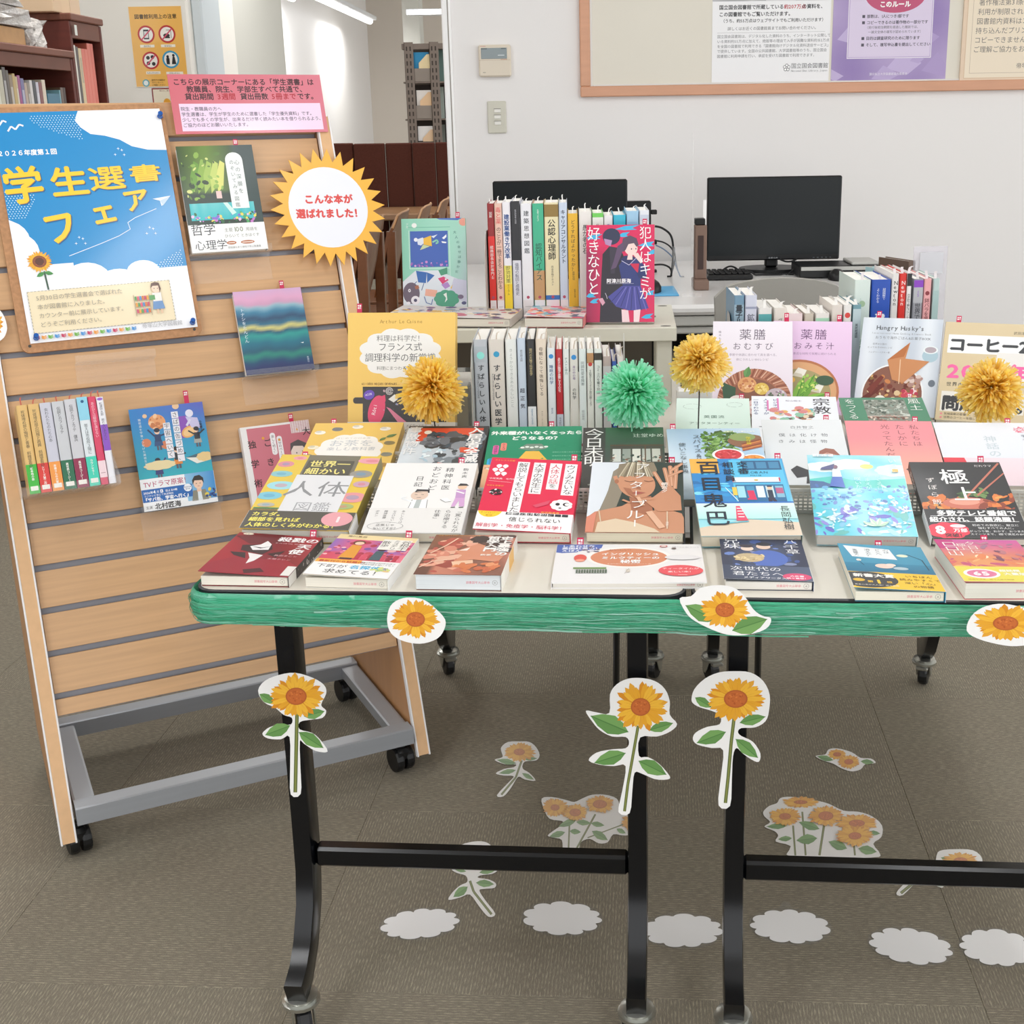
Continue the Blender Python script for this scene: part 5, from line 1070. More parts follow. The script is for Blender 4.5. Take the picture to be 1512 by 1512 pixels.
# corkboard + poster
holder('clear acrylic holder under the corkboard',.215,.352,.862,.03,.035)
M=SM@Matrix.Translation(Vector((.132,.889,.004)))@Matrix.Rotation(R(.9),4,'Z')
t=thing('corkboard','cork backed board with rounded corners behind the blue poster','board',M=M)
CORK=mat('cork','#b98a63',rough=.8,noise=((160,160,160),.18))
mb=MB(); mb.prism(rrect(0,0,.312,.436,.014,4),0,.008); mb.build('panel',CORK,t)
mb=MB()
for x,y in ((.014,.012),(.298,.012),(.298,.424)): mb.lathe([(.0028,.0081),(.0028,.0084)],10,M=Matrix.Translation(Vector((x,y,0))))
mb.build('screw_hole',mat('hole_dark'),t)
def poster(a):
    B='#0e8ccc'; Wt='#f6f7fb'
    a.rect(0,0,297,420,Wt); a.rect(0,118,297,302,B)
    def X(zx,zy): xl=-15+.115*(zy-505); xr=755+.04*(zy-505); return 297*(zx-xl)/(xr-xl)
    Y=lambda zy:420*(1-(zy-505)/1005)
    a.rect(0,0,297,Y(1255),Wt)
    # clouds
    a.poly([(297,420),(297,Y(695)),(262,Y(690)),(235,Y(672)),(215,Y(640)),(190,Y(620)),(165,Y(610)),(150,Y(580)),(142,Y(550)),(146,Y(525)),(150,420)],Wt)
    for cx,cy,rx,ry in ((20,1060,42,38),(70,1110,36,34),(100,1165,26,26)): a.ell(X(cx,cy),Y(cy),rx,ry,Wt)
    a.rect(0,Y(1300),96,Y(1175)-Y(1300),Wt)
    for cx,cy,rx,ry in ((350,1260,42,34),(480,1270,36,22),(590,1240,30,22),(640,1290,34,22)): a.ell(X(cx,cy),Y(cy),rx,ry,Wt)
    # dot fields
    rr=a.L()
    def dots(x0,x1,y0,y1,f):
        y=y0;j=0
        while y<y1:
            x=x0+(j%2)*2.6
            while x<x1:
                if f(x,y): a.ell(x,y,1.0,1.0,'#d9eefa',n=6,l=rr)
                x+=5.2
            y+=4;j+=1
    dots(66,160,368,416,lambda x,y:(x-66)>(405-y)*.9 and y>372+(x-130)*-.4 and x<150+(y-390)*.0)
    dots(2,52,228,282,lambda x,y:(x)<52-(282-y)*.1 and x<30+(y-228)*.6)
    dots(222,292,116,150,lambda x,y:x>290-(150-y)*2)
    # birds
    for bx,by,s in ((12,400,1),(38,392,1.1)): a.line([(bx-12*s,by-6),(bx-6*s,by+3),(bx,by-3),(bx+7*s,by+6),(bx+13*s,by+3)],3,Wt)
    a.t('２０２６年度第１回',0,342,11.3,'#ffffff',bold=.03)
    def big(t,zx,zy,sz,rot,sx):
        x,y=X(zx,zy),Y(zy)
        for k,(dx,dy,c) in enumerate(((2.2,-2.6,'#0d5f93'),(.7,-.9,'#c98a1c'),(0,0,'#f9cf33'))): a.t(t,x-sz*sx/2+dx,y-sz*.38+dy,sz,c,bold=.018 if sx>1.3 else .026,rot=rot,sx=sx)
    big('学',112,826,70,3,1.0); big('生',308,818,57,2,1.2); big('選',474,812,47,2,1.42); big('書',650,798,34,2,1.8)
    big('フ',262,1025,66,8,.95); big('ェ',450,965,52,8,1.0); big('ア',598,920,46,6,1.1)
    a.poly([(X(668,915),Y(915)),(X(752,905),Y(905)),(X(705,950),Y(950)),(X(700,925),Y(925))],'#f0f4fa'); a.poly([(X(700,925),Y(925)),(X(752,905),Y(905)),(X(712,948),Y(948))],'#b9cfe2')
    a.line([(X(280,1145),Y(1145)),(X(420,1100),Y(1100)),(X(500,1072),Y(1072)),(X(553,1045),Y(1045)),(X(545,1015),Y(1015)),(X(580,995),Y(995)),(X(680,960),Y(960))],1.1,'#e9f4fb')
    for zx,zy in ((540,700),(330,1085),(640,1062)):
        for dx,dy in ((-7,-3),(6,5),(0,8),(9,-4)): x,y=X(zx,zy)+dx,Y(zy)+dy; a.poly([(x-3,y),(x-.6,y-.6),(x,y-3),(x+.6,y-.6),(x+3,y),(x+.6,y+.6),(x,y+3),(x-.6,y+.6)],'#eaf6fc')
    # sunflower drawing
    x,y=X(155,1160),Y(1160); a.line([(x+5,y-18),(x+7,y-52)],3,'#3c5a4a'); leaf(a,x+5,y-20,x-9,y-27,.5,'#4c9a50','#3b7a40'); leaf(a,x+5,y-20,x+20,y-24,.5,'#4c9a50','#3b7a40')
    sunflower(a,x,y,22,20,12,n=24,c1='#f6b82c',c2='#ea9f20',core='#8a4d33'); a.ell(x,y,7.5,7,'#5d3326')
    # note box
    a.rect(9,17,250,76,'#efe0bd')
    for k in range(42): a.rect(9+k*6,92.2,3.6,.8,'#9a927e'); a.rect(9+k*6,16.6,3.6,.8,'#9a927e')
    for k in range(13): a.rect(8.6,17+k*6,.8,3.6,'#9a927e'); a.rect(258.6,17+k*6,.8,3.6,'#9a927e')
    for k,q in enumerate(('5月30日の学生選書会で選ばれた','本が図書館に入りました。','カウンター前に展示しています。','どうぞご利用ください。')): a.t(q,22-k*.2,(76-16.2*k),10.2,'#a39b8c')
    # cart and librarian
    for k in range(3): a.rect(190,34+k*12,28,1.2,'#b9a78e')
    for k in range(3):
        for j in range(6): a.rect(191.5+j*4.3,35.5+k*12,3.4,7.5,['#c8486a','#e9a23b','#5aa05a','#e05a7a','#4a8ac4','#d9703a'][(j+k)%6])
    a.line([(190,30),(190,70)],1.2,'#b9a78e'); a.line([(218,30),(218,70)],1.2,'#b9a78e')
    a.rect(228,32,3,14,'#e8c2a2'); a.rect(235,32,3,14,'#e8c2a2'); a.poly([(224,58),(240,58),(243,40),(221,40)],'#6b93c4'); a.rect(224,55,16,16,'#efe9e4'); a.rect(218,58,10,9,'#5aa05a'); a.ell(232,79,8,8.5,'#f3d3ba'); a.poly([(223,80),(225,89),(232,91),(239,89),(241,78),(238,70),(237,84),(227,84)],'#5c3a2c'); a.ell(229,79,.8,1,'#4a2a20'); a.ell(235,79,.8,1,'#4a2a20')
    for k in range(16):
        c=['#c0305a','#e59a3c','#6aae3f','#3f8fd0'][k%4]; x=9+k*11.2; a.poly([(x,12),(x+4,10.5),(x+4,4.5),(x,6)],c); a.poly([(x+8,12),(x+4,10.5),(x+4,4.5),(x+8,6)],mixc(c,'#ffffff',.15))
    a.t('帝塚山大学図書館',196,7,9.2,'#a9a9ae')
onslat('poster','blue sky poster with yellow lettering and white clouds','poster',.1475,.905,.0135,.297*.972,.410,lambda a:(setattr(a,'T',(lambda T:lambda x,y,l:T(max(0,min(297,x))*.972,max(0,min(420,y))*.976,l))(a.T)),poster(a)),'#f6f7fb',roll=.9)
def pin(label,u,v):
    M=SM@Matrix.Translation(Vector((u,v,.0155))); mb=MB(); mb.lathe([(.0007,-.003),(.0007,.002),(.0052,.002),(.0048,.004),(.0026,.0055),(.0026,.0095),(.0046,.011),(.0042,.013)],14,M=Matrix.Rotation(R(-18),4,'X')); o=mb.build('push_pin',mat('blue_pin','#1457a8',rough=.25,coat=.6),smooth=True); o.matrix_basis=M; o['label']=label;o['category']='push pin'
pin('blue push pin at the top right corner of the blue poster',.428,1.303); pin('blue push pin at the bottom right corner of the blue poster',.4275,.917); pin('blue push pin at the bottom left corner of the blue poster',.158,.913)
def pink(a):
    a.rect(0,0,a.w,a.h,'#cf6673'); a.grad(lambda u,v:mixc('#cf6673','#d67888',u),6,3)
    s=1.0; H=a.h
    a.t('こちらの展示コーナーにある「学生選書」は',a.w*.5-3,H-19.5,13.4,'#3a1420',al='c',bold=.025)
    a.t('教職員、院生、学部生すべて共通で、',a.w*.5,H-33.5,13.4,'#3a1420',al='c',bold=.025)
    x=26; a.t('貸出期間',x,H-47.5,13.4,'#3a1420',bold=.025); a.t('3週間',x+60,H-47.5,13.4,'#b02030',bold=.025); a.t('貸出冊数',x+103,H-47.5,13.4,'#3a1420',bold=.025); a.t('5冊まで',x+163,H-47.5,13.4,'#b02030',bold=.025); a.t('です。',x+213,H-47.5,13.4,'#3a1420',bold=.025)
    a.rect(13,5,a.w-21,H-61,'#ecd3ea')
    for k,q in enumerate(('院生・教職員の方へ','学生選書は、学生が学生のために選書した「学生優先資料」です。','少しでも多くの学生が、出来るだけ早く読みたい本を借りられるよう、','ご協力のほどお願いいたします。')): a.t(q,15,H-69-10.2*k,8.4,'#5a5064',bold=.012)
onslat('notice','pink loan rules notice on top of the slat wall','sign',.452,1.270,.016,.290,.113,pink,'#de7682',th=.0012,roll=-.3)
# sun shaped sign
def sunsign():
    M=SM@Matrix.Translation(Vector((.7155,1.117,.026)))@Matrix.Rotation(R(-2),4,'Z'); n=26; P=[]
    for k in range(2*n): t=math.pi*k/n+.03; r=.1135 if k%2==0 else .0885; P.append((r*math.cos(t),r*math.sin(t)*1.02))
    mb=MB(); mb.prism(P,0,.0022,c='#efb23c'); a=Art(mb,1,1,lambda x,y,l:(x/1000,y/1000,.0022+l))
    a.poly(P and [(x*1000,y*1000) for x,y in P],'#f0b440'); a.ell(0,0,78,79,'#e9ebf4',48)
    a.t('こんな本が',2,9,19,'#d8453f',al='c',bold=.055,gap=1.02,rot=0); a.t('選ばれました！',1,-19,19,'#d8453f',al='c',bold=.055,gap=1.0)
    o=mb.build('sun_sign',LAMI); o.matrix_basis=M; o['label']='sun shaped orange and white sign with red lettering on the slat wall'; o['category']='sign'
sunsign()
def sbook(label,u0,u1,v0,v1,art,off=.026,t=.016,th=0,**k):
    w=u1-u0;h=v1-v0; M=SM@Matrix.Translation(Vector(((u0+u1)/2,v0,off)))
    P=M.translation; return book(label,P,SYAW,STILT+th,w,h,t,art,**k)
sN=lambda w:.016
def covA(a):   # green and dark fantasy cover
    W,H=a.w,a.h
    def f(u,v):
        c=mixc('#3a4a42','#22302c',v) 
        if v>.55: c=mixc(c,'#7da13e',max(0,1-abs(u-.35)*2.2)*.7)
        if u>.7: c=mixc(c,'#4a5a5c',.5)
        return c
    a.grad(f,16,24)
    for k,(x,c) in enumerate(((16,'#6c9a3c'),(28,'#8db04a'),(40,'#a3bf5a'),(52,'#bfcf6c'),(64,'#d8d977'))): a.poly([(x,H*.55),(x+12,H*.62),(x+20,H*.83),(x+12,H*.86),(x+2,H*.72)],c)
    a.specks(40,5,H*.5,75,H*.95,['#8fb353','#5c7f38','#d6db8a','#33452f'],2,7)
    a.grad(lambda u,v:mixc('#3bb9c0','#8fd9d8',abs(math.sin(u*20))*.6*v),14,5,8,H*.30,W*.85,H*.16)
    a.specks(70,8,H*.27,W-10,H*.36,['#c77fc9','#8a6fd0','#e8d86a','#e9c4e6','#5aa86a','#3b6b48'],1.2,3.6,.9)
    a.poly([(70,H*.46),(78,H*.46),(92,H*.36),(84,H*.34)],'#cfeee6'); a.rect(60,H*.5,10,14,'#e7c7c2')
    P=rrect(86,H*.40,118,H*.93,15,5); a.poly([(x,y if y>H*.6 else y) for x,y in P],'#eef1ef'); a.rect(86,H*.40,32,14,'#eef1ef')
    a.t('心の深層を',107,H*.86,10,'#5a6a6a',vert=True,gap=1.35); a.t('のぞいてみる図鑑',97,H*.86,9,'#5a6a6a',vert=True,gap=1.28)
def bandA(b): b.t('哲学',3,34,23,'#2c3134'); b.t('心理学',6,6,20,'#3a3f42'); b.t('主要',64,37,8,'#8a8f86'); b.t('100',81,36,13,'#6f7a5a'); b.t('用語を',104,37,7.6,'#8a8f86'); b.t('ひらいて ときほぐす',63,26,7,'#8a8f86'); b.ell(74,15.5,9,3.4,'#b8734f'); b.ell(104,15.5,13,3.4,'#b8734f'); b.rect(68,14.6,12,1.6,'#f2e3d8'); b.rect(94,14.6,20,1.6,'#f2e3d8'); b.t('豆知識も多く感性で学ぶ教養書',66,5,4.4,'#6a6f6a')
sbook('green fantasy garden book with a white band under the pink notice',.445,.585,1.043,1.243,covA,off=.030,t=.020,band=(52,bandA),spine='r',tag=.8,page='#ece9e2',base='#2c3a36',stamp=False)
holder('clear acrylic holder under the green fantasy garden book',.44,.592,1.041,.034)
def covB(a):
    W,H=a.w,a.h; rr=random.Random(3)
    def f(u,v):
        n=.012*math.sin(9*u+6*v)+.008*math.sin(23*u-11*v)
        v2=v+n
        st=[(0,'#232a5a'),(.09,'#27376a'),(.15,'#1e4f70'),(.22,'#2a8a7a'),(.27,'#205a72'),(.36,'#1d6f86'),(.45,'#2a9a94'),(.50,'#1b5674'),(.545,'#d8cf7a'),(.59,'#2f6f8a'),(.66,'#2b4a6c'),(.74,'#3d7fa0'),(.80,'#8fb6c4'),(.83,'#c99ab8'),(.9,'#dba3c4'),(1.05,'#c9a9cf')]
        for (a0,c0),(a1,c1) in zip(st,st[1:]):
            if a0<=v2<a1: return mixc(c0,c1,(v2-a0)/(a1-a0))
        return lin(st[0][1] if v2<0 else st[-1][1])
    a.grad(f,22,46); a.t('トナシをたんどん',12,H*.80,8,'#d9e6ee',vert=True,gap=1.05); a.t('新潮社',W-9,H*.16,4,'#c9d6e4',vert=True); a.poly([(W-18,H*.33),(W-12,H*.335),(W-13,H*.32)],'#e6eef2')
sbook('dark blue and pink striped painterly book on the slat wall',.508,.638,.808,.968,covB,off=.028,t=.020,th=-3,spine='r',tag=.74,base='#27365e',page='#efece6',stamp=False,tagup=.017)
holder('clear acrylic holder under the blue striped painterly book',.503,.645,.805,.034)
def person(a,x,y,s,hair,top,low,skin='#f0c9ae',arm=0):
    a.rect(x-1.6*s,y-6*s,1.3*s,5*s,'#5a5560'); a.rect(x+.4*s,y-6*s,1.3*s,5*s,'#5a5560'); a.poly([(x-2.4*s,y+1*s),(x+2.4*s,y+1*s),(x+3*s,y-3*s),(x-3*s,y-3*s)],low); a.poly([(x-2.2*s,y+5*s),(x+2.2*s,y+5*s),(x+2*s,y),(x-2*s,y)],top)
    a.line([(x-2*s,y+4*s),(x-6*s,y+(7+arm)*s)],1.1*s,top); a.line([(x+2*s,y+4*s),(x+6*s,y+(7-arm)*s)],1.1*s,top); a.ell(x,y+7*s,1.8*s,2*s,skin,12); a.ell(x,y+8*s,2*s,1.6*s,hair,12)
def covC(a):
    W,H=a.w,a.h
    a.grad(lambda u,v:mixc(mixc('#2cc0b4','#2f86cc',min(1,v*1.1)),'#6a3fb4',max(0,v-.7)*2.2*u),14,20)
    a.ell(W*.35,H*.85,15,14,'#e7a06a'); a.specks(14,W*.26,H*.79,W*.44,H*.92,['#f3c79a','#c97a4a'],2,5)
    for x,y,r in ((W*.2,H*.92,4),(W*.17,H*.66,8),(W*.42,H*.62,8),(W*.63,H*.985,6)): a.ell(x,y,r,r*.95,'#d9825a' if y<H*.9 else '#e9c39a')
    a.poly([(W*.6,H*.88),(W*.75,H*.88),(W*.88,H*.7),(W*.66,H*.66)],'#8a4fb8'); a.ell(W*.76,H*.72,14,10,'#e7ab63',rot=25); a.ell(W*.76,H*.72,11,7,'#f0c78c',rot=25)
    a.ell(W*.8,H*.9,7,7,'#e4e2f2'); a.poly([(W*.74,H*.87),(W*.9,H*.85),(W*.93,H*.74),(W*.8,H*.76)],'#c9c4e6'); a.line([(W*.8,H*.84),(W*.74,H*.78)],4,'#d9d6ee')
    person(a,W*.33,H*.66,2.6,'#2a2a3a','#28406a','#31507f',arm=2); person(a,W*.86,H*.64,2.4,'#2a2630','#2f3338','#a6a7a0',arm=0); person(a,W*.28,H*.38,2.4,'#2a2a3a','#3a3f78','#3a3f78',arm=-2); person(a,W*.55,H*.46,2.6,'#2a2420','#2d3136','#e08a3a',arm=3)
    a.poly([(W*.66,H*.47),(W*.85,H*.5),(W*.99,H*.42),(W*.8,H*.4)],'#eceae0'); a.poly([(W*.66,H*.47),(W*.85,H*.5),(W*.97,H*.44),(W*.8,H*.46)],'#4a6a78')
    a.cloud(W*.3,H*.43,26,8,'#e9d9a8'); a.cloud(W*.92,H*.46,14,8,'#e7c98c')
    for q,x,y0 in (('さばの缶づめ、',W*.60,H*.93),('宇宙へいく',W*.47,H*.83)):
        for k,ch in enumerate(q): y=y0-k*13.2; a.rect(x-6,y-11.5,12,12,'#ecebf2'); a.t(ch,x,y,10,'#2f3040',vert=True)
    a.t('小坂康之',W*.93,H*.82,5,'#111a3a',vert=True,bold=.03); a.t('林公代',W*.88,H*.74,5,'#111a3a',vert=True,bold=.03); a.t('鯖街道を宇宙へつなげた高校生たち',W*.12,H*.9,5,'#e9f4f4',vert=True,gap=1.15)
def bandC(b):
    w=b.w; b.rect(0,0,w,58,'#f4f5f7'); b.grad(lambda u,v:mixc('#8fc3e4','#3f8fd0',u),8,4,w*.6,8,w*.4,50); b.t('TVドラマ原案！',5,43,12,'#b84a6a',bold=.01,sx=.95); b.rect(0,16,w*.68,23,'#2467b4'); b.t('2026年',3,31,5,'#fff',bold=.03); b.t('4',20,30.5,8,'#fff',bold=.04); b.t('月',25.5,31,5,'#fff'); b.t('13',31,30.5,8,'#fff',bold=.04); b.t('日よる9時',41,31,4.6,'#fff',bold=.02); b.t('フジテレビ系にて放送開始',3,25.5,4.3,'#fff'); b.t('『サバ缶、宇宙へ行く』',1,17.5,7.6,'#fff',bold=.035)
    b.t('主演',3,4,6,'#222'); b.t('北村匠海',19,2.5,11.5,'#222',bold=.035)
    x=w*.77; b.poly([(x-15,7),(x+15,7),(x+11,26),(x-11,26)],'#8a8878'); b.poly([(x-4,7),(x+4,7),(x+3,26),(x-3,26)],'#dfe8ee'); b.rect(x-4,23,8,8,'#e8bfa4'); b.ell(x,38,8.5,10,'#efcbb2'); b.poly([(x-10,36),(x-10,45),(x-5,52),(x+4,53),(x+10,47),(x+10,37),(x+7,43),(x-6,44)],'#2b2523'); b.ell(x-3.4,38,1,.7,'#2b2523'); b.ell(x+3.4,38,1,.7,'#2b2523'); b.line([(x-2,33),(x+2,33)],.7,'#b5665a')
    b.specks(16,w*.86,10,w-2,26,['#e8cf4a','#3b5a9a','#2a3f78'],2,4); b.ell(w*.62,33,7,7,'#f2f4f8'); b.t('毎週月曜',w*.62-6.4,33,3.2,'#3a5a8a'); b.t('夜9時',w*.62-4.4,29.4,3.2,'#3a5a8a')
sbook('turquoise space and people book with a photo band on the slat wall',.290,.420,.583,.769,covC,off=.028,t=.016,band=(58,bandC),spine='r',tag=.8,base='#2f7fb4',stamp=False,tagup=.024)
holder('clear acrylic holder under the turquoise space book',.285,.428,.581,.034)
def covD(a):
    W,H=a.w,a.h; a.rect(0,0,W,H,'#efeceb'); a.rect(11,8,W-11,H-12,'#cf7684'); 
    l=a.L()
    a.rect(W*.72,H*.88,W*.28,H*.12,'#f0e6e6')
    for k in range(8): a.line([(W*.74+k*4.5,H*.88),(W*.74+k*4.5,H)],.6,'#c98a94'); a.line([(W*.72,H*.885+k*2.8),(W,H*.885+k*2.8)],.6,'#c98a94')
    for q,x,y in (('大',W*.94,H*.93),('ごきげ',W*.27+11,H*.86),('独学術',W*.13,H*.86)): a.t(q,x,y,16,'#3c3234',vert=True,gap=2.3,bold=.01)
    for q,x,y,h in (('楽しく続く！',W*.44,H*.9,40),('自分のペースで',W*.53,H*.86,48)): a.poly(rrect(x-5,y-h,x+5,y+2,4.5),'#f3eef0'); a.t(q,x,y-2,6,'#5a4a50',vert=True,gap=1.0)
    a.ell(W*.80,H*.68,17,19,'#f3ded4'); a.poly([(W*.66,H*.69),(W*.68,H*.78),(W*.8,H*.81),(W*.92,H*.76),(W,H*.6),(W*.98,H*.55),(W*.93,H*.66),(W*.85,H*.74),(W*.72,H*.75)],'#5d5557'); a.ell(W*.75,H*.675,1,1.5,'#3c3234'); a.ell(W*.84,H*.685,1,1.5,'#3c3234'); a.line([(W*.77,H*.63),(W*.81,H*.63)],.8,'#b0505a'); a.specks(3,W*.3,H*.8,W*.9,H*.95,['#e9a43c'],2,3,.9)
    a.line([(W*.42,H*.56),(W*.55,H*.49),(W*.66,H*.40)],5,'#f3ded4'); a.t('みたも',W*.2,H*.3,5,'#7a5a60',vert=True)
sbook('pink study advice book behind the yellow tea book, on the slat wall',.482,.612,.527,.713,covD,off=.028,t=.018,th=-2,spine='l',tag=.76,base='#efeceb',stamp=False,tagup=.016)
holder('clear acrylic holder under the pink study advice book',.478,.617,.525,.034)
# eight pocket books in a clear tray
t=thing('acrylic_book_tray','clear acrylic tray holding eight small spine out books','display holder',M=SM@Matrix.Translation(Vector((.17,.637,.0012))))
mb=MB(); mb.box((-.078,0,0),(.078,.10,.0018)); mb.build('back_plate',ACRYL,t)
mb=MB(); mb.box((-.078,-.0022,.0018),(.078,0,.118)); mb.build('base_plate',ACRYL,t)
mb=MB(); mb.box((-.078,.0002,.116),(.078,.012,.118)); mb.build('front_lip',ACRYL,t)
for s_ in (-1,1):
    mb=MB(); mb.prism([(.002,.0004),(.115,.0004),(.115,.012),(.002,.095)],s_*.0785-.001,s_*.0785+.001,T=lambda z,y,x:(x,y,z)); mb.build('side_plate',ACRYL,t)
u=[.1035,.1213,.1395,.1585,.1785,.1985,.2165,.2300,.2425]
sp8=[('mustard paperback with a green band, leftmost in the clear tray','#dfb873','#3fb53a','死体埋め部の悔恨と青春　斜線堂有紀','#3c3226','新本格の祭'),
('mustard paperback with a red band in the clear tray','#dfb873','#d8382f','死体埋め部の回想と再興　斜線堂有紀','#3c3226','シリーズ第二作'),
('lilac grey paperback with an orange band in the clear tray','#c9c9d6','#f09a45','失われたものたちの本','#55575f','本屋さんの大冒険'),
('silver grey paperback with a dark green band in the clear tray','#c9cbcf','#1f6b4a','伝説とカフェラテ','#2d2f33','異世界コージー'),
('silver grey paperback with a maroon band in the clear tray','#cdcdd2','#8f2148','伝説とカフェラテ　傭兵','#2d2f33','異世界コージー'),
('white paperback with pale blue top and turquoise band in the clear tray','#dfe6ea','#3fcfb4','答えは市役所３階に','#46525a','カウンセラー'),
('hot pink paperback with a library label in the clear tray','#d93f63','#f0d6dc','あのひとは蜘蛛を潰せない','#f3c9d4',''),
('slim white paperback with a violet panel, rightmost in the clear tray','#ececf2','#f2f2f6','松浦弥太郎　眠れないあなたに','#3f3f52','')]
for i,(lab,c,bc,tx,tc,bt) in enumerate(sp8):
    w=u[i+1]-u[i]-.0012; h=[.150,.150,.150,.150,.1515,.153,.152,.150][i]
    M=SM@Matrix.Translation(Vector(((u[i]+u[i+1])/2,.6375,.114)))@Matrix(((1,0,0,0),(0,0,1,0),(0,-1,0,0),(0,0,0,1)))
    def sp(a,c=c,bc=bc,tx=tx,tc=tc,bt=bt,i=i):
        W,H=a.w,a.h
        if i<6: a.rect(0,0,W,H*.33,bc); a.rect(W*.15,H*.035,W*.7,H*.05,'#f1eee6'); a.t(bt,W*.5,H*.30,min(4.6,W*.32),'#f4f1ea',vert=True,bold=.02)
        if i==5: a.rect(0,H*.74,W,H*.26,'#8fd0e6'); a.ell(W*.5,H*.95,2.6,2.6,'#1f5a86')
        if i==6: a.rect(0,H*.08,W,H*.19,bc); a.rect(W*.2,H*.13,W*.6,.8,'#9a6a74')
        if i==7: a.rect(0,H*.38,W,H*.30,'#8a4fc0'); a.ell(W*.5,H*.975,W*.4,2.4,'#9a5fc8')
        a.t(tx,W*.5,H*(.94 if i!=5 else .70),min(6.4,W*.46),tc,vert=True,gap=.9)
    spine_book(lab,-w/2,w/2,0,0,h,.105,c,sp,M=M,slip='#c86a58',top='#e9dfc8')
# ================================================================ BOOK COVERS ON THE TABLES
def c_angel(a):
    W,H=a.w,a.h; a.grad(lambda u,v:mixc('#7f1626','#a8222f',.5+.5*math.sin(5*u+3*v)),10,14)
    a.poly([(0,H*.2),(W*.28,H*.42),(W*.5,H*.36),(W*.8,H*.4),(W,H*.25),(W,0),(0,0)],'#9c2033'); a.poly([(0,H*.9),(W*.3,H),(W*.55,H),(W*.6,H*.78),(W*.25,H*.72)],'#6a1420')
    a.poly([(W*.18,H*.68),(W*.22,H*.55),(W*.5,H*.48),(W*.56,H*.62),(W*.5,H*.75)],'#3a2226'); a.poly([(W*.28,H*.66),(W*.35,H*.57),(W*.52,H*.6),(W*.50,H*.74),(W*.42,H*.82),(W*.38,H*.72)],'#f1eeee'); a.poly([(W*.30,H*.66),(W*.42,H*.62),(W*.52,H*.69),(W*.43,H*.645)],'#2b1c20')
    a.poly([(W*.33,H*.5),(W*.52,H*.46),(W*.48,H*.32),(W*.42,H*.24),(W*.40,H*.38)],'#efeaea'); a.poly([(W*.12,H*.5),(W*.3,H*.5),(W*.36,H*.36),(W*.2,H*.42)],'#3a2226'); a.poly([(W*.55,H*.5),(W*.72,H*.6),(W*.68,H*.42)],'#3a2226')
    a.poly([(W*.45,H*.1),(W*.62,H*.16),(W*.70,H*.08),(W*.5,H*.02)],'#4a1620'); a.ell(W*.12,H*.97,7,4,'#efe3cf'); a.t('文庫',W*.08,H*.955,3.4,'#5a3a2a')
    a.t('殺戮の',W*.52,H*.84,18,'#f6f2f2',bold=.03); a.t('天',W*.80,H*.68,19,'#f6f2f2',bold=.03); a.t('使',W*.76,H*.54,19,'#f6f2f2',bold=.03); a.t('BIOLOGICAL ARCHIVE',W*.53,H*.77,4,'#e8c9cd'); a.t('真田まこと',W*.64,H*.46,6,'#e7b4bb'); a.t('木爾チレン',W*.60,H*.37,6,'#e7b4bb')
    a.rect(W*.90,H*.02,W*.10,H*.22,'#e9e6e2')
book('dark red novel with a black haired masked figure, leftmost of the front row',(-.404,1.428,.709),-5.4,0,.111,.147,.0135,c_angel,base='#8d1c2b',open_=3.2,tag=.88,spc='#2b2022',spineart=lambda a:(a.rect(0,0,a.w,a.h*.2,'#e9e6e2'),a.specks(16,1,a.h*.25,a.w-1,a.h,['#8a8486','#c9c4c4','#4a4244'],1,4)))
def c_walk(a):
    W,H=a.w,a.h; a.rect(0,0,W,H,'#efd9a6'); a.grad(lambda u,v:mixc('#e0587a','#8a66b8',.5+.5*math.sin(8*u+2))if v>.3 else mixc('#d03a5a','#e8748c',u),14,10,0,H*.38,W,H*.50)
    a.specks(60,2,H*.4,W-2,H*.85,['#b02a4a','#e890a4','#7a4a9a','#c83f58','#efb8bd','#5a3a6a'],2,6,.9)
    for k in range(7): a.rect(W*.42+k*8,H*.4,6,20,['#c02848','#d84a68','#a02040'][k%3])
    a.poly([(W*.22,H*.40),(W*.42,H*.42),(W*.40,H*.72),(W*.27,H*.74)],'#e39a2c'); a.rect(W*.25,H*.39,W*.15,5,'#3a2a2a'); a.ell(W*.33,H*.80,8,8,'#6a3a2a'); a.ell(W*.34,H*.78,6,6,'#f0cdb4'); a.poly([(W*.60,H*.40),(W*.74,H*.40),(W*.72,H*.62),(W*.62,H*.62)],'#3a5a66'); a.ell(W*.67,H*.67,6,6,'#4a2a20')
    a.rect(W*.60,H*.66,W*.36,H*.26,'#f1efe9'); a.t('谷根千',W*.90,H*.91,13,'#3a3a3c',vert=True,gap=.95); a.t('ミステリ',W*.78,H*.91,10,'#3a3a3c',vert=True,gap=.9); a.t('散歩',W*.66,H*.88,12,'#3a3a3c',vert=True); a.t('東川篤哉',W*.12,H*.93,6.5,'#5a4a30')
def b_walk(b):
    b.rect(0,44,b.w*.55,12,'#f0b23a'); b.t('最新刊から話題作！',4,46,7,'#c0392b',bold=.03); b.t('下町が',6,27,13,'#2a2e30'); b.t('名探偵',48,27,13,'#3fb4e0',bold=.03); b.t('を',88,27,10,'#2a2e30'); b.t('求めてる！',20,9,15,'#2a2e30'); b.specks(9,b.w-26,22,b.w-6,34,['#d8e08a','#b6cf7c','#e9c78a'],2,5); b.t('鰯の料理が好評の店で',b.w*.56,48,4.3,'#6a6f70'); b.t('探偵が謎を解いてゆく',b.w*.56,42,4.3,'#6a6f70')
book('pink and orange mystery novel with a white band, second in the front row',(-.279,1.415,.709),-7.3,0,.104,.152,.014,c_walk,base='#f1efe9',open_=2.2,band=(56,b_walk),tag=.87)
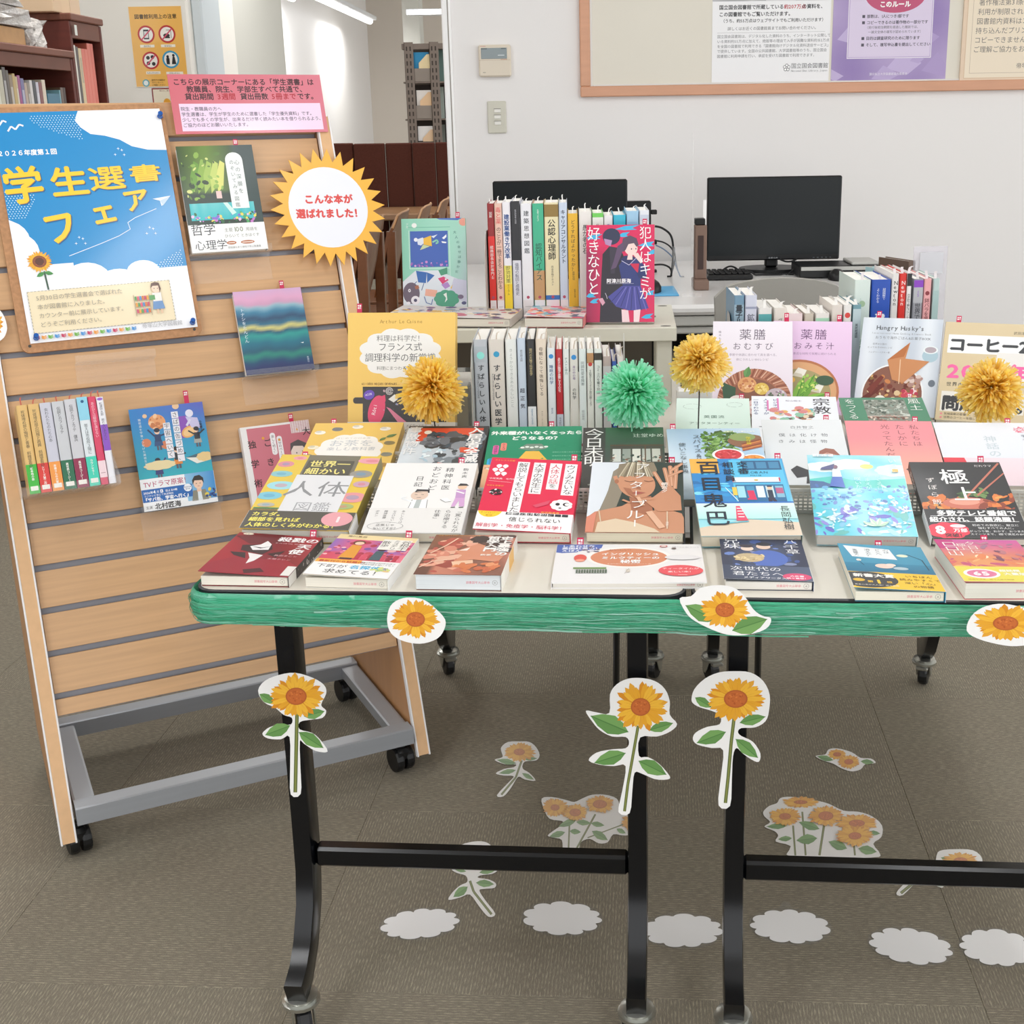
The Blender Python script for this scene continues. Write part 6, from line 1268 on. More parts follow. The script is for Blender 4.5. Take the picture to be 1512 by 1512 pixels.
def c_phil(a):
    W,H=a.w,a.h; a.grad(lambda u,v:mixc('#8a5a48','#c9806a',max(0,min(1,.5+.6*math.sin(5*u+4*v)))) if u>.15 else mixc('#6a4438','#8a5a48',v),14,18)
    a.specks(70,W*.05,H*.05,W*.55,H*.9,['#b8564a','#d98a74','#e9b49a','#a04a40','#c8705c','#e8a58c'],4,15,.7)
    a.poly([(W*.34,H*.55),(W*.50,H*.70),(W*.62,H*.80),(W*.78,H*.84),(W*.98,H*.6),(W*.9,H*.30),(W*.6,H*.36),(W*.38,H*.30),(W*.45,H*.46)],'#d99070'); a.poly([(W*.38,H*.58),(W*.50,H*.66),(W*.48,H*.58)],'#f4e6dc'); a.poly([(W*.36,H*.30),(W*.6,H*.35),(W*.62,H*.27),(W*.40,H*.20)],'#efc4a4'); a.specks(16,W*.36,H*.05,W*.9,H*.3,['#d87a4a','#e89a6a','#c9663f'],5,12)
    a.specks(26,W*.5,H*.6,W*.99,H*.99,['#4a342c','#5a4036','#6a4a3e','#3d2b26'],6,14,.8); a.line([(W*.06,H*.5),(W*.2,H*.7),(W*.3,H*.9)],2.4,'#f1c9b0'); a.line([(W*.02,H*.15),(W*.14,H*.3),(W*.3,H*.34)],2,'#f4d3bc')
    for q,x,y,s in (('史上最強の',W*.90,H*.96,15),('哲学入門',W*.745,H*.96,15)): a.t(q,x,y,s,'#f7f4f0',vert=True,bold=.045,gap=.98,sx=1.15,out=('#3a2a26',.4))
    a.t('飲茶',W*.66,H*.45,7,'#f2e6da',bold=.03); a.t('THE BEST PHILOSOPHY GUIDE',W*.04,H*.955,4,'#d9a63c')
book('thick philosophy paperback with a brown bearded figure, third in the front row',(-.144,1.403,.716),-4.9,0,.105,.146,.021,c_phil,base='#8a5a48',tag=None,page='#dfe3e6',spc='#e8e4de',spineart=lambda a:(a.rect(0,0,a.w,a.h*.18,'#f1efe8'),a.rect(0,a.h*.45,a.w,a.h*.3,'#e9b45a')))
def c_tea(a):
    W,H=a.w,a.h; a.rect(0,0,W,H,'#eceaea'); a.poly([(0,H),(W*.32,H),(W*.31,H*.90),(W*.26,H*.83),(W*.2,H*.86),(W*.14,H*.78),(W*.04,H*.76),(0,H*.78)],'#4a66b4'); 
    for k,q in enumerate(('しあわせな','英国紅茶の','えほん')): a.t(q,W*.035,H*(.93-.065*k),8.5,'#eef1f8',bold=.03)
    a.ell(W*.50,H*.645,53,38,'#f6f2ee',40); a.ell(W*.50,H*.64,48,33,'#d98a66',40); a.grad(lambda u,v:mixc('#d88a66','#cf7c5a',v),2,2,W*.45,H*.62,1,1)
    for k,q in enumerate(('イングリッシュ','ミルクティーの','秘密')): a.t(q,W*.51,H*(.70-.105*k),[10.5,10.5,13][k],'#ffffff',al='c',bold=.03,out=('#b8684a',.5))
    a.t('おいしい！',W*.36,H*.82,6.5,'#a85a40'); a.t('本当は知らない紅茶のおいしい話',W*.5,H*.45,3.6,'#f6e6da',al='c')
    a.ell(W*.17,H*.62,8,13,'#e0564a'); a.ell(W*.17,H*.55,6,5,'#f0a08a'); a.specks(9,W*.19,H*.78,W*.29,H*.92,['#7a6a8a','#e9e4ee','#5a5a7a'],2,4)
    a.rect(W*.13,H*.33,W*.22,H*.04,'#7a9a5a'); 
    for k in range(12): a.rect(W*.15+k*3.2,H*.22,2.4,12,'#5a6a5a')
    a.ell(W*.84,H*.28,27,19,'#e8525f',36); a.t('ティータイムが',W*.84,H*.31,6.4,'#fde9ea',al='c',bold=.01); a.t('楽しい本！',W*.84,H*.23,6.4,'#fde9ea',al='c',bold=.01); a.line([(W*.82,H*.17),(W*.88,H*.17)],.8,'#fde9ea')
    a.ell(W*.74,H*.93,5,4,'#c25a5a'); a.ell(W*.74,H*.93,3.4,2.6,'#f0e6e0'); a.ell(W*.81,H*.87,3,3,'#6a5a5a'); a.t('Mellow British Story',W*.8,H*.90,5,'#b9b9bd',rot=-4); a.rect(W*.48,H*.24,5,10,'#d9cfc4'); a.line([(W*.47,H*.2),(W*.5,H*.33)],.5,'#9a8a80'); a.ell(W*.86,H*.62,22,9,'#e4e2e4')
book('wide white milk tea picture book lying in the front row',(.059,1.399,.704),-2.5,0,.184,.137,.009,c_tea,base='#eceaea',spine='l',hard=True,tag=.16,page='#e6e2da',tagup=.006)
def c_twin(a):
    W,H=a.w,a.h; a.grad(lambda u,v:mixc('#2c3450','#5a6a8a',max(0,1-2.4*math.hypot(u-.5,v-.55))),14,20)
    a.specks(40,W*.1,H*.3,W*.9,H*.95,['#3f5a9a','#6a86c8','#2b3a66','#8a94b8'],3,9,.7); a.ell(W*.55,H*.50,24,30,'#4f6fc0'); a.ell(W*.52,H*.78,9,10,'#e9cdbb'); a.ell(W*.53,H*.84,10,7,'#2d2f3a'); a.ell(W*.32,H*.72,8,9,'#edd6c6'); a.ell(W*.31,H*.78,9,6,'#3b3440'); a.ell(W*.33,H*.5,18,16,'#c9b48c'); a.specks(20,W*.15,H*.42,W*.5,H*.56,['#e6d3a2','#b89f72','#d8c090'],3,6)
    a.t('八千草',W*.86,H*.97,19,'#f3f4f8',vert=True,gap=.95); a.t('兄妹',W*.14,H*.97,22,'#f3f4f8',vert=True,gap=.9)
def b_twin(b):
    b.grad(lambda u,v:mixc('#39445e','#55627e',u),6,4); b.t('次世代の',b.w*.08,31,15.5,'#f4f5f8'); b.t('君たちへ',b.w*.10,14,15.5,'#f4f5f8'); b.t('メディアワークス文庫',b.w*.22,4,6.4,'#f4f5f8',bold=.03); b.ell(b.w*.83,13,17,12,'#e04a78'); b.t('大反響',b.w*.83,13,5.6,'#ffe9f0',al='c',bold=.03); b.t('続々重版！',b.w*.83,6,5.2,'#ffe9f0',al='c',bold=.03)
book('dark blue pocket novel with two glowing figures and a pink oval, front row',(.222,1.386,.707),-4.3,0,.104,.154,.012,c_twin,base='#39445e',open_=1.6,band=(48,b_twin),tag=.82,tagup=.004,page='#e7e3dc')
def c_whale(a):
    W,H=a.w,a.h; a.grad(lambda u,v:mixc('#2c86a8','#4aa0c0',v),6,10); a.grad(lambda u,v:mixc('#1e6f92','#2c86a8',v),4,3,0,H*.36,W,H*.2); a.poly([(W*.06,H*.96),(W*.60,H*.90),(W*.64,H*.66),(W*.12,H*.70)],'#eef1f3')
    for q,x in (('心は',W*.55),('どこへ',W*.45),('消えた？',W*.33),('東畑開人',W*.18)): a.t(q,x,H*.90 if x>W*.2 else H*.88,7.5 if x>W*.2 else 6,'#3a4a52',vert=True)
    a.ell(W*.72,H*.76,7,5,'#e9ecd0'); a.line([(W*.78,H*.8),(W*.93,H*.68),(W*.95,H*.45)],1.3,'#24485a'); a.ell(W*.45,H*.5,11,8,'#f1d3c4'); a.ell(W*.53,H*.53,6,5,'#f4dccf'); a.ell(W*.63,H*.46,9,5,'#b9ccd4'); a.ell(W*.18,H*.62,3,4,'#e6e3da'); a.line([(W*.18,H*.6),(W*.22,H*.5)],.8,'#24485a')
def b_whale(b):
    W=b.w; b.rect(0,0,W,54,'#f5c736'); b.ell(W*.18,28,36,26,'#3a3a3c'); b.rect(0,6,W*.25,46,'#3a3a3c'); b.t('新書大賞',4,37,12,'#f4f1ea',bold=.04); b.ell(9,26,7,5,'#e8b93c'); b.t('第',18,19,7,'#f0c23c',bold=.03); b.t('1',27,16,17,'#f5cc3c',bold=.05); b.t('位',40,19,7,'#f0c23c',bold=.03); b.t('著者の本が大人気！続々重版',2,9,3.9,'#f4f1ea')
    for k,q in enumerate(('いちばん','読みやすくて','深い「心」','の物語')): b.t(q,W*.78,41-11*k,8,'#5a4a1c',al='c')
book('blue and yellow essay pocketbook with a black award bubble, front row',(.365,1.344,.708),-4.4,0,.103,.155,.013,c_whale,base='#3a93b4',open_=2.5,band=(54,b_whale),tag=.5,tagup=-.002,page='#efe9d8')
def c_sun(a):
    W,H=a.w,a.h; a.grad(lambda u,v:mixc(mixc('#d9705a','#e8a06a',1-abs(u-.4)*1.5),'#d05aa8',max(0,min(1,(v-.55)*2.2))),14,18); a.ell(W*.42,H*.58,8,7,'#fbe6c4'); a.specks(30,0,H*.3,W,H*.6,['#e88a5a','#d96a6a','#f0b27a','#c8587a'],4,12,.4); a.poly([(0,H),(W*.22,H),(W*.2,H*.76),(0,H*.78)],'#c83a84')
    a.specks(12,W*.55,H*.5,W*.98,H*.72,['#a85a6a','#c07a84','#7a4a62'],4,9); a.specks(10,W*.5,H*.8,W*.95,H*.95,['#c08a9a','#a87a94'],3,8,.4)
    a.t('夕日に',W*.40,H*.95,15,'#fbf1ea',vert=True); a.t('ロロ山',W*.14,H*.95,20,'#fbf4ee',vert=True,gap=.85); a.t('極上',W*.28,H*.9,13,'#fbf1ea',vert=True)
def b_sun(b):
    b.rect(0,0,b.w,50,'#e9dd58'); b.ell(b.w*.26,26,21,16,'#f4eef0'); b.ell(b.w*.26,26,17,12,'#e07aa0'); b.t('65',b.w*.26,20,17,'#f8f2f4',al='c',bold=.05); b.t('超話題',b.w*.48,33,8,'#f7f6ea',bold=.03); b.t('大重版中！',b.w*.50,22,9,'#f7f6ea',bold=.03); b.t('映画化決定、続々人気の物語',6,5,4,'#b8902c')
book('pink sunset novel with a yellow band, rightmost of the front row',(.490,1.345,.716),-2.2,0,.102,.149,.021,c_sun,base='#e0707a',open_=1.0,band=(50,b_sun),tag=.62,tagup=.004,page='#e9e5d9')
# second row
def c_body(a):
    W,H=a.w,a.h; a.rect(0,0,W,H,'#e4c44e'); a.rect(W*.28,0,W*.52,H,'#7d7868')
    for k,(x,y,rx,ry,c) in enumerate(((.09,.86,12,9,'#d9909a'),(.2,.95,10,6,'#e5a0a6'),(.1,.72,16,9,'#8fc4c9'),(.16,.56,20,12,'#9fd6df'),(.1,.42,18,11,'#7fc3d4'),(.93,.93,20,9,'#e8a3ac'),(.88,.74,16,11,'#9c9890'),(.93,.6,12,9,'#c9a4b4'),(.9,.42,20,14,'#e39a9c'),(.84,.3,16,8,'#a8b87a'),(.12,.3,12,6,'#b9b3a2'))): a.ell(W*x,H*y,rx,ry,c); a.ell(W*x,H*y,rx*.45,ry*.45,mixc(c,'#d8707a' if k%2 else '#5a9ac0',.5))
    a.rect(W*.30,H*.72,W*.46,H*.20,'#5a584e'); a.t('世界一',W*.53,H*.835,20,'#f0e28a',al='c',bold=.02); a.t('細かい',W*.52,H*.73,20,'#f0e28a',al='c',bold=.02); a.rect(W*.26,H*.22,W*.56,H*.49,'#e0e0e2'); a.t('人体',W*.52,H*.44,46,'#8f9092',al='c',sx=.98); a.t('図鑑',W*.56,H*.24,26,'#a4a5a8',al='c'); a.rect(W*.02,H*.25,W*.24,3,'#4a8a5a'); 
    for k in range(18): a.rect(W*.02+k*1.9,H*.21,1.2,8,'#6a6558')
def b_body(b):
    b.rect(0,0,b.w,46,'#57534b'); b.t('カラダ。',6,33,11.5,'#efe36a',bold=.03); b.t('細部を見れば',6,19,11.5,'#efe36a',bold=.03); b.t('人体のしくみがわかる！',5,5,11.5,'#efe36a',bold=.03); b.ell(b.w*.85,28,21,19,'#e6a3aa'); b.t('1',b.w*.85,20,20,'#f4e3e4',al='c',bold=.04)
book('large yellow and grey human body picture book, leftmost of the second row',(-.374,1.579,.716),-4.5,12.7,.146,.21,.020,c_body,base='#e4c44e',open_=1.2,band=(46,b_body),tag=.22,spc='#8a7a2a',tagup=.010,page='#dcd8ce')
def c_diary(a):
    W,H=a.w,a.h; a.rect(0,0,W,H,'#eeecea'); K='#3c3a3c'
    for q,x,s in (('精神科医',W*.72,13),('おどおど',W*.575,14),('日記',W*.42,13)): a.t(q,x,H*(.93 if s==13 and x>W*.5 else (.95 if s==14 else .80)),s,K,vert=True,gap=1.25)
    a.t('駒木爽',W*.89,H*.92,8,K,vert=True,gap=1.2)
    # worried doctor
    x,y=W*.47,H*.52; a.ell(x,y,12,13,'#e0c6b4'); a.poly([(x-8,y+8),(x-6,y+16),(x+12,y+15),(x+13,y+6)],K); a.poly([(x-4,y+9),(x-6,y+10),(x+10,y+10),(x+11,y+5)],'#e0c6b4'); a.line([(x-7,y+2),(x-3,y+1)],.8,K); a.line([(x+2,y+2),(x+6,y+1)],.8,K); a.line([(x-3,y-7),(x+3,y-6)],.8,K); a.poly([(x-8,y-12),(x+13,y-12),(x+16,y-58),(x-12,y-54)],'#f6f6f7'); a.line([(x-8,y-12),(x-12,y-54),(x+16,y-58),(x+13,y-12)],.7,K); a.poly([(x-2,y-12),(x+5,y-12),(x+4,y-50),(x-4,y-50)],'#b9c0be'); a.line([(x-8,y-18),(x-24,y-8),(x-18,y-4)],3.4,'#eef0f2'); a.line([(x-7,y-54),(x-20,y-68),(x-18,y-80)],3,'#e6c4a8'); a.line([(x+10,y-56),(x+24,y-68),(x+14,y-82)],3,'#e6c4a8'); a.line([(x-22,y-80),(x-12,y-82)],2,K); a.line([(x+12,y-83),(x+22,y-80)],2,K)
    # nurse
    x,y=W*.90,H*.64; a.ell(x,y,6.5,7,'#ecc8ac'); a.poly([(x-7,y+2),(x-4,y+9),(x+5,y+8),(x+9,y+3),(x+4,y+3)],K); a.poly([(x-7,y-8),(x+6,y-8),(x+7,y-30),(x-6,y-30)],'#c79acb'); a.poly([(x-6,y-30),(x+7,y-30),(x+9,y-52),(x+2,y-52),(x,y-36),(x-4,y-52),(x-9,y-52)],'#d6a8d4'); a.line([(x-7,y-12),(x+5,y-18)],3,'#f3f0f2'); a.line([(x-9,y-55),(x-3,y-54)],1.8,K); a.line([(x+2,y-55),(x+8,y-54)],1.8,K)
    a.poly([(W*.70,H*.46),(W*.76,H*.42),(W*.82,H*.43),(W*.77,H*.48)],'#fbfbfb'); a.line([(W*.70,H*.46),(W*.76,H*.42),(W*.82,H*.43)],.6,K)
def b_diary(b):
    b.rect(0,0,b.w,62,'#e7e5e2'); K='#4a484a'
    for q,x in (('「罵られなが',b.w*.93),('ら治療する',b.w*.82),('仕事」',b.w*.71)): b.t(q,x,58,9,K,vert=True,gap=1.05)
    for q,x in (('あんしんでは',b.w*.36),('なさけない、',b.w*.27),('精神医療',b.w*.18),('ボタン',b.w*.09)): b.t(q,x,56,5.4,'#7a787a',vert=True)
    for k in range(24): t_=2*math.pi*k/24; t2=2*math.pi*(k+1)/24; b.line([(b.w*.22+24*math.cos(t_),16+10*math.sin(t_)),(b.w*.22+24*math.cos(t2),16+10*math.sin(t2))],.5,'#8a888a')
    b.t('正気じゃ',b.w*.12,16,6.4,'#6a686a'); b.t('ないですか？',b.w*.10,8,5.6,'#6a686a')
book('white diary book with a cartoon doctor and a nurse in lilac, second row',(-.220,1.575,.711),-3.4,14.4,.132,.186,.015,c_diary,base='#eeecea',roll=-.2,band=(62,b_diary),tag=.82,tagup=.010,page='#ddd6c6')
def c_lie(a):
    W,H=a.w,a.h; a.rect(0,0,W,H,'#e02c4f')
    for (q,x,y,l,c) in (('ウソみたいな',.90,.95,6,'#3a2a2e'),('人体の話を',.73,.95,5,'#d02a4c'),('大学の先生に',.55,.95,6,'#3a2a2e'),('解説してもらいました。',.37,.95,10.4,'#3a2a2e')):
        sz=14.2 if l<8 else 14; hh=l*sz*.94+4; a.rect(W*x-8.5,H*y-hh,17,hh,'#f7f5f5')
        if '話' in q: a.t('人体の話',W*x,H*y-2,sz,c,vert=True,gap=.94); a.t('を',W*x,H*y-2-4*sz*.94,sz*.85,'#3a2a2e',vert=True)
        else: a.t(q,W*x,H*y-2,sz,c,vert=True,gap=.93)
    for k in range(6): t_=k*1.05; x,y=W*.14+ (9 if k else 0)*math.cos(t_),H*.82+(12 if k else 0)*math.sin(t_); a.ell(x,y,4,4.6,'#fbeef0'); a.ell(x,y-5,1.6,1.6,'#fbeef0')
    a.t('中尾篤典　毛内拡',W*.03,H*.68,4.6,'#fbeef0'); a.t('ストレスで白髪',W*.04,H*.95,4.2,'#f2c04a'); a.line([(W*.03,H*.655),(W*.28,H*.64)],.5,'#fbeef0')
    a.ell(W*.14,H*.50,9,8,'#2c2427'); a.specks(12,W*.08,H*.46,W*.2,H*.54,['#fbeef0','#d8506a','#2c2427'],1,2.4); a.t('今日も名医が',W*.02,H*.58,4,'#f2c04a')
    a.cloud(W*.86,H*.36,14,13,'#f6f1f1'); a.ell(W*.82,H*.37,3,3.6,'#2c2427'); a.ell(W*.91,H*.37,4.5,4.5,'#2c2427'); a.ell(W*.92,H*.37,3.2,3.2,'#f6f1f1'); a.ell(W*.85,H*.32,2,1.4,'#2c2427'); a.poly([(W*.56,H*.34),(W*.74,H*.42),(W*.72,H*.36),(W*.6,H*.31)],'#d8506a'); a.t('医学教養書',W*.66,H*.24,5,'#f2c04a'); a.t('ベストセラー！',W*.62,H*.20,4.6,'#f2c04a')
def b_lie(b):
    b.rect(0,0,b.w,44,'#f4f2f2'); b.rect(b.w*.30,44,b.w*.7,8,'#e02c4f'); b.ell(b.w*.13,46,16,17,'#f6cf36'); b.t('22万',b.w*.13,46,14,'#2e2a22',al='c',bold=.04); b.t('ナゾロジー',b.w*.13,38,5.2,'#c07a1c',al='c'); b.t('監修',b.w*.13,32,4.6,'#c07a1c',al='c')
    for k in range(9): b.rect(b.w*.30+k*9.4,37,8,6,'#34343a')
    b.t('最新の知見なのに',b.w*.31,38,7.6,'#f4f2f2'); b.t('信じられない',b.w*.34,22,11.6,'#2e2a2c'); b.t('解剖学・免疫学・脳科学！',2,6,10,'#d8345a')
book('red book with four white title strips and a yellow 22 badge, second row',(-.074,1.565,.712),-4.9,15,.128,.187,.016,c_lie,base='#e02c4f',roll=-.3,open_=2.5,band=(44,b_lie),tag=.92,page='#e4ddd0')
def c_blue(a):
    W,H=a.w,a.h; a.grad(lambda u,v:mixc('#dfe5ec','#9aa8a4',u*.35),8,8); G='#2c3b36'
    a.poly([(W*.48,H),(W,H),(W,0),(W*.2,0),(W*.12,H*.28),(W*.18,H*.5),(W*.26,H*.66)],G); SK,SH,HL='#c98f6e','#a86c50','#e0b294'
    a.poly([(W*.12,H*.26),(W*.2,H*.58),(W*.24,H*.86),(W*.38,H),(W*.55,H),(W*.36,H*.6),(W*.30,H*.35)],'#8f8574')
    a.poly([(0,H*.02),(0,H*.20),(W*.08,H*.28),(W*.36,H*.36),(W*.44,H*.42),(W*.46,H*.3),(W*.7,H*.3),(W*.68,H*.38),(W*.78,H*.34),(W*.98,H*.26),(W,H*.2),(W,0),(0,0)],SK)
    a.poly([(W*.43,H*.48),(W*.66,H*.50),(W*.68,H*.3),(W*.60,H*.24),(W*.46,H*.3)],SH); a.ell(W*.50,H*.68,W*.20,H*.21,SK,30,rot=8); a.poly([(W*.27,H*.70),(W*.24,H*.78),(W*.28,H*.80),(W*.32,H*.70),(W*.33,H*.62)],SK); a.ell(W*.285,H*.71,3,6,SH)
    a.poly([(W*.28,H*.80),(W*.30,H*.97),(W*.45,H),(W*.68,H),(W*.72,H*.88),(W*.68,H*.78),(W*.5,H*.80),(W*.36,H*.78)],'#8a7d68')
    for k in range(14): x=W*(.31+.028*k); a.line([(W*.5+(x-W*.5)*.5,H),(x,H*.78+2*math.sin(k*2))],1.8,['#c4b9a0','#a3977f','#766a56','#d8cfb8'][k%4])
    a.line([(W*.37,H*.72),(W*.43,H*.70),(W*.48,H*.715)],1.2,'#6a4638'); a.line([(W*.58,H*.72),(W*.63,H*.705),(W*.68,H*.72)],1.2,'#6a4638'); a.poly([(W*.52,H*.70),(W*.50,H*.60),(W*.55,H*.59)],SH); a.poly([(W*.45,H*.545),(W*.52,H*.56),(W*.60,H*.545),(W*.52,H*.52)],'#a8564c'); a.poly([(W*.36,H*.62),(W*.42,H*.52),(W*.5,H*.47),(W*.44,H*.6)],SH)
    # raised hands
    a.poly([(W*.74,H*.28),(W*.98,H*.30),(W*.97,H*.5),(W*.86,H*.66),(W*.76,H*.56),(W*.66,H*.46),(W*.6,H*.42)],SK); 
    for (x0,y0,x1,y1) in ((.80,.60,.69,.84),(.85,.64,.80,.90),(.88,.64,.86,.93),(.91,.60,.93,.93),(.86,.86,.99,.97),(.84,.78,.98,.86)): a.line([(W*x0,H*y0),(W*x1,H*y1)],6,SK); a.ell(W*x1,H*y1,3,3,SK,10); a.line([(W*x0,H*y0),(W*x1,H*y1)],1.4,HL)
    a.line([(W*.70,H*.46),(W*.52,H*.44)],6,SK); a.line([(W*.36,H*.44),(W*.44,H*.40)],4,SK); a.line([(W*.58,H*.36),(W*.52,H*.48)],5,HL); a.line([(W*.64,H*.28),(W*.78,H*.06)],9,HL)
    a.poly([(W*.12,H*.13),(W*.3,H*.18),(W*.5,H*.13),(W*.7,H*.05),(W*.76,0),(W*.1,0)],'#dcc7ab'); a.line([(W*.15,H*.14),(W*.12,H*.30)],1.6,'#dcc7ab'); a.line([(W*.83,H*.05),(W*.83,H*.28)],1.6,'#dcc7ab'); a.poly([(0,0),(0,H*.2),(W*.1,H*.27),(W*.08,0)],'#d98a72')
    for k,(ch,x) in enumerate((('ア',.56),('フ',.53),('タ',.50),('ー',.50),('ブ',.53),('ル',.50),('ー',.50))): a.t(ch,W*x,H*(.98-.135*k),[22,20,22,16,24,26,20][k],'#f2efeb',vert=True)
    a.t('朝宮夕',W*.80,H*.69,9.5,'#f2e6dc',vert=True,bold=.02); a.t('講談社',W*.83,H*.14,4,'#f2e6dc',vert=True)
book('novel with a painted girl covering one eye, centre of the second row',(.073,1.558,.712),-4.2,13.9,.129,.188,.016,c_blue,base='#c9b8a8',tag=.88,tagup=.006,spc='#4a4a48',page='#e8e1cc',spineart=lambda a:a.rect(0,a.h*.05,a.w,a.h*.2,'#e9e4dc'))
def c_koban(a):
    W,H=a.w,a.h; a.grad(lambda u,v:mixc('#a8e4e4','#3fa8dc',min(1,v*1.35)),8,14); a.poly([(0,0),(W,0),(W,H*.16),(W*.5,H*.20),(0,H*.1)],'#dccab4'); a.rect(0,H*.42,W*.45,H*.58,'#2a86c8'); a.specks(26,0,H*.45,W*.4,H*.95,['#4fc0e8','#1f6fae','#7fd6ee','#2f95d2'],4,12,.4,rot=0)
    a.rect(0,H*.80,W*.30,H*.20,'#eab04a'); a.rect(W*.42,H*.42,W*.56,H*.56,'#58bfe6'); a.rect(W*.55,H*.84,W*.42,H*.13,'#1f5a86')
    for k in range(3): a.rect(W*(.57+.135*k),H*.86,W*.11,H*.09,'#3f86b0')
    a.rect(W*.42,H*.67,W*.50,H*.07,'#e6f1f2'); a.rect(W*.42,H*.66,W*.50,H*.015,'#2f7fae'); a.ell(W*.67,H*.70,3,2,'#c9a84a'); a.rect(W*.42,H*.68,2,10,'#c83a5a'); a.rect(W*.91,H*.68,2,10,'#c83a5a'); a.t('KOBAN',W*.58,H*.79,8,'#1a3a52',gap=1.3); a.t('POLICE',W*.62,H*.755,4.5,'#1a3a52')
    a.rect(W*.44,H*.42,W*.5,H*.22,'#1f6a9c')
    for k in range(5): a.rect(W*(.45+.1*k),H*.47,W*.08,H*.15,['#9fd8e6','#3f8fb8','#dfeef0','#c9dfe2','#7fb8d0'][k])
    a.rect(W*.40,H*.50,6,20,'#e8c850'); a.rect(W*.85,H*.52,10,14,'#b85a84'); a.poly([(W*.55,H*.56),(W*.62,H*.56),(W*.63,H*.46),(W*.56,H*.46)],'#d8285a'); a.rect(W*.54,H*.44,12,4,'#d8285a'); a.rect(W*.76,H*.46,7,20,'#1d2c44'); a.poly([(W*.75,H*.46),(W*.82,H*.46),(W*.86,H*.36),(W*.82,H*.36),(W*.79,H*.44),(W*.78,H*.36),(W*.75,H*.36)],'#2a2440'); a.ell(W*.79,H*.59,3.2,3.6,'#e9c4a4'); a.rect(W*.765,H*.605,7,3,'#1d2c44')
    a.grad(lambda u,v:mixc('#b4e8e2','#d9f2ea',v),4,4,0,H*.20,W,H*.2); a.rect(0,H*.395,W,H*.02,'#2a6ec0'); a.poly([(W*.40,H*.36),(W*.44,H*.36),(W*.50,H*.18),(W*.38,H*.18)],'#e0486a'); 
    for k in range(4): a.rect(W*.405,H*(.22+.035*k),8,2,'#f4f1f2')
    a.line([(W*.33,H*.60),(W*.44,H*.42)],1.2,'#dff2f4'); a.line([(W*.2,H*.14),(W*.5,H*.17)],2,'#4fc0dc')
    a.t('百目鬼巴',W*.19,H*.97,36,'#122236',vert=True,gap=1.16,bold=.012,sx=.95); a.t('相談員',W*.40,H*.95,16,'#122236',vert=True,gap=1.1,bold=.01); a.t('交番',W*.555,H*.955,16,'#122236',vert=True,gap=1.1,bold=.01); a.t('長岡弘樹',W*.89,H*.36,14,'#2a3238',vert=True,gap=1.0)
book('cyan police box novel with large black lettering, second row',(.222,1.531,.714),-.2,16.3,.130,.189,.018,c_koban,base='#6cc4dc',open_=.6,tag=.96,tagup=-.004,spine='r',page='#ddd5c2',spc='#8a9a94')
def c_field(a):
    W,H=a.w,a.h; a.dz=.000006; a.grad(lambda u,v:mixc('#8fd2e6','#4fc4d6',math.sin(7*u+5*v)*.5+.5) if v<.55 else mixc('#bfe6e8','#7fcfe6',abs(math.sin(4*u+9*v))),14,20)
    a.cloud(W*.18,H*.84,26,12,'#eaf3f2'); a.cloud(W*.45,H*.88,26,12,'#e3eef0'); a.cloud(W*.9,H*.8,24,14,'#cfe6f0'); a.ell(W*.62,H*.85,9,6,'#f4e67a'); a.poly([(0,H*.68),(W*.25,H*.72),(W*.5,H*.66),(W,H*.70),(W,H*.58),(0,H*.56)],'#5ac9c0'); a.poly([(0,H*.66),(W*.14,H*.65),(W*.3,H*.58),(0,H*.56)],'#4a6a9a')
    a.specks(150,0,H*.30,W,H*.60,['#6fb0dc','#5a86c4','#a6d9ea','#7f9ad4','#d3edf2','#4f74b4'],1.5,5,.6); a.specks(60,0,H*.02,W,H*.34,['#d6eef4','#7fc0de','#6a6ac4','#a8dce6','#8f8ad4','#5fb4b0'],4,12,.4)
    for k in range(26): x,y=a.rnd.uniform(5,W-5),a.rnd.uniform(H*.06,H*.34); q=a.rnd.uniform(5,10); [leaf(a,x,y,x+q*math.cos(t),y+q*math.sin(t),.4,'#e8f4f6','#a6cfe0') for t in (a.rnd.uniform(0,6),a.rnd.uniform(0,6),a.rnd.uniform(0,6))]
    for t in (.6,1.3,2.0,2.7): leaf(a,W*.62,H*.1,W*.62+20*math.cos(t),H*.1+20*math.sin(t),.35,'#d8ecd0','#7fc0a0')
    a.poly([(W*.24,H*.70),(W*.34,H*.70),(W*.36,H*.56),(W*.20,H*.58)],'#4f6fc0'); a.poly([(W*.25,H*.80),(W*.33,H*.80),(W*.34,H*.70),(W*.24,H*.70)],'#e6eef6'); a.ell(W*.28,H*.83,4,4.5,'#8a6a7a'); a.poly([(W*.28,H*.87),(W*.14,H*.82),(W*.12,H*.79),(W*.26,H*.80)],'#5a5f8a')
    for q,x,y in (('明くる日',W*.72,.74),('のまえが',W*.60,.74),('咲いたら',W*.50,.70)): a.t(q,x,H*y,9.6,'#c4f2ee',vert=True,gap=1.0)
    a.t('いつか',W*.90,H*.95,12,'#d6f6f4',vert=True); a.rect(W*.88,H*.77,8,7,'#f0b45a'); a.rect(W*.06,H*.965,W*.22,6,'#eaf6f8'); a.t('小説文庫',W*.08,H*.968,5,'#4aa0c0')
book('pale blue flower field novel with a schoolgirl, second row',(.368,1.525,.714),-5.9,17.7,.128,.190,.018,c_field,base='#9fd6e6',spc='#c9e2ea',tag=None,page='#c9c8c4')
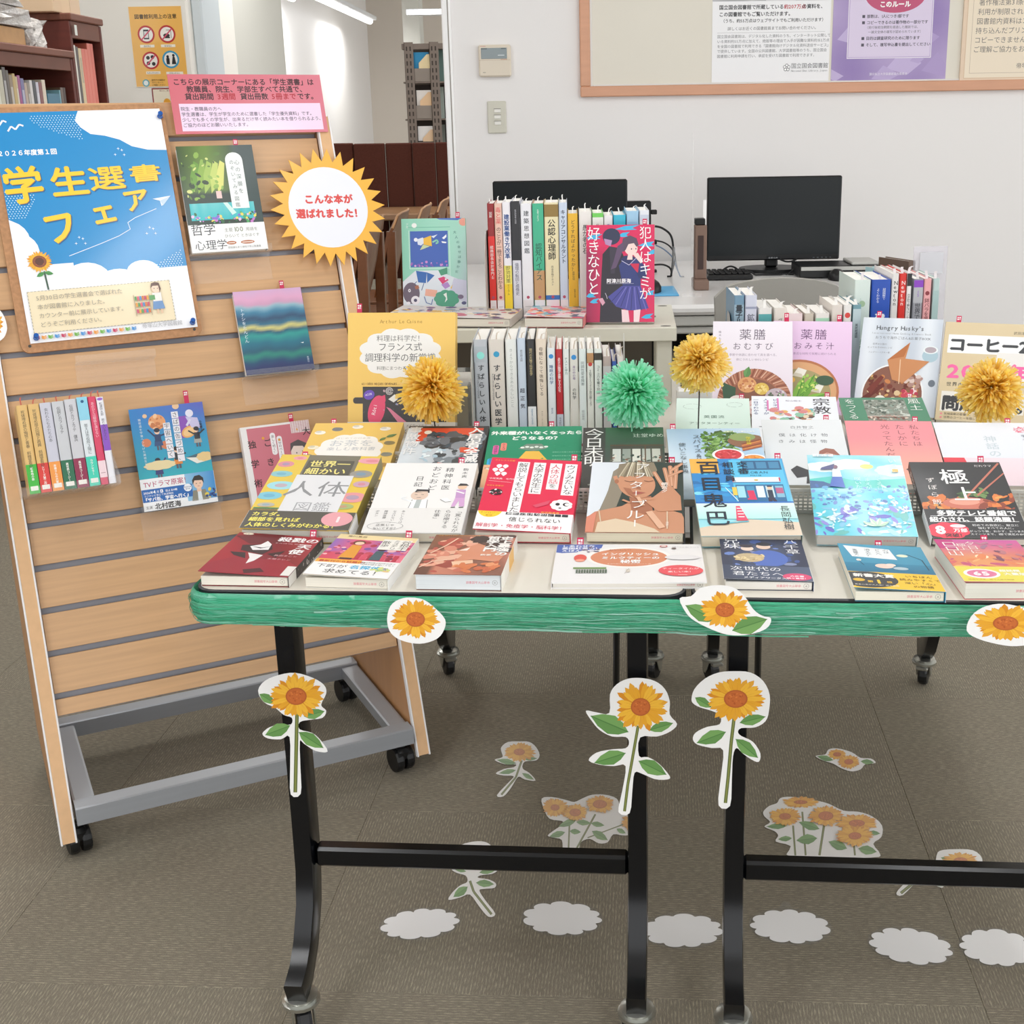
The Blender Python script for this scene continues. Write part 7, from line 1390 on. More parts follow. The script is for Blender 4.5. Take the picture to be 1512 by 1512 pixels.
def c_rice(a):
    W,H=a.w,a.h; a.grad(lambda u,v:mixc('#1d1d20','#5a5a5c',max(0,.8-2.5*math.hypot(u-.1,v-.62))),10,12); a.specks(30,W*.02,H*.34,W*.5,H*.52,['#d97a3a','#e89a4a','#b8602c'],4,12,.5); a.ell(W*.50,H*.44,34,14,'#c9705a'); a.ell(W*.46,H*.46,20,8,'#e09a84'); a.specks(24,W*.6,H*.36,W*.99,H*.56,['#e0803a','#f0a050','#c8662c','#8a3a24'],4,11,.5); a.specks(22,W*.42,H*.5,W*.72,H*.62,['#4a6a3a','#3a5630','#6a8a4c'],4,8,.6); a.line([(W*.98,H*.98),(W*.50,H*.52)],3,'#c0705c'); a.line([(W*1.0,H*.84),(W*.62,H*.54)],3,'#c0705c')
    a.t('極',W*.44,H*.90,39,'#f1efef',vert=True,bold=.012); a.t('上',W*.50,H*.66,36,'#eeeeee',vert=True,bold=.012); a.t('ずぼら飯',W*.17,H*.78,13,'#efe9e6',vert=True,gap=1.35); a.t('だれウマ',W*.70,H*.93,6,'#e9e6e6')
def b_rice(b):
    b.rect(0,0,b.w,66,'#222326'); b.t('多数テレビ番組で',b.w*.12,52,13,'#f5f4f4',bold=.035); b.t('紹介され、話題沸騰！',b.w*.03,38,11.6,'#f5f4f4',bold=.035); b.line([(b.w*.05,50),(b.w*.9,51)],.8,'#f5f4f4'); b.line([(b.w*.03,36.5),(b.w*.95,37.5)],.8,'#f5f4f4')
    b.cloud(b.w*.19,17,25,17,'#e8324c'); b.t('8',b.w*.06,10,24,'#fbeef0',bold=.05); b.t('万部',b.w*.24,14,9,'#fbeef0',bold=.03); b.t('突破！',b.w*.14,3,9,'#3a1a20',bold=.03); b.ell(b.w*.30,27,10,4,'#fbd9de')
    b.t('初めての自炊に、献立に',b.w*.45,27,5.4,'#eeeeee'); b.t('悩むすべての人に。',b.w*.50,20.5,5.4,'#eeeeee'); b.t('がっつり飯、おかず、おつまみ、',b.w*.40,13.5,5,'#eeeeee'); b.t('スイーツまで、1冊で満足の100品',b.w*.40,7,5,'#eeeeee')
book('black recipe book with chopsticks and a red 8 badge, second row',(.514,1.523,.708),-4,17,.1235,.183,.012,c_rice,base='#222326',band=(66,b_rice),spine='l',tag=.8,tagup=-.004,page='#d8d4cc',spineart=lambda a:a.t('極上ずぼら飯',a.w*.5,a.h*.9,7,'#e9e6e2',vert=True,bold=.02),stamp=False)
def c_green(a): W,H=a.w,a.h; a.rect(0,0,W,H,'#e9efe2'); a.specks(30,0,H*.5,W*.5,H,['#5a9a3a','#8ac05a','#3a6a2c','#d9e6b4'],5,16); a.rect(0,0,W,H*.4,'#3a2226')
book('dark spined book with green leaves, cut by the right frame edge',(.676,1.516,.708),-4,17,.125,.185,.013,c_green,base='#e9efe2',spc='#3a2428',spine='l',tag=.2,page='#e0dcd2',stamp=False)
# third row
def c_teabook(a):
    W,H=a.w,a.h; a.rect(0,0,W,H,'#ecc566'); a.cloud(W*.50,H*.50,W*.34,H*.27,'#f5f2ec',11); a.t('お茶を',W*.5,H*.58,24,'#c9cdd0',al='c',bold=.01); a.t('楽しむ教科書',W*.52,H*.50,13,'#b9bdc2',al='c'); a.t('はじめての日本茶',W*.5,H*.70,7,'#c9c2b4',al='c')
    for x,y,c in ((.1,.82,'#f3efe4'),(.28,.88,'#7a7d80'),(.5,.92,'#efe9de'),(.82,.88,'#f0ece4'),(.92,.62,'#8a7a4c'),(.93,.42,'#8a8a7c'),(.1,.55,'#efe6cc'),(.07,.4,'#9a8f6a'),(.92,.24,'#b08a4c')): a.ell(W*x,H*y,9,7,c); a.ell(W*x-3,H*y+3,5,4,mixc(c,'#6a6f6a',.3))
    leaf(a,W*.86,H*.72,W*.97,H*.78,.5,'#6a8a4c','#4a6a34'); leaf(a,W*.86,H*.72,W*.8,H*.66,.5,'#6a8a4c','#4a6a34')
book('yellow tea book with a pale cloud title, leftmost of the third row',(-.362,1.826,.714),-1.7,11.9,.145,.2,.018,c_teabook,base='#ecc566',spc='#e3bd62',tag=.20,tagup=.008,page='#e6ddc8')
def c_house(a):
    W,H=a.w,a.h; a.grad(lambda u,v:mixc('#d8e0e6','#8f9aa4',max(0,min(1,u*1.1-.1))),10,12); a.rect(W*.14,H*.74,W*.86,H*.26,'#e0583e'); a.rect(0,H*.965,W,H*.035,'#4a4442'); a.rect(W*.94,0,W*.06,H,'#3f3b3c')
    a.specks(60,W*.28,H*.62,W*.95,H*.86,['#5a5f66','#6f767e','#3f4448','#8a929a','#4a5a66'],5,16,.6); a.ell(W*.26,H*.89,6,6,'#f3ece0'); a.specks(40,W*.4,H*.05,W*.9,H*.6,['#5a626a','#6a747c','#7f8a92','#4a5056','#d0705a'],5,14,.8); a.specks(30,W*.25,H*.2,W*.6,H*.6,['#c9dde6','#aec8d6','#e4eef2'],3,8); a.cloud(W*.68,H*.22,24,26,'#bcbcc0'); a.rect(W*.72,H*.55,26,14,'#e0583e')
    a.t('入居者全滅',W*.86,H*.985,24,'#f5f3f2',vert=True,gap=.93,bold=.03,sx=1.05,out=('#3a3436',.6)); a.t('事故物件',W*.10,H*.985,22,'#eef0f2',vert=True,gap=1.02,bold=.02,out=('#9aa4ac',.5))
book('grey and orange haunted house novel with a black edge, third row',(-.214,1.776,.714),-3.6,15,.128,.188,.018,c_house,base='#d9dde0',spc='#2f2d2e',tag=.84,tagup=.006,page='#e4dfd4')
def c_alien(a):
    W,H=a.w,a.h; a.rect(0,0,W,H,'#1f8f68'); a.t('外来種がいなくなったら',W*.52,H*.865,13.2,'#f2f6f0',al='c',bold=.05); a.t('どうなるの？',W*.52,H*.775,13.2,'#f2f6f0',al='c',bold=.05)
    a.poly([(W*.30,H*.36),(W*.42,H*.58),(W*.56,H*.58),(W*.70,H*.36),(W*.62,H*.28),(W*.38,H*.28)],'#eebd4e'); a.poly([(W*.34,H*.62),(W*.42,H*.70),(W*.58,H*.70),(W*.64,H*.62),(W*.5,H*.58)],'#7a8f80'); 
    for k in range(6): a.ell(W*(.38+.05*k),H*(.64+.01*(k%2)),3.4,3,'#e8efe6',8)
    for q,x,y,h,c in (('たとえば',.18,.72,26,'#ef8a78'),('環境問題も',.10,.68,30,'#e263a6'),('考える',.06,.46,20,'#3fb0e4')): a.poly(rrect(W*x-4.6,H*y-h,W*x+4.6,H*y,3.5),c); a.t(q,W*x,H*y-1.5,5.6,'#3a2a4a',vert=True)
    for k in range(4): a.t('侵略的外来種の真実を知る',W*.70,H*(.55-.06*k),3.6,'#9ed6bc')
    a.specks(30,W*.6,H*.1,W,H*.9,['#2b9c74','#188060'],1,2.4); a.rect(0,0,W*.30,H*.36,'#f0bd94'); a.ell(W*.08,H*.3,8,3,'#f3efe2'); a.t('五箇公一',W*.01,H*.30,5,'#5a4a3a')
book('green ecology book with a yellow skirted figure, third row',(-.070,1.765,.714),-1.6,13,.146,.2,.014,c_alien,base='#1f8f68',tag=.67,tagup=.008,page='#e8e2d4')
def c_today(a):
    W,H=a.w,a.h; a.grad(lambda u,v:mixc('#4a524e','#4f6f56',max(0,(v-.55)*2.2)*(1 if u>.25 else .3)),10,12); a.rect(0,0,W*.28,H,'#4a4846'); a.rect(W*.34,H*.38,W*.64,H*.34,'#55504a'); 
    for k in range(5): a.rect(W*(.37+.12*k),H*.45,W*.10,H*.20,['#cfd2cc','#9aa098','#d9d8ce','#b4b8b0','#c8c8be'][k])
    a.specks(40,W*.36,H*.40,W*.96,H*.56,['#3f4642','#7a7266','#dcd8cc','#8a5a4a','#5c6a62'],1.5,4); a.rect(W*.34,H*.70,W*.66,2.4,'#6a5242'); a.rect(W*.34,H*.38,W*.66,2,'#3a322c'); a.rect(W*.76,H*.38,2,H*.33,'#6a5242'); a.rect(W*.34,H*.2,W*.64,H*.16,'#7a6a58')
    a.t('今日未明',W*.14,H*.985,32,'#f6f5f2',vert=True,gap=.86,sx=.98); a.t('辻堂ゆめ',W*.62,H*.84,12,'#dfe6dc',sx=1.0); a.t('徳間書店',W*.08,H*.1,4.5,'#dfe6dc')
book('dark green novel showing a lit window, third row',(.066,1.736,.714),-2.2,15.9,.124,.188,.018,c_today,base='#4a504c',tag=None,page='#dcd6c8',stamp=False)
def c_spice(a):
    W,H=a.w,a.h; a.grad(lambda u,v:mixc('#a9c9e4','#d3e2ec',.5+.5*math.sin(3*u+4*v)),8,8); a.specks(230,W*.38,H*.52,W*.72,H*.95,['#4f7a3a','#6a9a4c','#3a5a2c','#8ab46a'],3,8,.45); a.ell(W*.85,H*.80,30,20,'#8a6248'); a.ell(W*.80,H*.86,20,12,'#8aa060'); 
    for k in range(6): a.line([(W*.78,H*(.66+.018*k)),(W*.99,H*(.72+.02*k))],3,['#b8623a','#d98a4a','#8a4426'][k%3])
    a.ell(W*.62,H*.60,24,18,'#eef0f2'); a.ell(W*.62,H*.60,20,15,'#d03a44'); a.specks(20,W*.52,H*.54,W*.72,H*.65,['#e0606a','#b82a34'],2,4); a.ell(W*.88,H*.52,21,17,'#eef0f2'); a.ell(W*.88,H*.52,17,14,'#e88f34'); a.specks(16,W*.80,H*.47,W*.96,H*.57,['#f0a850','#d47a24'],2,4)
    a.specks(50,W*.38,H*.12,W*.56,H*.44,['#5a7a44','#86a468','#44603a'],1,5,.2); a.t('スパイス&ハーブ',W*.31,H*.90,13,'#4a5560',vert=True,gap=1.05); a.t('使いこなし事典',W*.15,H*.78,11.5,'#4a5560',vert=True,gap=1.1); a.t('料理がもっと楽しくなる',W*.95,H*.93,4.4,'#f4f2e6',al='r',bold=.02); a.t('保存版',W*.86,H*.86,8,'#e8d83a',vert=True)
book('light blue spice and herb handbook with a red bowl, third row',(.205,1.698,.713),-1.4,16.1,.142,.199,.014,c_spice,base='#c3dae8',tag=.07,tagup=.008,page='#e4ded2',stamp=False)
def c_monster(a):
    W,H=a.w,a.h; a.rect(0,0,W,H,'#dfe3e6'); a.t('白井智之',W*.5,H*.86,8.5,'#5a6066',al='c',gap=1.1); a.t('僕は化け物',W*.52,H*.73,10.5,'#5a6066',al='c',gap=1.55); a.t('きみは怪物',W*.50,H*.63,10.5,'#5a6066',al='c',gap=1.55); a.line([(W*.4,H*.84),(W*.6,H*.84)],.5,'#8a9096')
    a.poly([(W*.63,H*.38),(W*.66,H*.50),(W*.74,H*.545),(W*.84,H*.53),(W*.90,H*.44),(W*.90,H*.3),(W*.64,H*.3)],'#9c6252'); a.line([(W*.66,H*.43),(W*.75,H*.47),(W*.87,H*.43)],2,'#d8a898'); a.rect(W*.65,H*.30,W*.24,H*.08,'#33292a'); a.ell(W*.70,H*.35,2.4,2.4,'#e8eaec'); a.ell(W*.82,H*.35,2.4,2.4,'#e8eaec')
    a.poly([(W*.28,H*.22),(W*.36,H*.28),(W*.48,H*.22),(W*.56,H*.26),(W*.62,H*.16),(W*.52,H*.02),(W*.44,H*.02),(W*.46,H*.12),(W*.34,H*.1)],'#33353a')
book('grey white novel with a brown haired mask and a black crow, third row',(.341,1.760,.713),-4.2,17.1,.124,.187,.018,c_monster,base='#dfe3e6',spc='#dfe3e6',tag=.82,tagup=.002,page='#d9d4ca',stamp=False)
def c_shine(a):
    W,H=a.w,a.h; a.grad(lambda u,v:mixc('#f2b79c','#ef8e96',min(1,v*1.4)),6,10)
    for q,x,y in (('私たちは',.78,.94),('たしかに',.62,.94),('光ってたんだ',.45,.94)): a.t(q,W*x,H*y,15,'#8c4f58',vert=True,gap=1.15)
    a.poly([(W*.58,H*.22),(W*.68,H*.28),(W*.66,H*.14)],'#4a3438')
book('salmon pink novel with three brown title columns, third row',(.470,1.751,.715),-6.1,15.7,.133,.187,.018,c_shine,base='#f0a39a',spc='#e9b0ac',spine='r',tag=.82,tagup=.008,page='#f2eeea',stamp=False)
def c_myth(a):
    W,H=a.w,a.h; a.rect(0,0,W,H,'#e4e8f0'); a.rect(0,0,W*.99,H*.42,'#f1dbe4'); a.poly([(0,H*.42),(W*.22,H*.42),(W*.24,H*.30),(W*.22,H*.26),(0,H*.26)],'#e23a4a'); a.t('神話の',W*.56,H*.78,20,'#c4d0d8',vert=True,gap=1.1,bold=.01); a.specks(36,W*.86,H*.84,W*.99,H*.93,['#e07a90','#f0a8b8'],1.6,2.6); a.t('学ぶ',W*.93,H*.8,8,'#3a4a60',vert=True,gap=1.2)
book('glossy white mythology book with a red corner block, third row',(.610,1.741,.713),-6,15.6,.14,.186,.018,c_myth,base='#e4e8f0',spc='#e8c4c4',tag=.82,tagup=-.05,page='#efe9e4',stamp=False)
# back rows on the right table
def c_eng(a):
    W,H=a.w,a.h; a.grad(lambda u,v:mixc('#cde6da','#dcefe6',v),4,6); 
    for x,y,rx in ((.22,.82,16),(.80,.86,14)): [a.line([(W*x+rx*math.cos(t),H*y+rx*.6*math.sin(t)),(W*x+rx*math.cos(t+.7),H*y+rx*.6*math.sin(t+.7))],.6,'#8a9a94') for t in (0,.8,1.6,2.6,3.4,4.2,5.2)]
    a.t('英国流',W*.52,H*.58,11,'#6f8a80',al='c',gap=1.1); a.t('アフタヌーンティー',W*.52,H*.45,9.5,'#6f8a80',al='c'); a.t('バイブル',W*.52,H*.32,10,'#6f8a80',al='c',gap=1.1); a.ell(W*.86,H*.28,16,13,'#6cc0a6'); a.t('紅茶の本',W*.86,H*.27,5.6,'#eef8f2',al='c'); a.ell(W*.15,H*.28,17,8,'#e6cfc0'); a.ell(W*.15,H*.28,12,5,'#c9806a'); a.specks(6,W*.06,H*.24,W*.22,H*.32,['#f0e0d2','#c46a5a'],2,4)
book('mint green English afternoon tea book, left of the back row',(.222,1.987,.713),-5.6,15.3,.125,.17,.012,c_eng,base='#cde6da',tag=.90,tagup=.008,page='#3a3a3a',stamp=False)
def c_relig(a):
    W,H=a.w,a.h; a.rect(0,0,W,H,'#eef2f8'); 
    for q,x in (('ビジネスと',W*.28),('人マスターが',W*.17),('一日でわかる',W*.05)): a.t(q,x,H*.95,9.5,'#4a5a8a',vert=True,gap=1.15,bold=.02)
    a.rect(W*.18,H*.72,3,H*.2,'#e07ab8'); a.rect(W*.30,H*.72,3,H*.24,'#e07ab8'); a.t('宗教',W*.82,H*.97,31,'#3c3a40',vert=True,gap=1.05,bold=.01); a.t('松山紘士',W*.40,H*.90,7,'#7a6a8a'); a.specks(44,W*.24,H*.52,W*.70,H*.78,['#e8b46a','#8fc4a8','#e6d3b8','#9a6a4c','#d98a8a','#5a4a44','#6ab0b8'],4,9,.9); a.t('一度',W*.08,H*.4,12,'#3c3a40',bold=.03)
book('white religion primer with crowded little figures, middle of the back row',(.354,1.953,.712),-7.2,12.5,.145,.21,.014,c_relig,base='#eef2f8',tag=.90,tagup=.009,page='#e4ded2',stamp=False)
def c_fudo(a):
    W,H=a.w,a.h; a.rect(0,0,W,H,'#4c8a6c'); a.rect(W*.28,H*.30,W*.50,H*.66,'#8a8f84'); a.specks(110,W*.29,H*.66,W*.77,H*.95,['#b9c4bc','#5a6a5c','#3f4f44','#8fa094','#cdd3ca'],1.5,5); a.specks(90,W*.29,H*.42,W*.77,H*.66,['#a47a6a','#c9a090','#7a5044','#e0cfc0','#8a6458'],1.5,4.5); a.rect(W*.28,H*.64,W*.5,2,'#e6ddd2'); a.t('風土',W*.88,H*.98,22,'#eef4ee',vert=True,gap=1.1); a.t('をつくる',W*.12,H*.97,19,'#eef4ee',vert=True,gap=1.0); a.t('小松理虔',W*.07,H*.55,6.5,'#dcebe0',vert=True)
book('green book with a shrine photo, right of the back row',(.512,1.936,.711),-3.6,13.9,.142,.199,.014,c_fudo,base='#4c8a6c',tag=.86,tagup=-.04,page='#e0dacc',stamp=False)
# ================================================================ UPRIGHT BOOKS
def upright(label,P,yaw,tilt,w,h,t,art,elabel,**k):
    b=book(label,P,yaw,tilt,w,h,t,art,stamp=False,**k)
    easel(elabel,b.matrix_basis.copy(),w*.8,h,tilt); return b
def c_fr(a):
    W,H=a.w,a.h; a.rect(0,0,W,H,'#edc566'); a.t('Arthur Le Caisne',W*.50,H*.915,8.6,'#a8782a',al='c'); 
    a.cloud(W*.49,H*.675,W*.355,H*.185,'#ecebe8',12); a.t('料理は科学だ！',W*.49,H*.775,11.5,'#6a6a66',al='c'); a.t('フランス式',W*.49,H*.70,15,'#5a5c5c',al='c'); a.t('調理科学の新常識',W*.49,H*.615,15.4,'#5a5c5c',al='c',gap=.98); a.t('料理にまつわる',W*.27,H*.545,7.2,'#6a6a66'); a.t('62',W*.52,H*.54,10.5,'#4a4c4c'); a.t('の驚きの真実',W*.62,H*.545,7.2,'#6a6a66')
    a.t('62 IDÉES REÇUES DEVENUES...',W*.13,H*.425,4.6,'#7a5520',bold=.03); a.rect(W*.14,H*.05,W*.78,H*.36,'#3a3638'); a.poly(rrect(W*.05,H*.275,W*.18,H*.325,4.6),'#3a3638'); a.rect(W*.14,H*.40,W*.78,1.5,'#1f1c1e')
    a.specks(90,W*.15,H*.06,W*.9,H*.39,['#4c484a','#2c282a','#5a5658'],1,3,.3); a.ell(W*.20,H*.345,9.5,8,'#6a4ab8',rot=20); a.t('ACiDE',W*.165,H*.335,4.6,'#ece8f4',rot=12); a.ell(W*.27,H*.22,14,26,'#e0486e',rot=-14); a.poly([(W*.27,H*.32),(W*.35,H*.345),(W*.355,H*.30),(W*.31,H*.18)],'#e0486e'); a.t('Rôti',W*.255,H*.18,9,'#f6e8ec',rot=78); a.poly([(W*.36,H*.25),(W*.40,H*.235),(W*.62,H*.08),(W*.52,H*.07)],'#dc7f9a')
    for k in range(3): a.line([(W*.39+(6-2*k)*math.cos(t*.6),H*.375+(6-2*k)*math.sin(t*.6)) for t in range(11)],.8,'#e8e4e4')
    a.poly([(W*.38,H*.31),(W*.44,H*.35),(W*.47,H*.31),(W*.43,H*.285)],'#eceae4'); a.specks(16,W*.3,H*.1,W*.9,H*.38,['#d9d4d4','#8a9ac0','#c8a8b0'],1,2.4,.9)
    a.rect(0,0,W,H*.115,'#dcd8d2') if False else None
def b_fr(b): b.rect(0,0,b.w,27,'#dedad4'); b.t('宇宙　塩　熱伝導　ヒートショック　メイラード反応　マリネ',b.w*.06,19,5.2,'#6a6864'); b.t('いつもの料理がおもしろくなる、調理の真実！',3,8,8.3,'#5a5a58')
upright('tall yellow French cooking science book with a white cloud title',(-.294,2.054,.720),-4.7,75,.182,.210,.020,c_fr,'clear acrylic easel behind the yellow cooking science book',base='#edc566',band=(27,b_fr),tag=.10,tagup=.016,page='#e8e0cc')
def c_rice2(a):
    W,H=a.w,a.h; a.grad(lambda u,v:mixc('#e6d8e4','#ece6ee',v),6,8); a.t('薬膳',W*.51,H*.815,23,'#6a5f6e',al='c',gap=1.12); a.t('おむすび',W*.52,H*.705,15.5,'#6a5f6e',al='c',gap=1.25); a.t('季節や体調に合わせて具を選べる、',W*.52,H*.635,5.6,'#9a8a9e',al='c'); a.t('体にうれしい100レシピ',W*.50,H*.585,5.6,'#9a8a9e',al='c'); a.t('植木もも子',W*.09,H*.90,5,'#7a6f80',vert=True,gap=1.3)
    a.ell(W*.53,H*.16,W*.46,H*.34,'#a86a52',40); 
    for k in range(34): t=.2+k*.085; a.line([(W*.53+W*.46*math.cos(t),H*.16+H*.34*math.sin(t)),(W*.53+W*.34*math.cos(t+.12),H*.16+H*.25*math.sin(t+.12))],2.2,['#d9ad94','#8a4f3c','#c48a70'][k%3])
    a.ell(W*.53,H*.14,W*.34,H*.25,'#8a5a48',36); a.poly([(W*.12,H*.36),(W*.30,H*.30),(W*.28,H*.04),(W*.16,H*.10)],'#3a5a44'); leaf(a,W*.42,H*.40,W*.46,H*.52,.6,'#6a9a5a','#4a7a44')
    for x,y,r,c,cs in ((.44,.33,17,'#dba06a',['#c98050','#efc49a','#b86a4a']),(.62,.29,13,'#e0bc5a',['#f0d88a','#c99a3a']),(.32,.14,17,'#e8ddd8',['#c83a6a','#f4eeea']),(.56,.10,18,'#e6c3c0',['#e09a9a','#f6ebe8','#c9787a']),(.80,.20,20,'#c4b4bc',['#e9e4e6','#7a9a6a','#9a7a94','#5a6a54'])): a.ell(W*x,H*y,r,r*.9,c,22); a.specks(22,W*x-r*.7,H*y-r*.6,W*x+r*.7,H*y+r*.6,cs,1.4,3.4,.9)
    a.ell(W*.40,H*.11,6,7,'#c82a62')
upright('lilac white rice ball cookbook with a woven basket',(.314,2.201,.711),-6.9,55.6,.144,.188,.012,c_rice2,'clear acrylic easel behind the rice ball cookbook',base='#e9e0ea',tag=.93,tagup=.019)
def c_miso(a):
    W,H=a.w,a.h; a.grad(lambda u,v:mixc('#dcb8dc','#e6c9e6',v),6,8); a.t('薬膳',W*.53,H*.81,23,'#6a4a70',al='c',gap=1.12); a.t('おみそ汁',W*.54,H*.70,15.5,'#6a4a70',al='c',gap=1.25); a.t('身近な材料で気軽に続けられる',W*.54,H*.635,5.6,'#9a7aa0',al='c'); a.ell(W*.36,H*.24,W*.50,H*.34,'#b9744e',44); a.ell(W*.36,H*.245,W*.47,H*.31,'#d9a678',40); a.ell(W*.34,H*.22,W*.42,H*.26,'#a89a6c',36)
    for x,y,s in ((.36,.44,13),(.12,.36,13),(.58,.28,13),(.2,.18,15),(.42,.07,14),(.05,.12,12)): a.poly([(W*x-s,H*y-s*.5),(W*x-s*.2,H*y+s*.8),(W*x+s,H*y+s*.4),(W*x+s*.5,H*y-s*.8)],'#efece0'); a.poly([(W*x-s,H*y-s*.5),(W*x+s*.5,H*y-s*.8),(W*x+s*.3,H*y-s*.2),(W*x-s*.7,H*y)],'#d6cfba')
    for x,y,x1,y1 in ((.35,.10,.55,.42),(.30,.08,.42,.40),(.42,.15,.72,.22),(.45,.12,.70,.12),(.38,.20,.60,.36)): leaf(a,W*x,H*y,W*x1,H*y1,.3,'#8ac04c','#4a8a34')
    a.specks(30,W*.36,H*.24,W*.6,H*.42,['#a6d060','#5a9a3a','#d8e07a'],2,4); a.ell(W*.68,H*.36,16,10,'#3f5a44'); a.ell(W*.26,H*.36,7,6,'#e8b04a')
upright('mauve miso soup cookbook with an orange bowl of tofu and greens',(.419,2.214,.711),-11,52.2,.143,.190,.012,c_miso,'clear acrylic easel behind the miso soup cookbook',base='#e2c3e2',tag=.84,tagup=.016)
def c_husky(a):
    W,H=a.w,a.h; a.grad(lambda u,v:mixc('#c3ccd8','#dfe5ec',.5+.5*math.sin(u*17)),22,8); a.t("Hungry Husky's",W*.48,H*.875,12,'#6a7076',al='c',bold=.03,sx=.95); a.t('International Home Cooking & Sweets Book',W*.5,H*.83,5,'#8a9096',al='c'); a.t('おうちで海外ごはん&お菓子BOOK',W*.52,H*.78,6.6,'#6a7076',al='c'); a.t('世界19か国の',W*.15,H*.715,4.4,'#7a8086'); a.t('とっておきの90レシピ',W*.09,H*.68,4.4,'#7a8086'); a.t('ハングリーハスキー著',W*.11,H*.63,3.8,'#7a8086')
    a.ell(W*.88,H*.62,14,13,'#aac4d0'); a.ell(W*.88,H*.68,13,8,'#e4ebee'); a.ell(W*.88,H*.68,10,6,'#b0a4ac'); a.ell(W*.93,H*.34,6,7,'#6a7480')
    a.ell(W*.46,H*.21,W*.385,H*.31,'#eef1f4',44); a.ell(W*.46,H*.21,W*.365,H*.295,'#8a5a4a',40); a.specks(120,W*.16,H*.02,W*.76,H*.42,['#a8583a','#c9824c','#7a3a2e','#d8a86a','#6a3026','#e0c49a','#8a6a3a'],2,6,.8)
    a.specks(20,W*.58,H*.10,W*.80,H*.26,['#d0485a','#e0707a','#b83a50','#f0d8d8'],3,7,.9); a.specks(12,W*.6,H*.28,W*.8,H*.40,['#d9c4bc','#b08a80'],4,6,.9); a.ell(W*.32,H*.12,12,15,'#f2ede2'); a.ell(W*.50,H*.03,14,7,'#e8824a'); a.poly([(W*.08,H*.16),(W*.34,H*.33),(W*.36,H*.29),(W*.12,H*.12)],'#6a2a22'); a.poly([(W*.14,H*.25),(W*.30,H*.40),(W*.34,H*.38),(W*.20,H*.2)],'#7a342a')
    a.poly([(W*.36,H*.56),(W*.62,H*.75),(W*.58,H*.58),(W*.88,H*.56),(W*.58,H*.33),(W*.44,H*.36)],'#c98a5c'); a.poly([(W*.36,H*.56),(W*.62,H*.75),(W*.56,H*.60)],'#b87040'); a.line([(W*.52,H*.57),(W*.53,H*.32)],1.6,'#e6c3a0')
upright('pale grey world cooking book with a full bowl and folded flatbread',(.565,2.194,.711),-19.4,53.4,.142,.195,.014,c_husky,'clear acrylic easel behind the grey world cooking book',base='#dfe5ec',tag=.19,tagup=.016,roll=.3)
def c_coffee(a):
    W,H=a.w,a.h; a.rect(0,0,W,H,'#d6c4a0'); a.rect(W*.05,H*.68,W*.95,H*.19,'#eef0f0'); a.rect(W*.60,H*.40,W*.4,H*.30,'#e6e4e0'); a.rect(W*.04,H*.09,W*.9,H*.20,'#e9e6de'); a.t('コーヒー2050',W*.055,H*.71,31,'#3f4246',bold=.045,gap=.97); a.t('武田淳',W*.76,H*.895,6.4,'#4a4a48'); a.t('2050年',W*.07,H*.43,36,'#f06aa6',bold=.04,sx=1.2); a.t('世界の一杯に',W*.08,H*.345,9,'#4a4a46',bold=.01,gap=1.1); a.t('問題です。',W*.05,H*.115,31,'#3c3d40',bold=.045); a.t('気候変動の影響で、コーヒーの未来はどうなる？',W*.09,H*.055,5.4,'#5a5448'); a.rect(W*.05,H*.055,3.4,3.4,'#e88a94'); a.t('世界のコーヒーを旅して考える',W*.09,H*.02,5.4,'#5a5448'); a.rect(W*.05,H*.02,3.4,3.4,'#e88a94'); a.ell(W*.72,H*.20,16,14,'#e88aa0')
upright('beige coffee book with heavy black and pink lettering, behind the right pom-pom',(.703,2.133,.711),-20.3,50.8,.155,.198,.016,c_coffee,'clear acrylic easel behind the beige coffee book',base='#d6c4a0',tag=.14,tagup=.016,spc='#3a342c',spine='l')
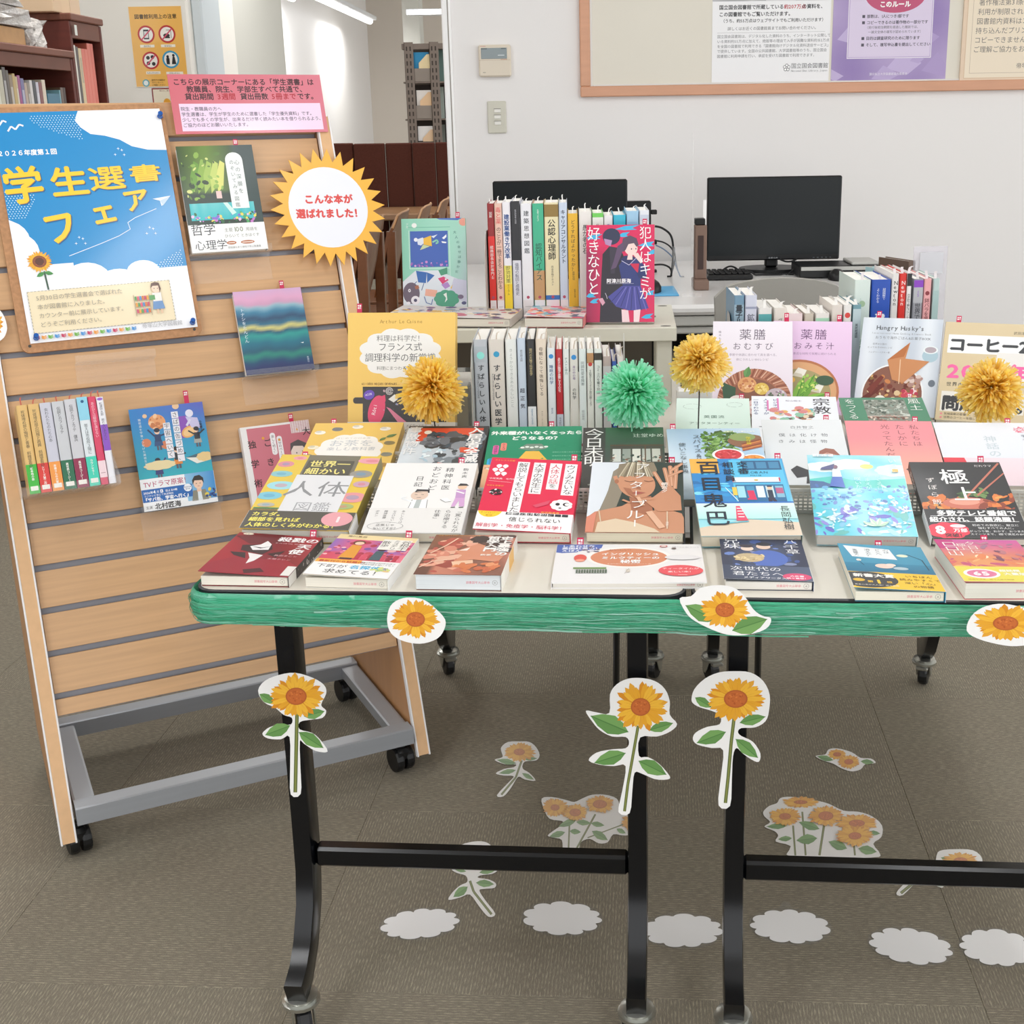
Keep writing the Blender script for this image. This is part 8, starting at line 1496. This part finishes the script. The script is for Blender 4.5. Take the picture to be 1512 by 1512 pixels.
def c_girlroom(a):
    W,H=a.w,a.h; a.grad(lambda u,v:mixc(mixc('#8fd3ba','#a9dfcc',u),'#c9b6dc',max(0,u-.75)*2.4*(1-v)),10,10); a.poly([(W*.55,H),(W*.95,H*1.0),(W*.88,H*.975),(W*.6,H*.985)],'#4a74c0'); a.ell(W*.97,H*.955,9,8,'#eaa08c'); a.rect(W*.08,H*.90,W*.68,1,'#6ab79c'); a.rect(W*.13,H*.46,W*.59,H*.40,'#3f63b8'); a.rect(W*.74,H*.36,1.2,H*.5,'#cfeee2'); a.rect(W*.11,H*.44,W*.63,1.4,'#cfeee2'); a.rect(W*.11,H*.44,1.4,H*.43,'#cfeee2')
    a.ell(W*.20,H*.925,5.4,5,'#f2f6f2',10); a.t('ア立',W*.09,H*.95,5,'#f2f6f2',vert=True)
    for k,ch in enumerate('大人の幸せは静かだ'): a.t(ch,W*(.83+.07*math.sin(k*.36)),H*(.86-.055*k),6.6,'#3a7a6e',vert=True)
    # floating figure
    a.ell(W*.22,H*.765,4,4,'#eef2fb'); a.poly([(W*.24,H*.77),(W*.33,H*.79),(W*.37,H*.74),(W*.30,H*.70),(W*.25,H*.71)],'#dfe8f6'); a.poly([(W*.34,H*.78),(W*.46,H*.81),(W*.47,H*.69),(W*.34,H*.71)],'#f0bf3e'); a.poly([(W*.46,H*.80),(W*.56,H*.82),(W*.50,H*.78)],'#dfe8f6'); a.poly([(W*.33,H*.71),(W*.28,H*.65),(W*.33,H*.66),(W*.44,H*.69)],'#c9d8a6'); a.line([(W*.48,H*.735),(W*.55,H*.76),(W*.57,H*.73),(W*.53,H*.72)],3.4,'#8fd3ba'); a.poly([(W*.63,H*.78),(W*.70,H*.82),(W*.70,H*.79),(W*.66,H*.765)],'#f2f6fb'); a.poly([(W*.62,H*.745),(W*.70,H*.735),(W*.69,H*.72),(W*.63,H*.725)],'#f2f6fb'); a.specks(26,W*.14,H*.465,W*.71,H*.52,['#c78ad0','#a86ac0','#e0a8dc','#7a5ab8'],1.4,3,.8)
    a.poly([(0,0),(W,0),(W,H*.28),(W*.8,H*.34),(W*.55,H*.42),(W*.2,H*.42),(0,H*.3)],'#dfe6ee'); a.poly([(W*.80,H*.33),(W*1,H*.30),(W*1,H*.06),(W*.7,H*.12)],'#cfcfe4')
    a.poly([(W*.21,H*.42),(W*.38,H*.40),(W*.36,H*.28),(W*.24,H*.29)],'#2f68b4'); a.poly([(W*.38,H*.40),(W*.50,H*.365),(W*.38,H*.28)],'#2f68b4'); a.line([(W*.22,H*.30),(W*.16,H*.26)],1.4,'#2f5a94'); a.line([(W*.33,H*.28),(W*.29,H*.20)],1.4,'#2f5a94'); a.poly([(W*.56,H*.42),(W*.70,H*.45),(W*.70,H*.38),(W*.60,H*.36)],'#4a9a78'); a.poly([(W*.55,H*.33),(W*.64,H*.35),(W*.72,H*.31),(W*.62,H*.265)],'#d83a74'); a.rect(W*.66,H*.31,3.4,3.4,'#f4e6ee'); a.poly([(W*.60,H*.26),(W*.70,H*.29),(W*.74,H*.24),(W*.66,H*.21)],'#b288cc'); a.poly([(W*.74,H*.22),(W*.78,H*.26),(W*.76,H*.21)],'#f0c246')
    a.ell(W*.13,H*.17,17,22,'#6a5c6e'); a.ell(W*.10,H*.20,2.6,3.4,'#f2eef4'); a.ell(W*.10,H*.20,1,1.4,'#2a2230'); a.ell(W*.19,H*.09,9,9,'#f0ecf4'); a.ell(W*.19,H*.09,3.4,3.4,'#4a4266'); a.ell(W*.08,H*.06,4,3,'#f0ecf4'); a.rect(W*.20,H*.21,8,7,'#a8684c',rot=20); a.rect(W*.34,H*.14,24,14,'#eeb09a',rot=-8); a.line([(W*.33,H*.13),(W*.36,H*.06),(W*.44,H*.04),(W*.46,H*.10)],1.4,'#2f58a4'); a.cloud(W*.68,H*.10,24,17,'#4ea384'); a.poly([(W*.63,H*.15),(W*.68,H*.17),(W*.69,H*.09),(W*.65,H*.06),(W*.67,H*.11)],'#f2f6f2'); a.ell(W*.90,H*.12,6,4.4,'#7a6a86'); a.ell(W*.95,H*.05,5,3.4,'#5a5a86')
upright('mint green novel with a floating figure, at the left end of the shelf top',(-.286,2.598,.8585),1,76.5,.131,.183,.018,c_girlroom,'clear acrylic easel behind the mint green floating figure novel',base='#9fd8c2',tag=.88,tagup=.013)
def c_crime(a):
    W,H=a.w,a.h; a.rect(0,0,W,H,'#d8265c'); a.grad(lambda u,v:mixc('#d8265c','#7a1f4a',max(0,.8-2.2*u) if v<.8 else 0),10,10)
    for x,y,q in ((.1,.88,18),(.6,.97,24),(.9,.80,18),(.98,.72,10),(.06,.28,14),(.12,.22,9),(.95,.30,10),(.9,.06,12),(.55,.9,12)): a.poly([(W*x-q,H*y-3),(W*x-q*.2,H*y+3),(W*x+q,H*y+5),(W*x+q*.4,H*y-1),(W*x+q*.8,H*y-4),(W*x-q*.2,H*y-5)],'#3fb4e0')
    # man in black seen from behind
    K='#2b2733'; a.poly([(W*.22,H*.42),(W*.24,H*.70),(W*.34,H*.78),(W*.50,H*.76),(W*.60,H*.60),(W*.56,H*.30),(W*.54,0),(W*.20,0)],K); a.poly([(W*.34,H*.78),(W*.46,H*.76),(W*.42,H*.5),(W*.36,H*.5)],'#3a3444'); a.ell(W*.37,H*.88,W*.13,H*.085,'#2f3450'); a.poly([(W*.26,H*.86),(W*.28,H*.80),(W*.36,H*.78),(W*.38,H*.84)],'#b08ab4'); a.poly([(W*.18,H*.24),(W*.24,H*.25),(W*.28,H*.20),(W*.24,H*.17)],'#d8a0b4'); a.line([(W*.28,H*.30),(W*.30,H*.27),(W*.31,H*.24)],1,'#c9c4d0')
    # girl in navy sailor uniform
    N_='#2f3a78'; a.poly([(W*.48,H*.58),(W*.56,H*.66),(W*.78,H*.66),(W*.90,H*.52),(W*.80,H*.44),(W*.80,H*.36),(W*.54,H*.37)],N_); a.poly([(W*.52,H*.37),(W*.80,H*.37),(W*.92,H*.14),(W*.76,H*.12),(W*.62,H*.12),(W*.44,H*.16),(W*.32,H*.26)],'#4a4a9a')
    for k in range(8): a.line([(W*(.56+.03*k),H*.36),(W*(.36+.075*k),H*(.20-.02*min(k,4)))],1.4,['#2f3270','#7a74c4'][k%2])
    a.poly([(W*.50,H*.64),(W*.62,H*.58),(W*.72,H*.66),(W*.66,H*.69),(W*.56,H*.68)],'#2a2e5e'); a.line([(W*.52,H*.63),(W*.63,H*.585),(W*.74,H*.66)],1,'#c9c8e6'); a.poly([(W*.64,H*.60),(W*.78,H*.60),(W*.76,H*.50),(W*.70,H*.55)],'#c8284e')
    SK='#efd3cd'; a.poly([(W*.60,H*.64),(W*.68,H*.64),(W*.68,H*.70),(W*.62,H*.71)],SK); a.ell(W*.66,H*.755,W*.095,H*.07,SK,20); a.poly([(W*.52,H*.78),(W*.54,H*.86),(W*.64,H*.89),(W*.74,H*.86),(W*.77,H*.79),(W*.74,H*.77),(W*.70,H*.81),(W*.62,H*.80),(W*.58,H*.74),(W*.54,H*.72)],'#5a4a5e'); a.poly([(W*.54,H*.82),(W*.46,H*.78),(W*.40,H*.62),(W*.36,H*.54),(W*.44,H*.56),(W*.50,H*.66),(W*.55,H*.76)],'#5f4a68'); a.ell(W*.665,H*.75,1,1.6,'#3a2a44'); a.ell(W*.73,H*.752,1,1.6,'#3a2a44'); a.poly([(W*.68,H*.70),(W*.76,H*.71),(W*.84,H*.62),(W*.80,H*.60)],SK); a.poly([(W*.74,H*.50),(W*.90,H*.58),(W*.88,H*.44),(W*.78,H*.45)],'#2a3268')
    a.poly([(W*.52,H*.13),(W*.62,H*.12),(W*.64,0),(W*.53,0)],'#efd0d6'); a.poly([(W*.70,H*.12),(W*.80,H*.13),(W*.78,0),(W*.70,0)],'#f2d8dc')
    a.t('犯人はキミが',W*.87,H*.985,25,'#f6f2f4',vert=True,gap=.93,sx=.95); a.t('好きなひと',W*.11,H*.985,28,'#f6f2f4',vert=True,gap=.93,sx=.9); a.t('阿津川辰海',W*.30,H*.405,9,'#f2eef2',bold=.03,gap=1.05); a.line([(W*.30,H*.395),(W*.70,H*.395)],.5,'#c9c4d8')
upright('crimson novel with a boy and a girl in navy uniform on the shelf top',(.087,2.405,.8535),-3.9,74.1,.130,.186,.018,c_crime,'clear acrylic easel behind the crimson uniform novel',base='#c8284e',tag=.86,tagup=.012)
# flat books in front of the spines on the shelf
zt=DKZ
def c_flat(cs,txt):
    def f(a):
        a.rect(0,0,a.w,a.h,'#d8d0cc'); a.specks(90,0,0,a.w,a.h,cs,4,14,.7); a.t(txt,a.w*.5,a.h*.5,12,'#f4f1ec',al='c',bold=.03)
    return f
book('wide colourful paperback lying on the shelf top, before the mint green novel',(-.243,2.398,zt+.0185),-8.5,.3,.245,.13,.016,c_flat(['#6a4f80','#e0b03a','#8a9ab0','#c0586a','#e8d8c0','#3a4a5a'],'ものがたり'),base='#cfc6c0',tag=None,open_=1.2)
book('pink and orange paperback lying on the shelf top beside the crimson novel',(-.040,2.368,zt+.0205),-6,.3,.113,.14,.018,c_flat(['#e8557a','#f08a5a','#7ab4c4','#f0c8d0','#5a6a8a'],'ことば'),base='#e88a8a',tag=None,open_=2)
# ---------------------------------------------------------------- spine rows
GT='books on the shelf top'
def srow(rows,z0,Y,depth,dyaw=0,place='',slip='#f3f1ee',sc=1):
    for (x0,x1,h,base,fn,desc) in rows:
        spine_book(f'{desc}, {place}',x0+.0004,x1-.0004,Y-(x0)*.04,z0,h,depth,base,fn,slip=slip,slipc=sc,lean=0)
def S(tx=None,c='#3a3c40',sz=.55,y=.95,gap=.92,rects=(),ells=(),txs=(),label=False,red=True,bold=.01):
    def f(a):
        W,H=a.w,a.h
        for (y0,y1,cc) in rects: a.rect(0,H*y0,W,H*(y1-y0),cc)
        for (yy,r,cc) in ells: a.ell(W*.5,H*yy,W*r,W*r,cc)
        if label: a.rect(W*.04,H*.03,W*.92,H*.13,'#e6dfe2'); a.rect(W*.2,H*.055,W*.6,.7,'#8a8488'); a.rect(W*.2,H*.10,W*.6,.7,'#8a8488'); a.ell(W*.5,H*.185,min(3,W*.28),min(3,W*.28),'#b04a62')
        if tx: a.t(tx,W*.5,H*y,W*sz,c,vert=True,gap=gap,bold=bold)
        for (q,xf,yf,s,cc) in txs: a.t(q,W*xf,H*yf,s,cc,vert=True,gap=.95)
    return f
Y0=2.50
G=[(-.167,-.1535,.224,'#8f1b1f',S('総務部長会計専門士',c='#f4e6e2',y=.64,gap=1.05,rects=((0,.72,'#e02a24'),(.0,.03,'#c81f1c')),label=True,txs=(('図解',.5,.93,6,'#efe2dc'),)),'red accounting handbook with a dark top'),
(-.1530,-.138,.224,'#e6bfae',S('のことが一冊でまるごとわかる',c='#6a4a42',y=.80,sz=.66,txs=(('毒と薬',.5,.97,11.5,'#d8484a'),),label=True),'pinkish beige poison and medicine guide'),
(-.1375,-.1215,.226,'#ebe9ee',S('建設業働き方改革',c='#2f4f8a',y=.90,sz=.72,gap=.98,bold=.03,rects=((0,.30,'#f0cf2c'),(.30,.46,'#e9de6a')),txs=(('即効対策',.5,.46,9,'#3a3a2c'),('マニュアル',.5,.30,4.6,'#3a3a2c'))),'white and yellow work manual'),
(-.1205,-.103,.228,'#d9dbe4',S('倫理の転回と感情史',c='#6a6e80',y=.48,sz=.46,rects=((.5,1,'#232328'),),txs=(('歴史的思考の実践',.5,.93,3.6,'#b9b9c0'),)),'black topped lavender grey scholarly volume'),
(-.1020,-.080,.223,'#e9eaef',S('建築思想図鑑',c='#4a4e54',y=.94,sz=.52,gap=1.3,label=True),'off white architecture ideas book with spaced lettering'),
(-.079,-.057,.223,'#c39a6c',S('認知バイアス',c='#1f5a4a',y=.66,sz=.62,rects=((.42,1,'#3fb38c'),(.05,.16,'#8fc0a8')),txs=(('名著でまなぶ',.5,.95,4,'#e4f2ea'),),label=True),'teal topped tan cognitive bias book'),
(-.056,-.028,.224,'#e8deb4',S('公認心理師',c='#3c3a2e',y=.86,sz=.58,gap=1.0,bold=.02,rects=((.88,.985,'#8f7436'),(.16,.20,'#2f6cb4')),txs=(('完全合格テキスト',.5,.46,5.2,'#4a4a40'),),label=True),'cream psychologist textbook with a gold block'),
(-.0275,-.0112,.224,'#c9d6e8',S('キャリアコンサルタント',c='#33415a',y=.94,sz=.62,bold=.02,gap=.98,label=True),'light blue career consultant workbook'),
(-.0105,.0095,.203,'#e8b62c',S('どうすればよかったか？',c='#5a4416',y=.94,sz=.44,gap=1.08,txs=(('藤野知明',.5,.45,4.6,'#5a4416'),('監督の記録',.6,.28,3.6,'#5a4416'))),'mustard yellow documentary book'),
(.0115,.0365,.206,'#e9e6e2',S('愚か者の石',c='#3a3a3c',y=.88,sz=.5),'ivory novel half hidden behind the crimson book'),
(.0375,.0595,.203,'#5fc04a',S('私たち',c='#4a4a4a',y=.9,sz=.34,rects=((.2,1,'#e6ebe4'),(.96,1,'#6fcf5a'))),'white book with a green top edge'),
(.0600,.0775,.198,'#e8e8ea',S('青い',c='#5a8ac0',y=.92,sz=.4),'short white book behind the crimson novel'),
(.0785,.1030,.199,'#35b9d6',S(rects=((.0,.9,'#4fc6de'),)),'bright cyan book behind the crimson novel'),
(.1040,.1280,.206,'#9fcbe8',S(rects=((.0,.9,'#8ec0e4'),)),'sky blue book behind the crimson novel'),
(.1290,.1480,.207,'#e3e8f0',S(rects=((.9,.96,'#c9d4e4'),)),'pale blue white book at the right end of the row')]
srow(G,DKZ+.0005,Y0,.13,place='on the shelf top')
bookend('grey metal bookend at the left end of the shelf top row',-.1725,2.475,DKZ+.0004,h=.17,d=.12)
# row under the shelf board (stands on the left table)
Y1=2.05
K=[(-.1675,-.1445,.188,'#b9bec6',S('すばらしい人体',c='#33373c',y=.78,sz=.5,gap=1.3,bold=.02,rects=((.80,.94,'#aeb6be'),(0,.13,'#d8c8b8')),ells=((.86,.28,'#8fe0d8'),),txs=(('あなたの体をめぐる知的冒険',.24,.70,3.4,'#4a4e54'),)),'grey popular anatomy book with a turquoise foot picture'),
(-.1425,-.1170,.188,'#d9d2ca',S('すばらしい医学',c='#33373c',y=.78,sz=.5,gap=1.22,bold=.02,rects=((0,.13,'#cfe2ea'),),ells=((.87,.2,'#2f9cc8'),),txs=(('あなたの体の謎に迫る知的冒険',.22,.70,3.4,'#4a4e54'),)),'beige popular medicine book with blue figures'),
(-.1150,-.0965,.188,'#e4e6e4',S('きょうからできるあたらしいこと',c='#aab0ae',y=.92,sz=.34,gap=1.1,txs=(('100',.5,.2,5,'#aab0ae'),)),'almost white idea book with faint grey lettering'),
(-.0955,-.0815,.190,'#c6d2e2',S('超正気',c='#3a3e4c',y=.56,sz=.62,gap=1.6,bold=.02,txs=(('新庄耕太郎',.5,.90,4.2,'#4a4e5c'),),ells=((.06,.3,'#a85a6e'),)),'powder blue novel with three large characters'),
(-.0805,-.0660,.188,'#2c2b2c',S('現代の天職で科学哲学',c='#b9a878',y=.92,sz=.36,rects=((0,.40,'#e6e8ea'),),txs=(('超絶考察の科学哲学',.5,.38,3.2,'#5a8ab0'),)),'black and white science philosophy book'),
(-.0650,-.0480,.188,'#e2d3c2',S('母親になって後悔してる',c='#6a5a4c',y=.93,sz=.42,gap=1.1,rects=((0,.14,'#f0c02e'),),txs=(('オルナ・ドーナト',.5,.36,3.4,'#7a6a5c'),)),'light tan book with a yellow foot band'),
(-.0465,-.0330,.173,'#dfe5ea',S('睡眠の科学',c='#2f5a8a',y=.84,sz=.52,gap=1.0,ells=((.92,.3,'#2f8ad0'),),txs=(('櫻井武',.5,.42,3.6,'#2f5a8a'),)),'pale science paperback with a blue T mark, left of two'),
(-.0325,-.0210,.171,'#b81f2c',S('あなたの職場を憂鬱にする人たち',c='#f6e9ea',y=.92,sz=.46,gap=.78,rects=((0,.36,'#c3c9d6'),),txs=(('舟木彩乃',.5,.33,3.8,'#4a4e5c'),)),'red pocket book with a blue grey lower part'),
(-.0205,-.0100,.171,'#e3e7e6',S('テストと学力',c='#4a7a74',y=.92,sz=.5,gap=1.0,rects=((0,.16,'#d9eef0'),),txs=(('岩波新書',.5,.15,4,'#3a9ab0'),)),'white and aqua pocket book about tests'),
(-.0093,.0045,.171,'#dcd8d2',S('の科学',c='#3a3a3c',y=.62,sz=.5,gap=1.0,rects=((0,.17,'#17181a'),),ells=((.92,.32,'#2f8ad0'),),txs=(('身の中の毒',.5,.84,5,'#6a3f8a'),)),'beige paperback with a blue T mark and a black foot'),
(.0055,.0180,.171,'#dfe6e6',S('同調性愛者障害',c='#8a9294',y=.88,sz=.5,gap=1.0,txs=(('岡田尊司',.5,.4,4.6,'#8a9294'),),ells=((.05,.3,'#a85a6e'),)),'pale blue grey pocket book with grey lettering'),
(.0188,.0302,.171,'#e4e4de',S('その悩みミトコンドリア自分の脳トリセツ',c='#5a5a56',y=.80,sz=.38,gap=.8,rects=((.86,.96,'#b88a5c'),),ells=((.85,.32,'#c83a34'),(.05,.3,'#7a4a4a'))),'cream pocket book with a tan block and a red point'),
(.0310,.0440,.171,'#e2e6e2',S('コミュ力を養う対話',c='#5a6660',y=.84,sz=.44,gap=1.0,rects=((.89,.96,'#3a342c'),),ells=((.05,.22,'#9a6a74'),)),'greenish white pocket book with a dark square mark'),
(.0452,.0590,.158,'#b9a8a4',S(rects=((0,.12,'#26408a'),(.12,.9,'#c6c2c4')),txs=(('角川',.5,.09,4.4,'#f2f2f4'),)),'grey pink paperback left of the green pom-pom'),
(.0600,.0680,.150,'#3f5fb0',S(rects=((0,.10,'#e4e4ec'),)),'thin blue paperback behind the green pom-pom'),
(.0690,.0790,.158,'#e4dcda',S(ells=((.05,.3,'#b05a6a'),)),'thin white paperback behind the green pom-pom')]
srow(K,TZ+.0006,Y1,.128,place='under the shelf board',slip='#c9bcae')
bookend('grey metal bookend left of the books under the shelf board',-.1705,2.03,TZ+.0004,h=.185,d=.14,hole=False,c='#c9c7c2')
bookend('grey metal bookend rising above the green pom-pom',ony(921,540,2.06).x,2.06,TZ+.0004,h=.185,d=.07)
mb=MB(); xg0,xg1=ony(672,600,2.14).x,ony(697,600,2.14).x; mb.bbox((xg0-.02,2.14,TZ+.0006),(xg1-.004,2.19,ony(680,571,2.14).z),.003); mb.build('card_box',mat('greenish_grey_card','#b4b7b2',rough=.6),label='grey card box between the yellow cooking book and the spines',category='box')
# left spines on the right table
Y2=2.36
L_=[(.2975,.3165,.213,'#6f93ac',S('量子ルーム',c='#26303c',y=.92,sz=.75,bold=.03,rects=((0,.92,'#8fa9ba'),)),'blue grey quantum book, leftmost'),
(.3180,.3400,.213,'#cfd2e2',S('鉱物',c='#55586a',y=.84,sz=.7,rects=((.88,.90,'#9aa0b8'),)),'lavender grey mineral book'),
(.3430,.3680,.189,'#e8e6e2',S('踊る',c='#1f5a5c',y=.86,sz=.5,rects=((0,.94,'#56a8aa'),)),'teal spined hardcover'),
(.3720,.3960,.189,'#e4dfd6',S('ヴァ',c='#6a645c',y=.9,sz=.34,txs=(('世界',.3,.86,3.6,'#6a645c'),)),'ivory hardcover with fine grey lettering'),
(.3985,.4250,.178,'#e0c8c8',S('脱毛',c='#5a6a4c',y=.88,sz=.52,rects=((.90,1,'#ead8da'),)),'blush pink hardcover with olive lettering'),
(.4285,.4460,.178,'#c9c0b2',S(),'plain stone grey hardcover'),
(.4490,.4750,.178,'#e6e2de',S('卓球',c='#6a4a50',y=.78,sz=.30,rects=((.84,.95,'#a8d8bc'),),txs=(('あか',.3,.7,4,'#6a4a50'),)),'white hardcover with a mint band'),
(.4790,.4985,.193,'#e2dad2',S('本と',c='#7a5a5a',y=.75,sz=.3),'thick ivory book with a red top mark'),
(.5005,.5155,.193,'#e9e7e4',S('おとな',c='#2a2a2c',y=.82,sz=.75,ells=((.90,.36,'#d8433c'),)),'white book with a red round seal'),
(.5175,.5330,.193,'#6f9aa6',S('美術館建築',c='#3a4a54',y=.82,sz=.4,rects=((0,.96,'#b9cdd4'),)),'pale blue museum architecture book')]
srow(L_,TZ+.0006,Y2,.13,place='in the left spine row',sc=2)
bookend('dark bookend at the left end of the right table spine row',.293,2.36,TZ+.0004,h=.17,d=.10,hole=False,c='#33373a')
Y3=2.42
def X3(x): return x*Y3/2.35
R_=[(.5215,.5510,.232,'#d9e6e0',S('緑のある',c='#6aa08a',y=.5,sz=.4,txs=(('くらしの本',.4,.85,4,'#8ab4a4'),),ells=((.8,.2,'#a8c4a0'),)),'pale green white nature book'),
(.5530,.5885,.232,'#1d4fb4',S('建築現場',c='#f2f4f8',y=.72,sz=.56,bold=.04,txs=(('超図解で',.66,.93,6,'#e6ecf8'),('よくわかる',.34,.93,6,'#e6ecf8'))),'royal blue construction manual'),
(.5900,.6030,.243,'#e6e2e0',S('Newton',c='#3a3a40',y=.95,sz=.85,rects=((0,.62,'#d8443c'),),txs=(('別冊',.5,.6,5,'#f4e6e4'),)),'white and red science magazine'),
(.6040,.6170,.243,'#d92a22',S('Newton',c='#f6e4e0',y=.95,sz=.85,txs=(('別冊',.5,.55,5,'#f6d45a'),)),'red science magazine'),
(.6180,.6270,.243,'#ebe9e8',S('かぎ針で編むブランケット',c='#3a3a3c',y=.84,sz=.62,rects=((.90,1,'#1d1d1f'),)),'thin white crochet book with a black top'),
(.6310,.6490,.232,'#9a9ca4',S('世界で一番',c='#3a3c44',y=.80,sz=.66,rects=((.93,.99,'#8a3fc0'),(.80,.93,'#b4b6bc')),txs=(('15',.5,.91,8,'#8a4ac0'),)),'grey architecture textbook with a violet top'),
(.6500,.6640,.232,'#e8a9ac',S('鉢バラを楽しむ',c='#7a3a40',y=.84,sz=.7,ells=((.88,.3,'#8a2f38'),)),'pink potted rose gardening book'),
(.6670,.6790,.232,'#b9cfce',S(rects=((.1,.9,'#a9c4c4'),)),'pale aqua book at the right of the back row')]
for (x0,x1,h,base,fn,desc) in R_:
    spine_book(f'{desc}, in the right spine row',X3(x0)+.0004,X3(x1)-.0004,Y3,TZ+.0006,h*.985,.15,base,fn,slip='#e9e2e4',slipc=2)
# taller books standing behind that row
for (px0,px1,pyt,Y,c,lab,nm) in ((1341,1352,386,2.62,'#6a5548','brown striped tall book behind the royal blue manual','b'),(1321,1332,401,2.59,'#a9cfd6','pale aqua tall book behind the science magazines','a')):
    a_,b_=ony(px0,pyt,Y),ony(px1,pyt,Y)
    spine_book(lab,a_.x,a_.x+.018,Y,TZ+.0006,a_.z-TZ,.10,c,lambda a:[a.rect(a.w*.1,a.h*(.1*k),a.w*.8,2,'#d9c9bc') for k in range(10)],slipc=0,yaw=24)
a_,b_=ony(1350,364,2.62),ony(1399,378,2.62)
t=thing('acrylic_file','clear acrylic file holder at the right end of the back row','display holder',(a_.x,2.62,TZ))
mb=MB(); mb.box((a_.x,2.62,TZ+.002),(b_.x,2.623,a_.z)); mb.build('rear_plate',mat('frosted_acrylic','#e9e6ee',rough=.2,trans=.30),t,world=True)
mb=MB(); mb.box((a_.x,2.60,TZ+.0001),(b_.x,2.62,TZ+.0005)); mb.build('foot_plate',ACRYL,t,world=True)
mb=MB(); mb.box((a_.x+.012,2.616,a_.z-.055),(a_.x+.06,2.6175,a_.z-.012),'#d6d6dc'); mb.build('paper_card',MATTE,label='pale printed card in the acrylic file holder',category='paper')
# white perforated magazine box left of the back row of the right table
mb=MB(); q0,q1=ony(1000,600,2.17),ony(1052,575,2.17); mb.bbox((q0.x,2.17,TZ+.0006),(q1.x,2.20,q1.z),.003); mb.build('file_box',WHITEP,label='white file box behind the mint tea book',category='box')
# ---------------------------------------------------------------- pom-poms
def pp(x,y,Y): return ony(x,y,Y)
pompom('yellow tape pom-pom in front of the yellow cooking book',pp(637,572,1.97),.0475,'#ffce1c','#ffe468',.006,-.01,TZ+.002,seed=3,n=1500)
pompom('green tape pom-pom in front of the spines',pp(935,578,1.93),.0485,'#34e6a2','#a6f6d8',-.004,-.01,TZ+.002,seed=7,n=1500)
pompom('yellow tape pom-pom left of the rice ball cookbook',pp(1034,533,1.95),.0425,'#ffd534','#ffe880',-.004,-.01,TZ+.002,seed=11,n=1500)
pompom('yellow tape pom-pom in front of the coffee book',pp(1464,573,1.98),.046,'#ffcf20','#ffe673',-.01,-.01,TZ+.002,seed=15,n=1500)
# ---------------------------------------------------------------- groups of repeated things
GR={'wooden_chair':'wooden chairs along the reading desks','paper_cloud':'white paper clouds on the carpet','tape_pompom':'plastic tape pom-poms','push_pin':'blue push pins','acrylic_easel':'clear easels behind upright books','acrylic_holder':'clear holders on the slat wall','perforated_tray':'perforated racks under the books','folding_table':'black legged folding tables','ceiling_light':'ceiling lights','paper_sunflower':'paper sunflower cutouts','cable':'cables behind the monitors','bookend':'metal bookends','carton':'cartons on the bookcases','wrapped_parcel':'wrapped parcels on the bookcase','bookcase':'dark wooden bookcases','monitor':'black monitors','mouse':'computer mice','folder':'folders in the steel shelf','binder':'binders in the steel shelf'}
for o in list(COL.objects):
    if o.parent is None and 'label' in o and 'group' not in o:
        n=o.name.split('.')[0]; l=o['label']
        if n in GR: o['group']=GR[n]
        elif n=='book':
            for k,g in (('on the shelf top','books on the desktop shelf'),('under the shelf board','books under the shelf board'),('left spine row','books in the left spine row'),('right spine row','books in the right spine row'),('clear tray','pocket books in the clear tray'),('dark bookcase','volumes in the dark bookcases'),('teal box','volumes in the dark bookcases'),('front row','books in the front row'),('second row','books in the second row'),('third row','books in the third row'),('back row','books in the back row'),('slat wall','books on the slat wall')):
                if k in l: o['group']=g; break
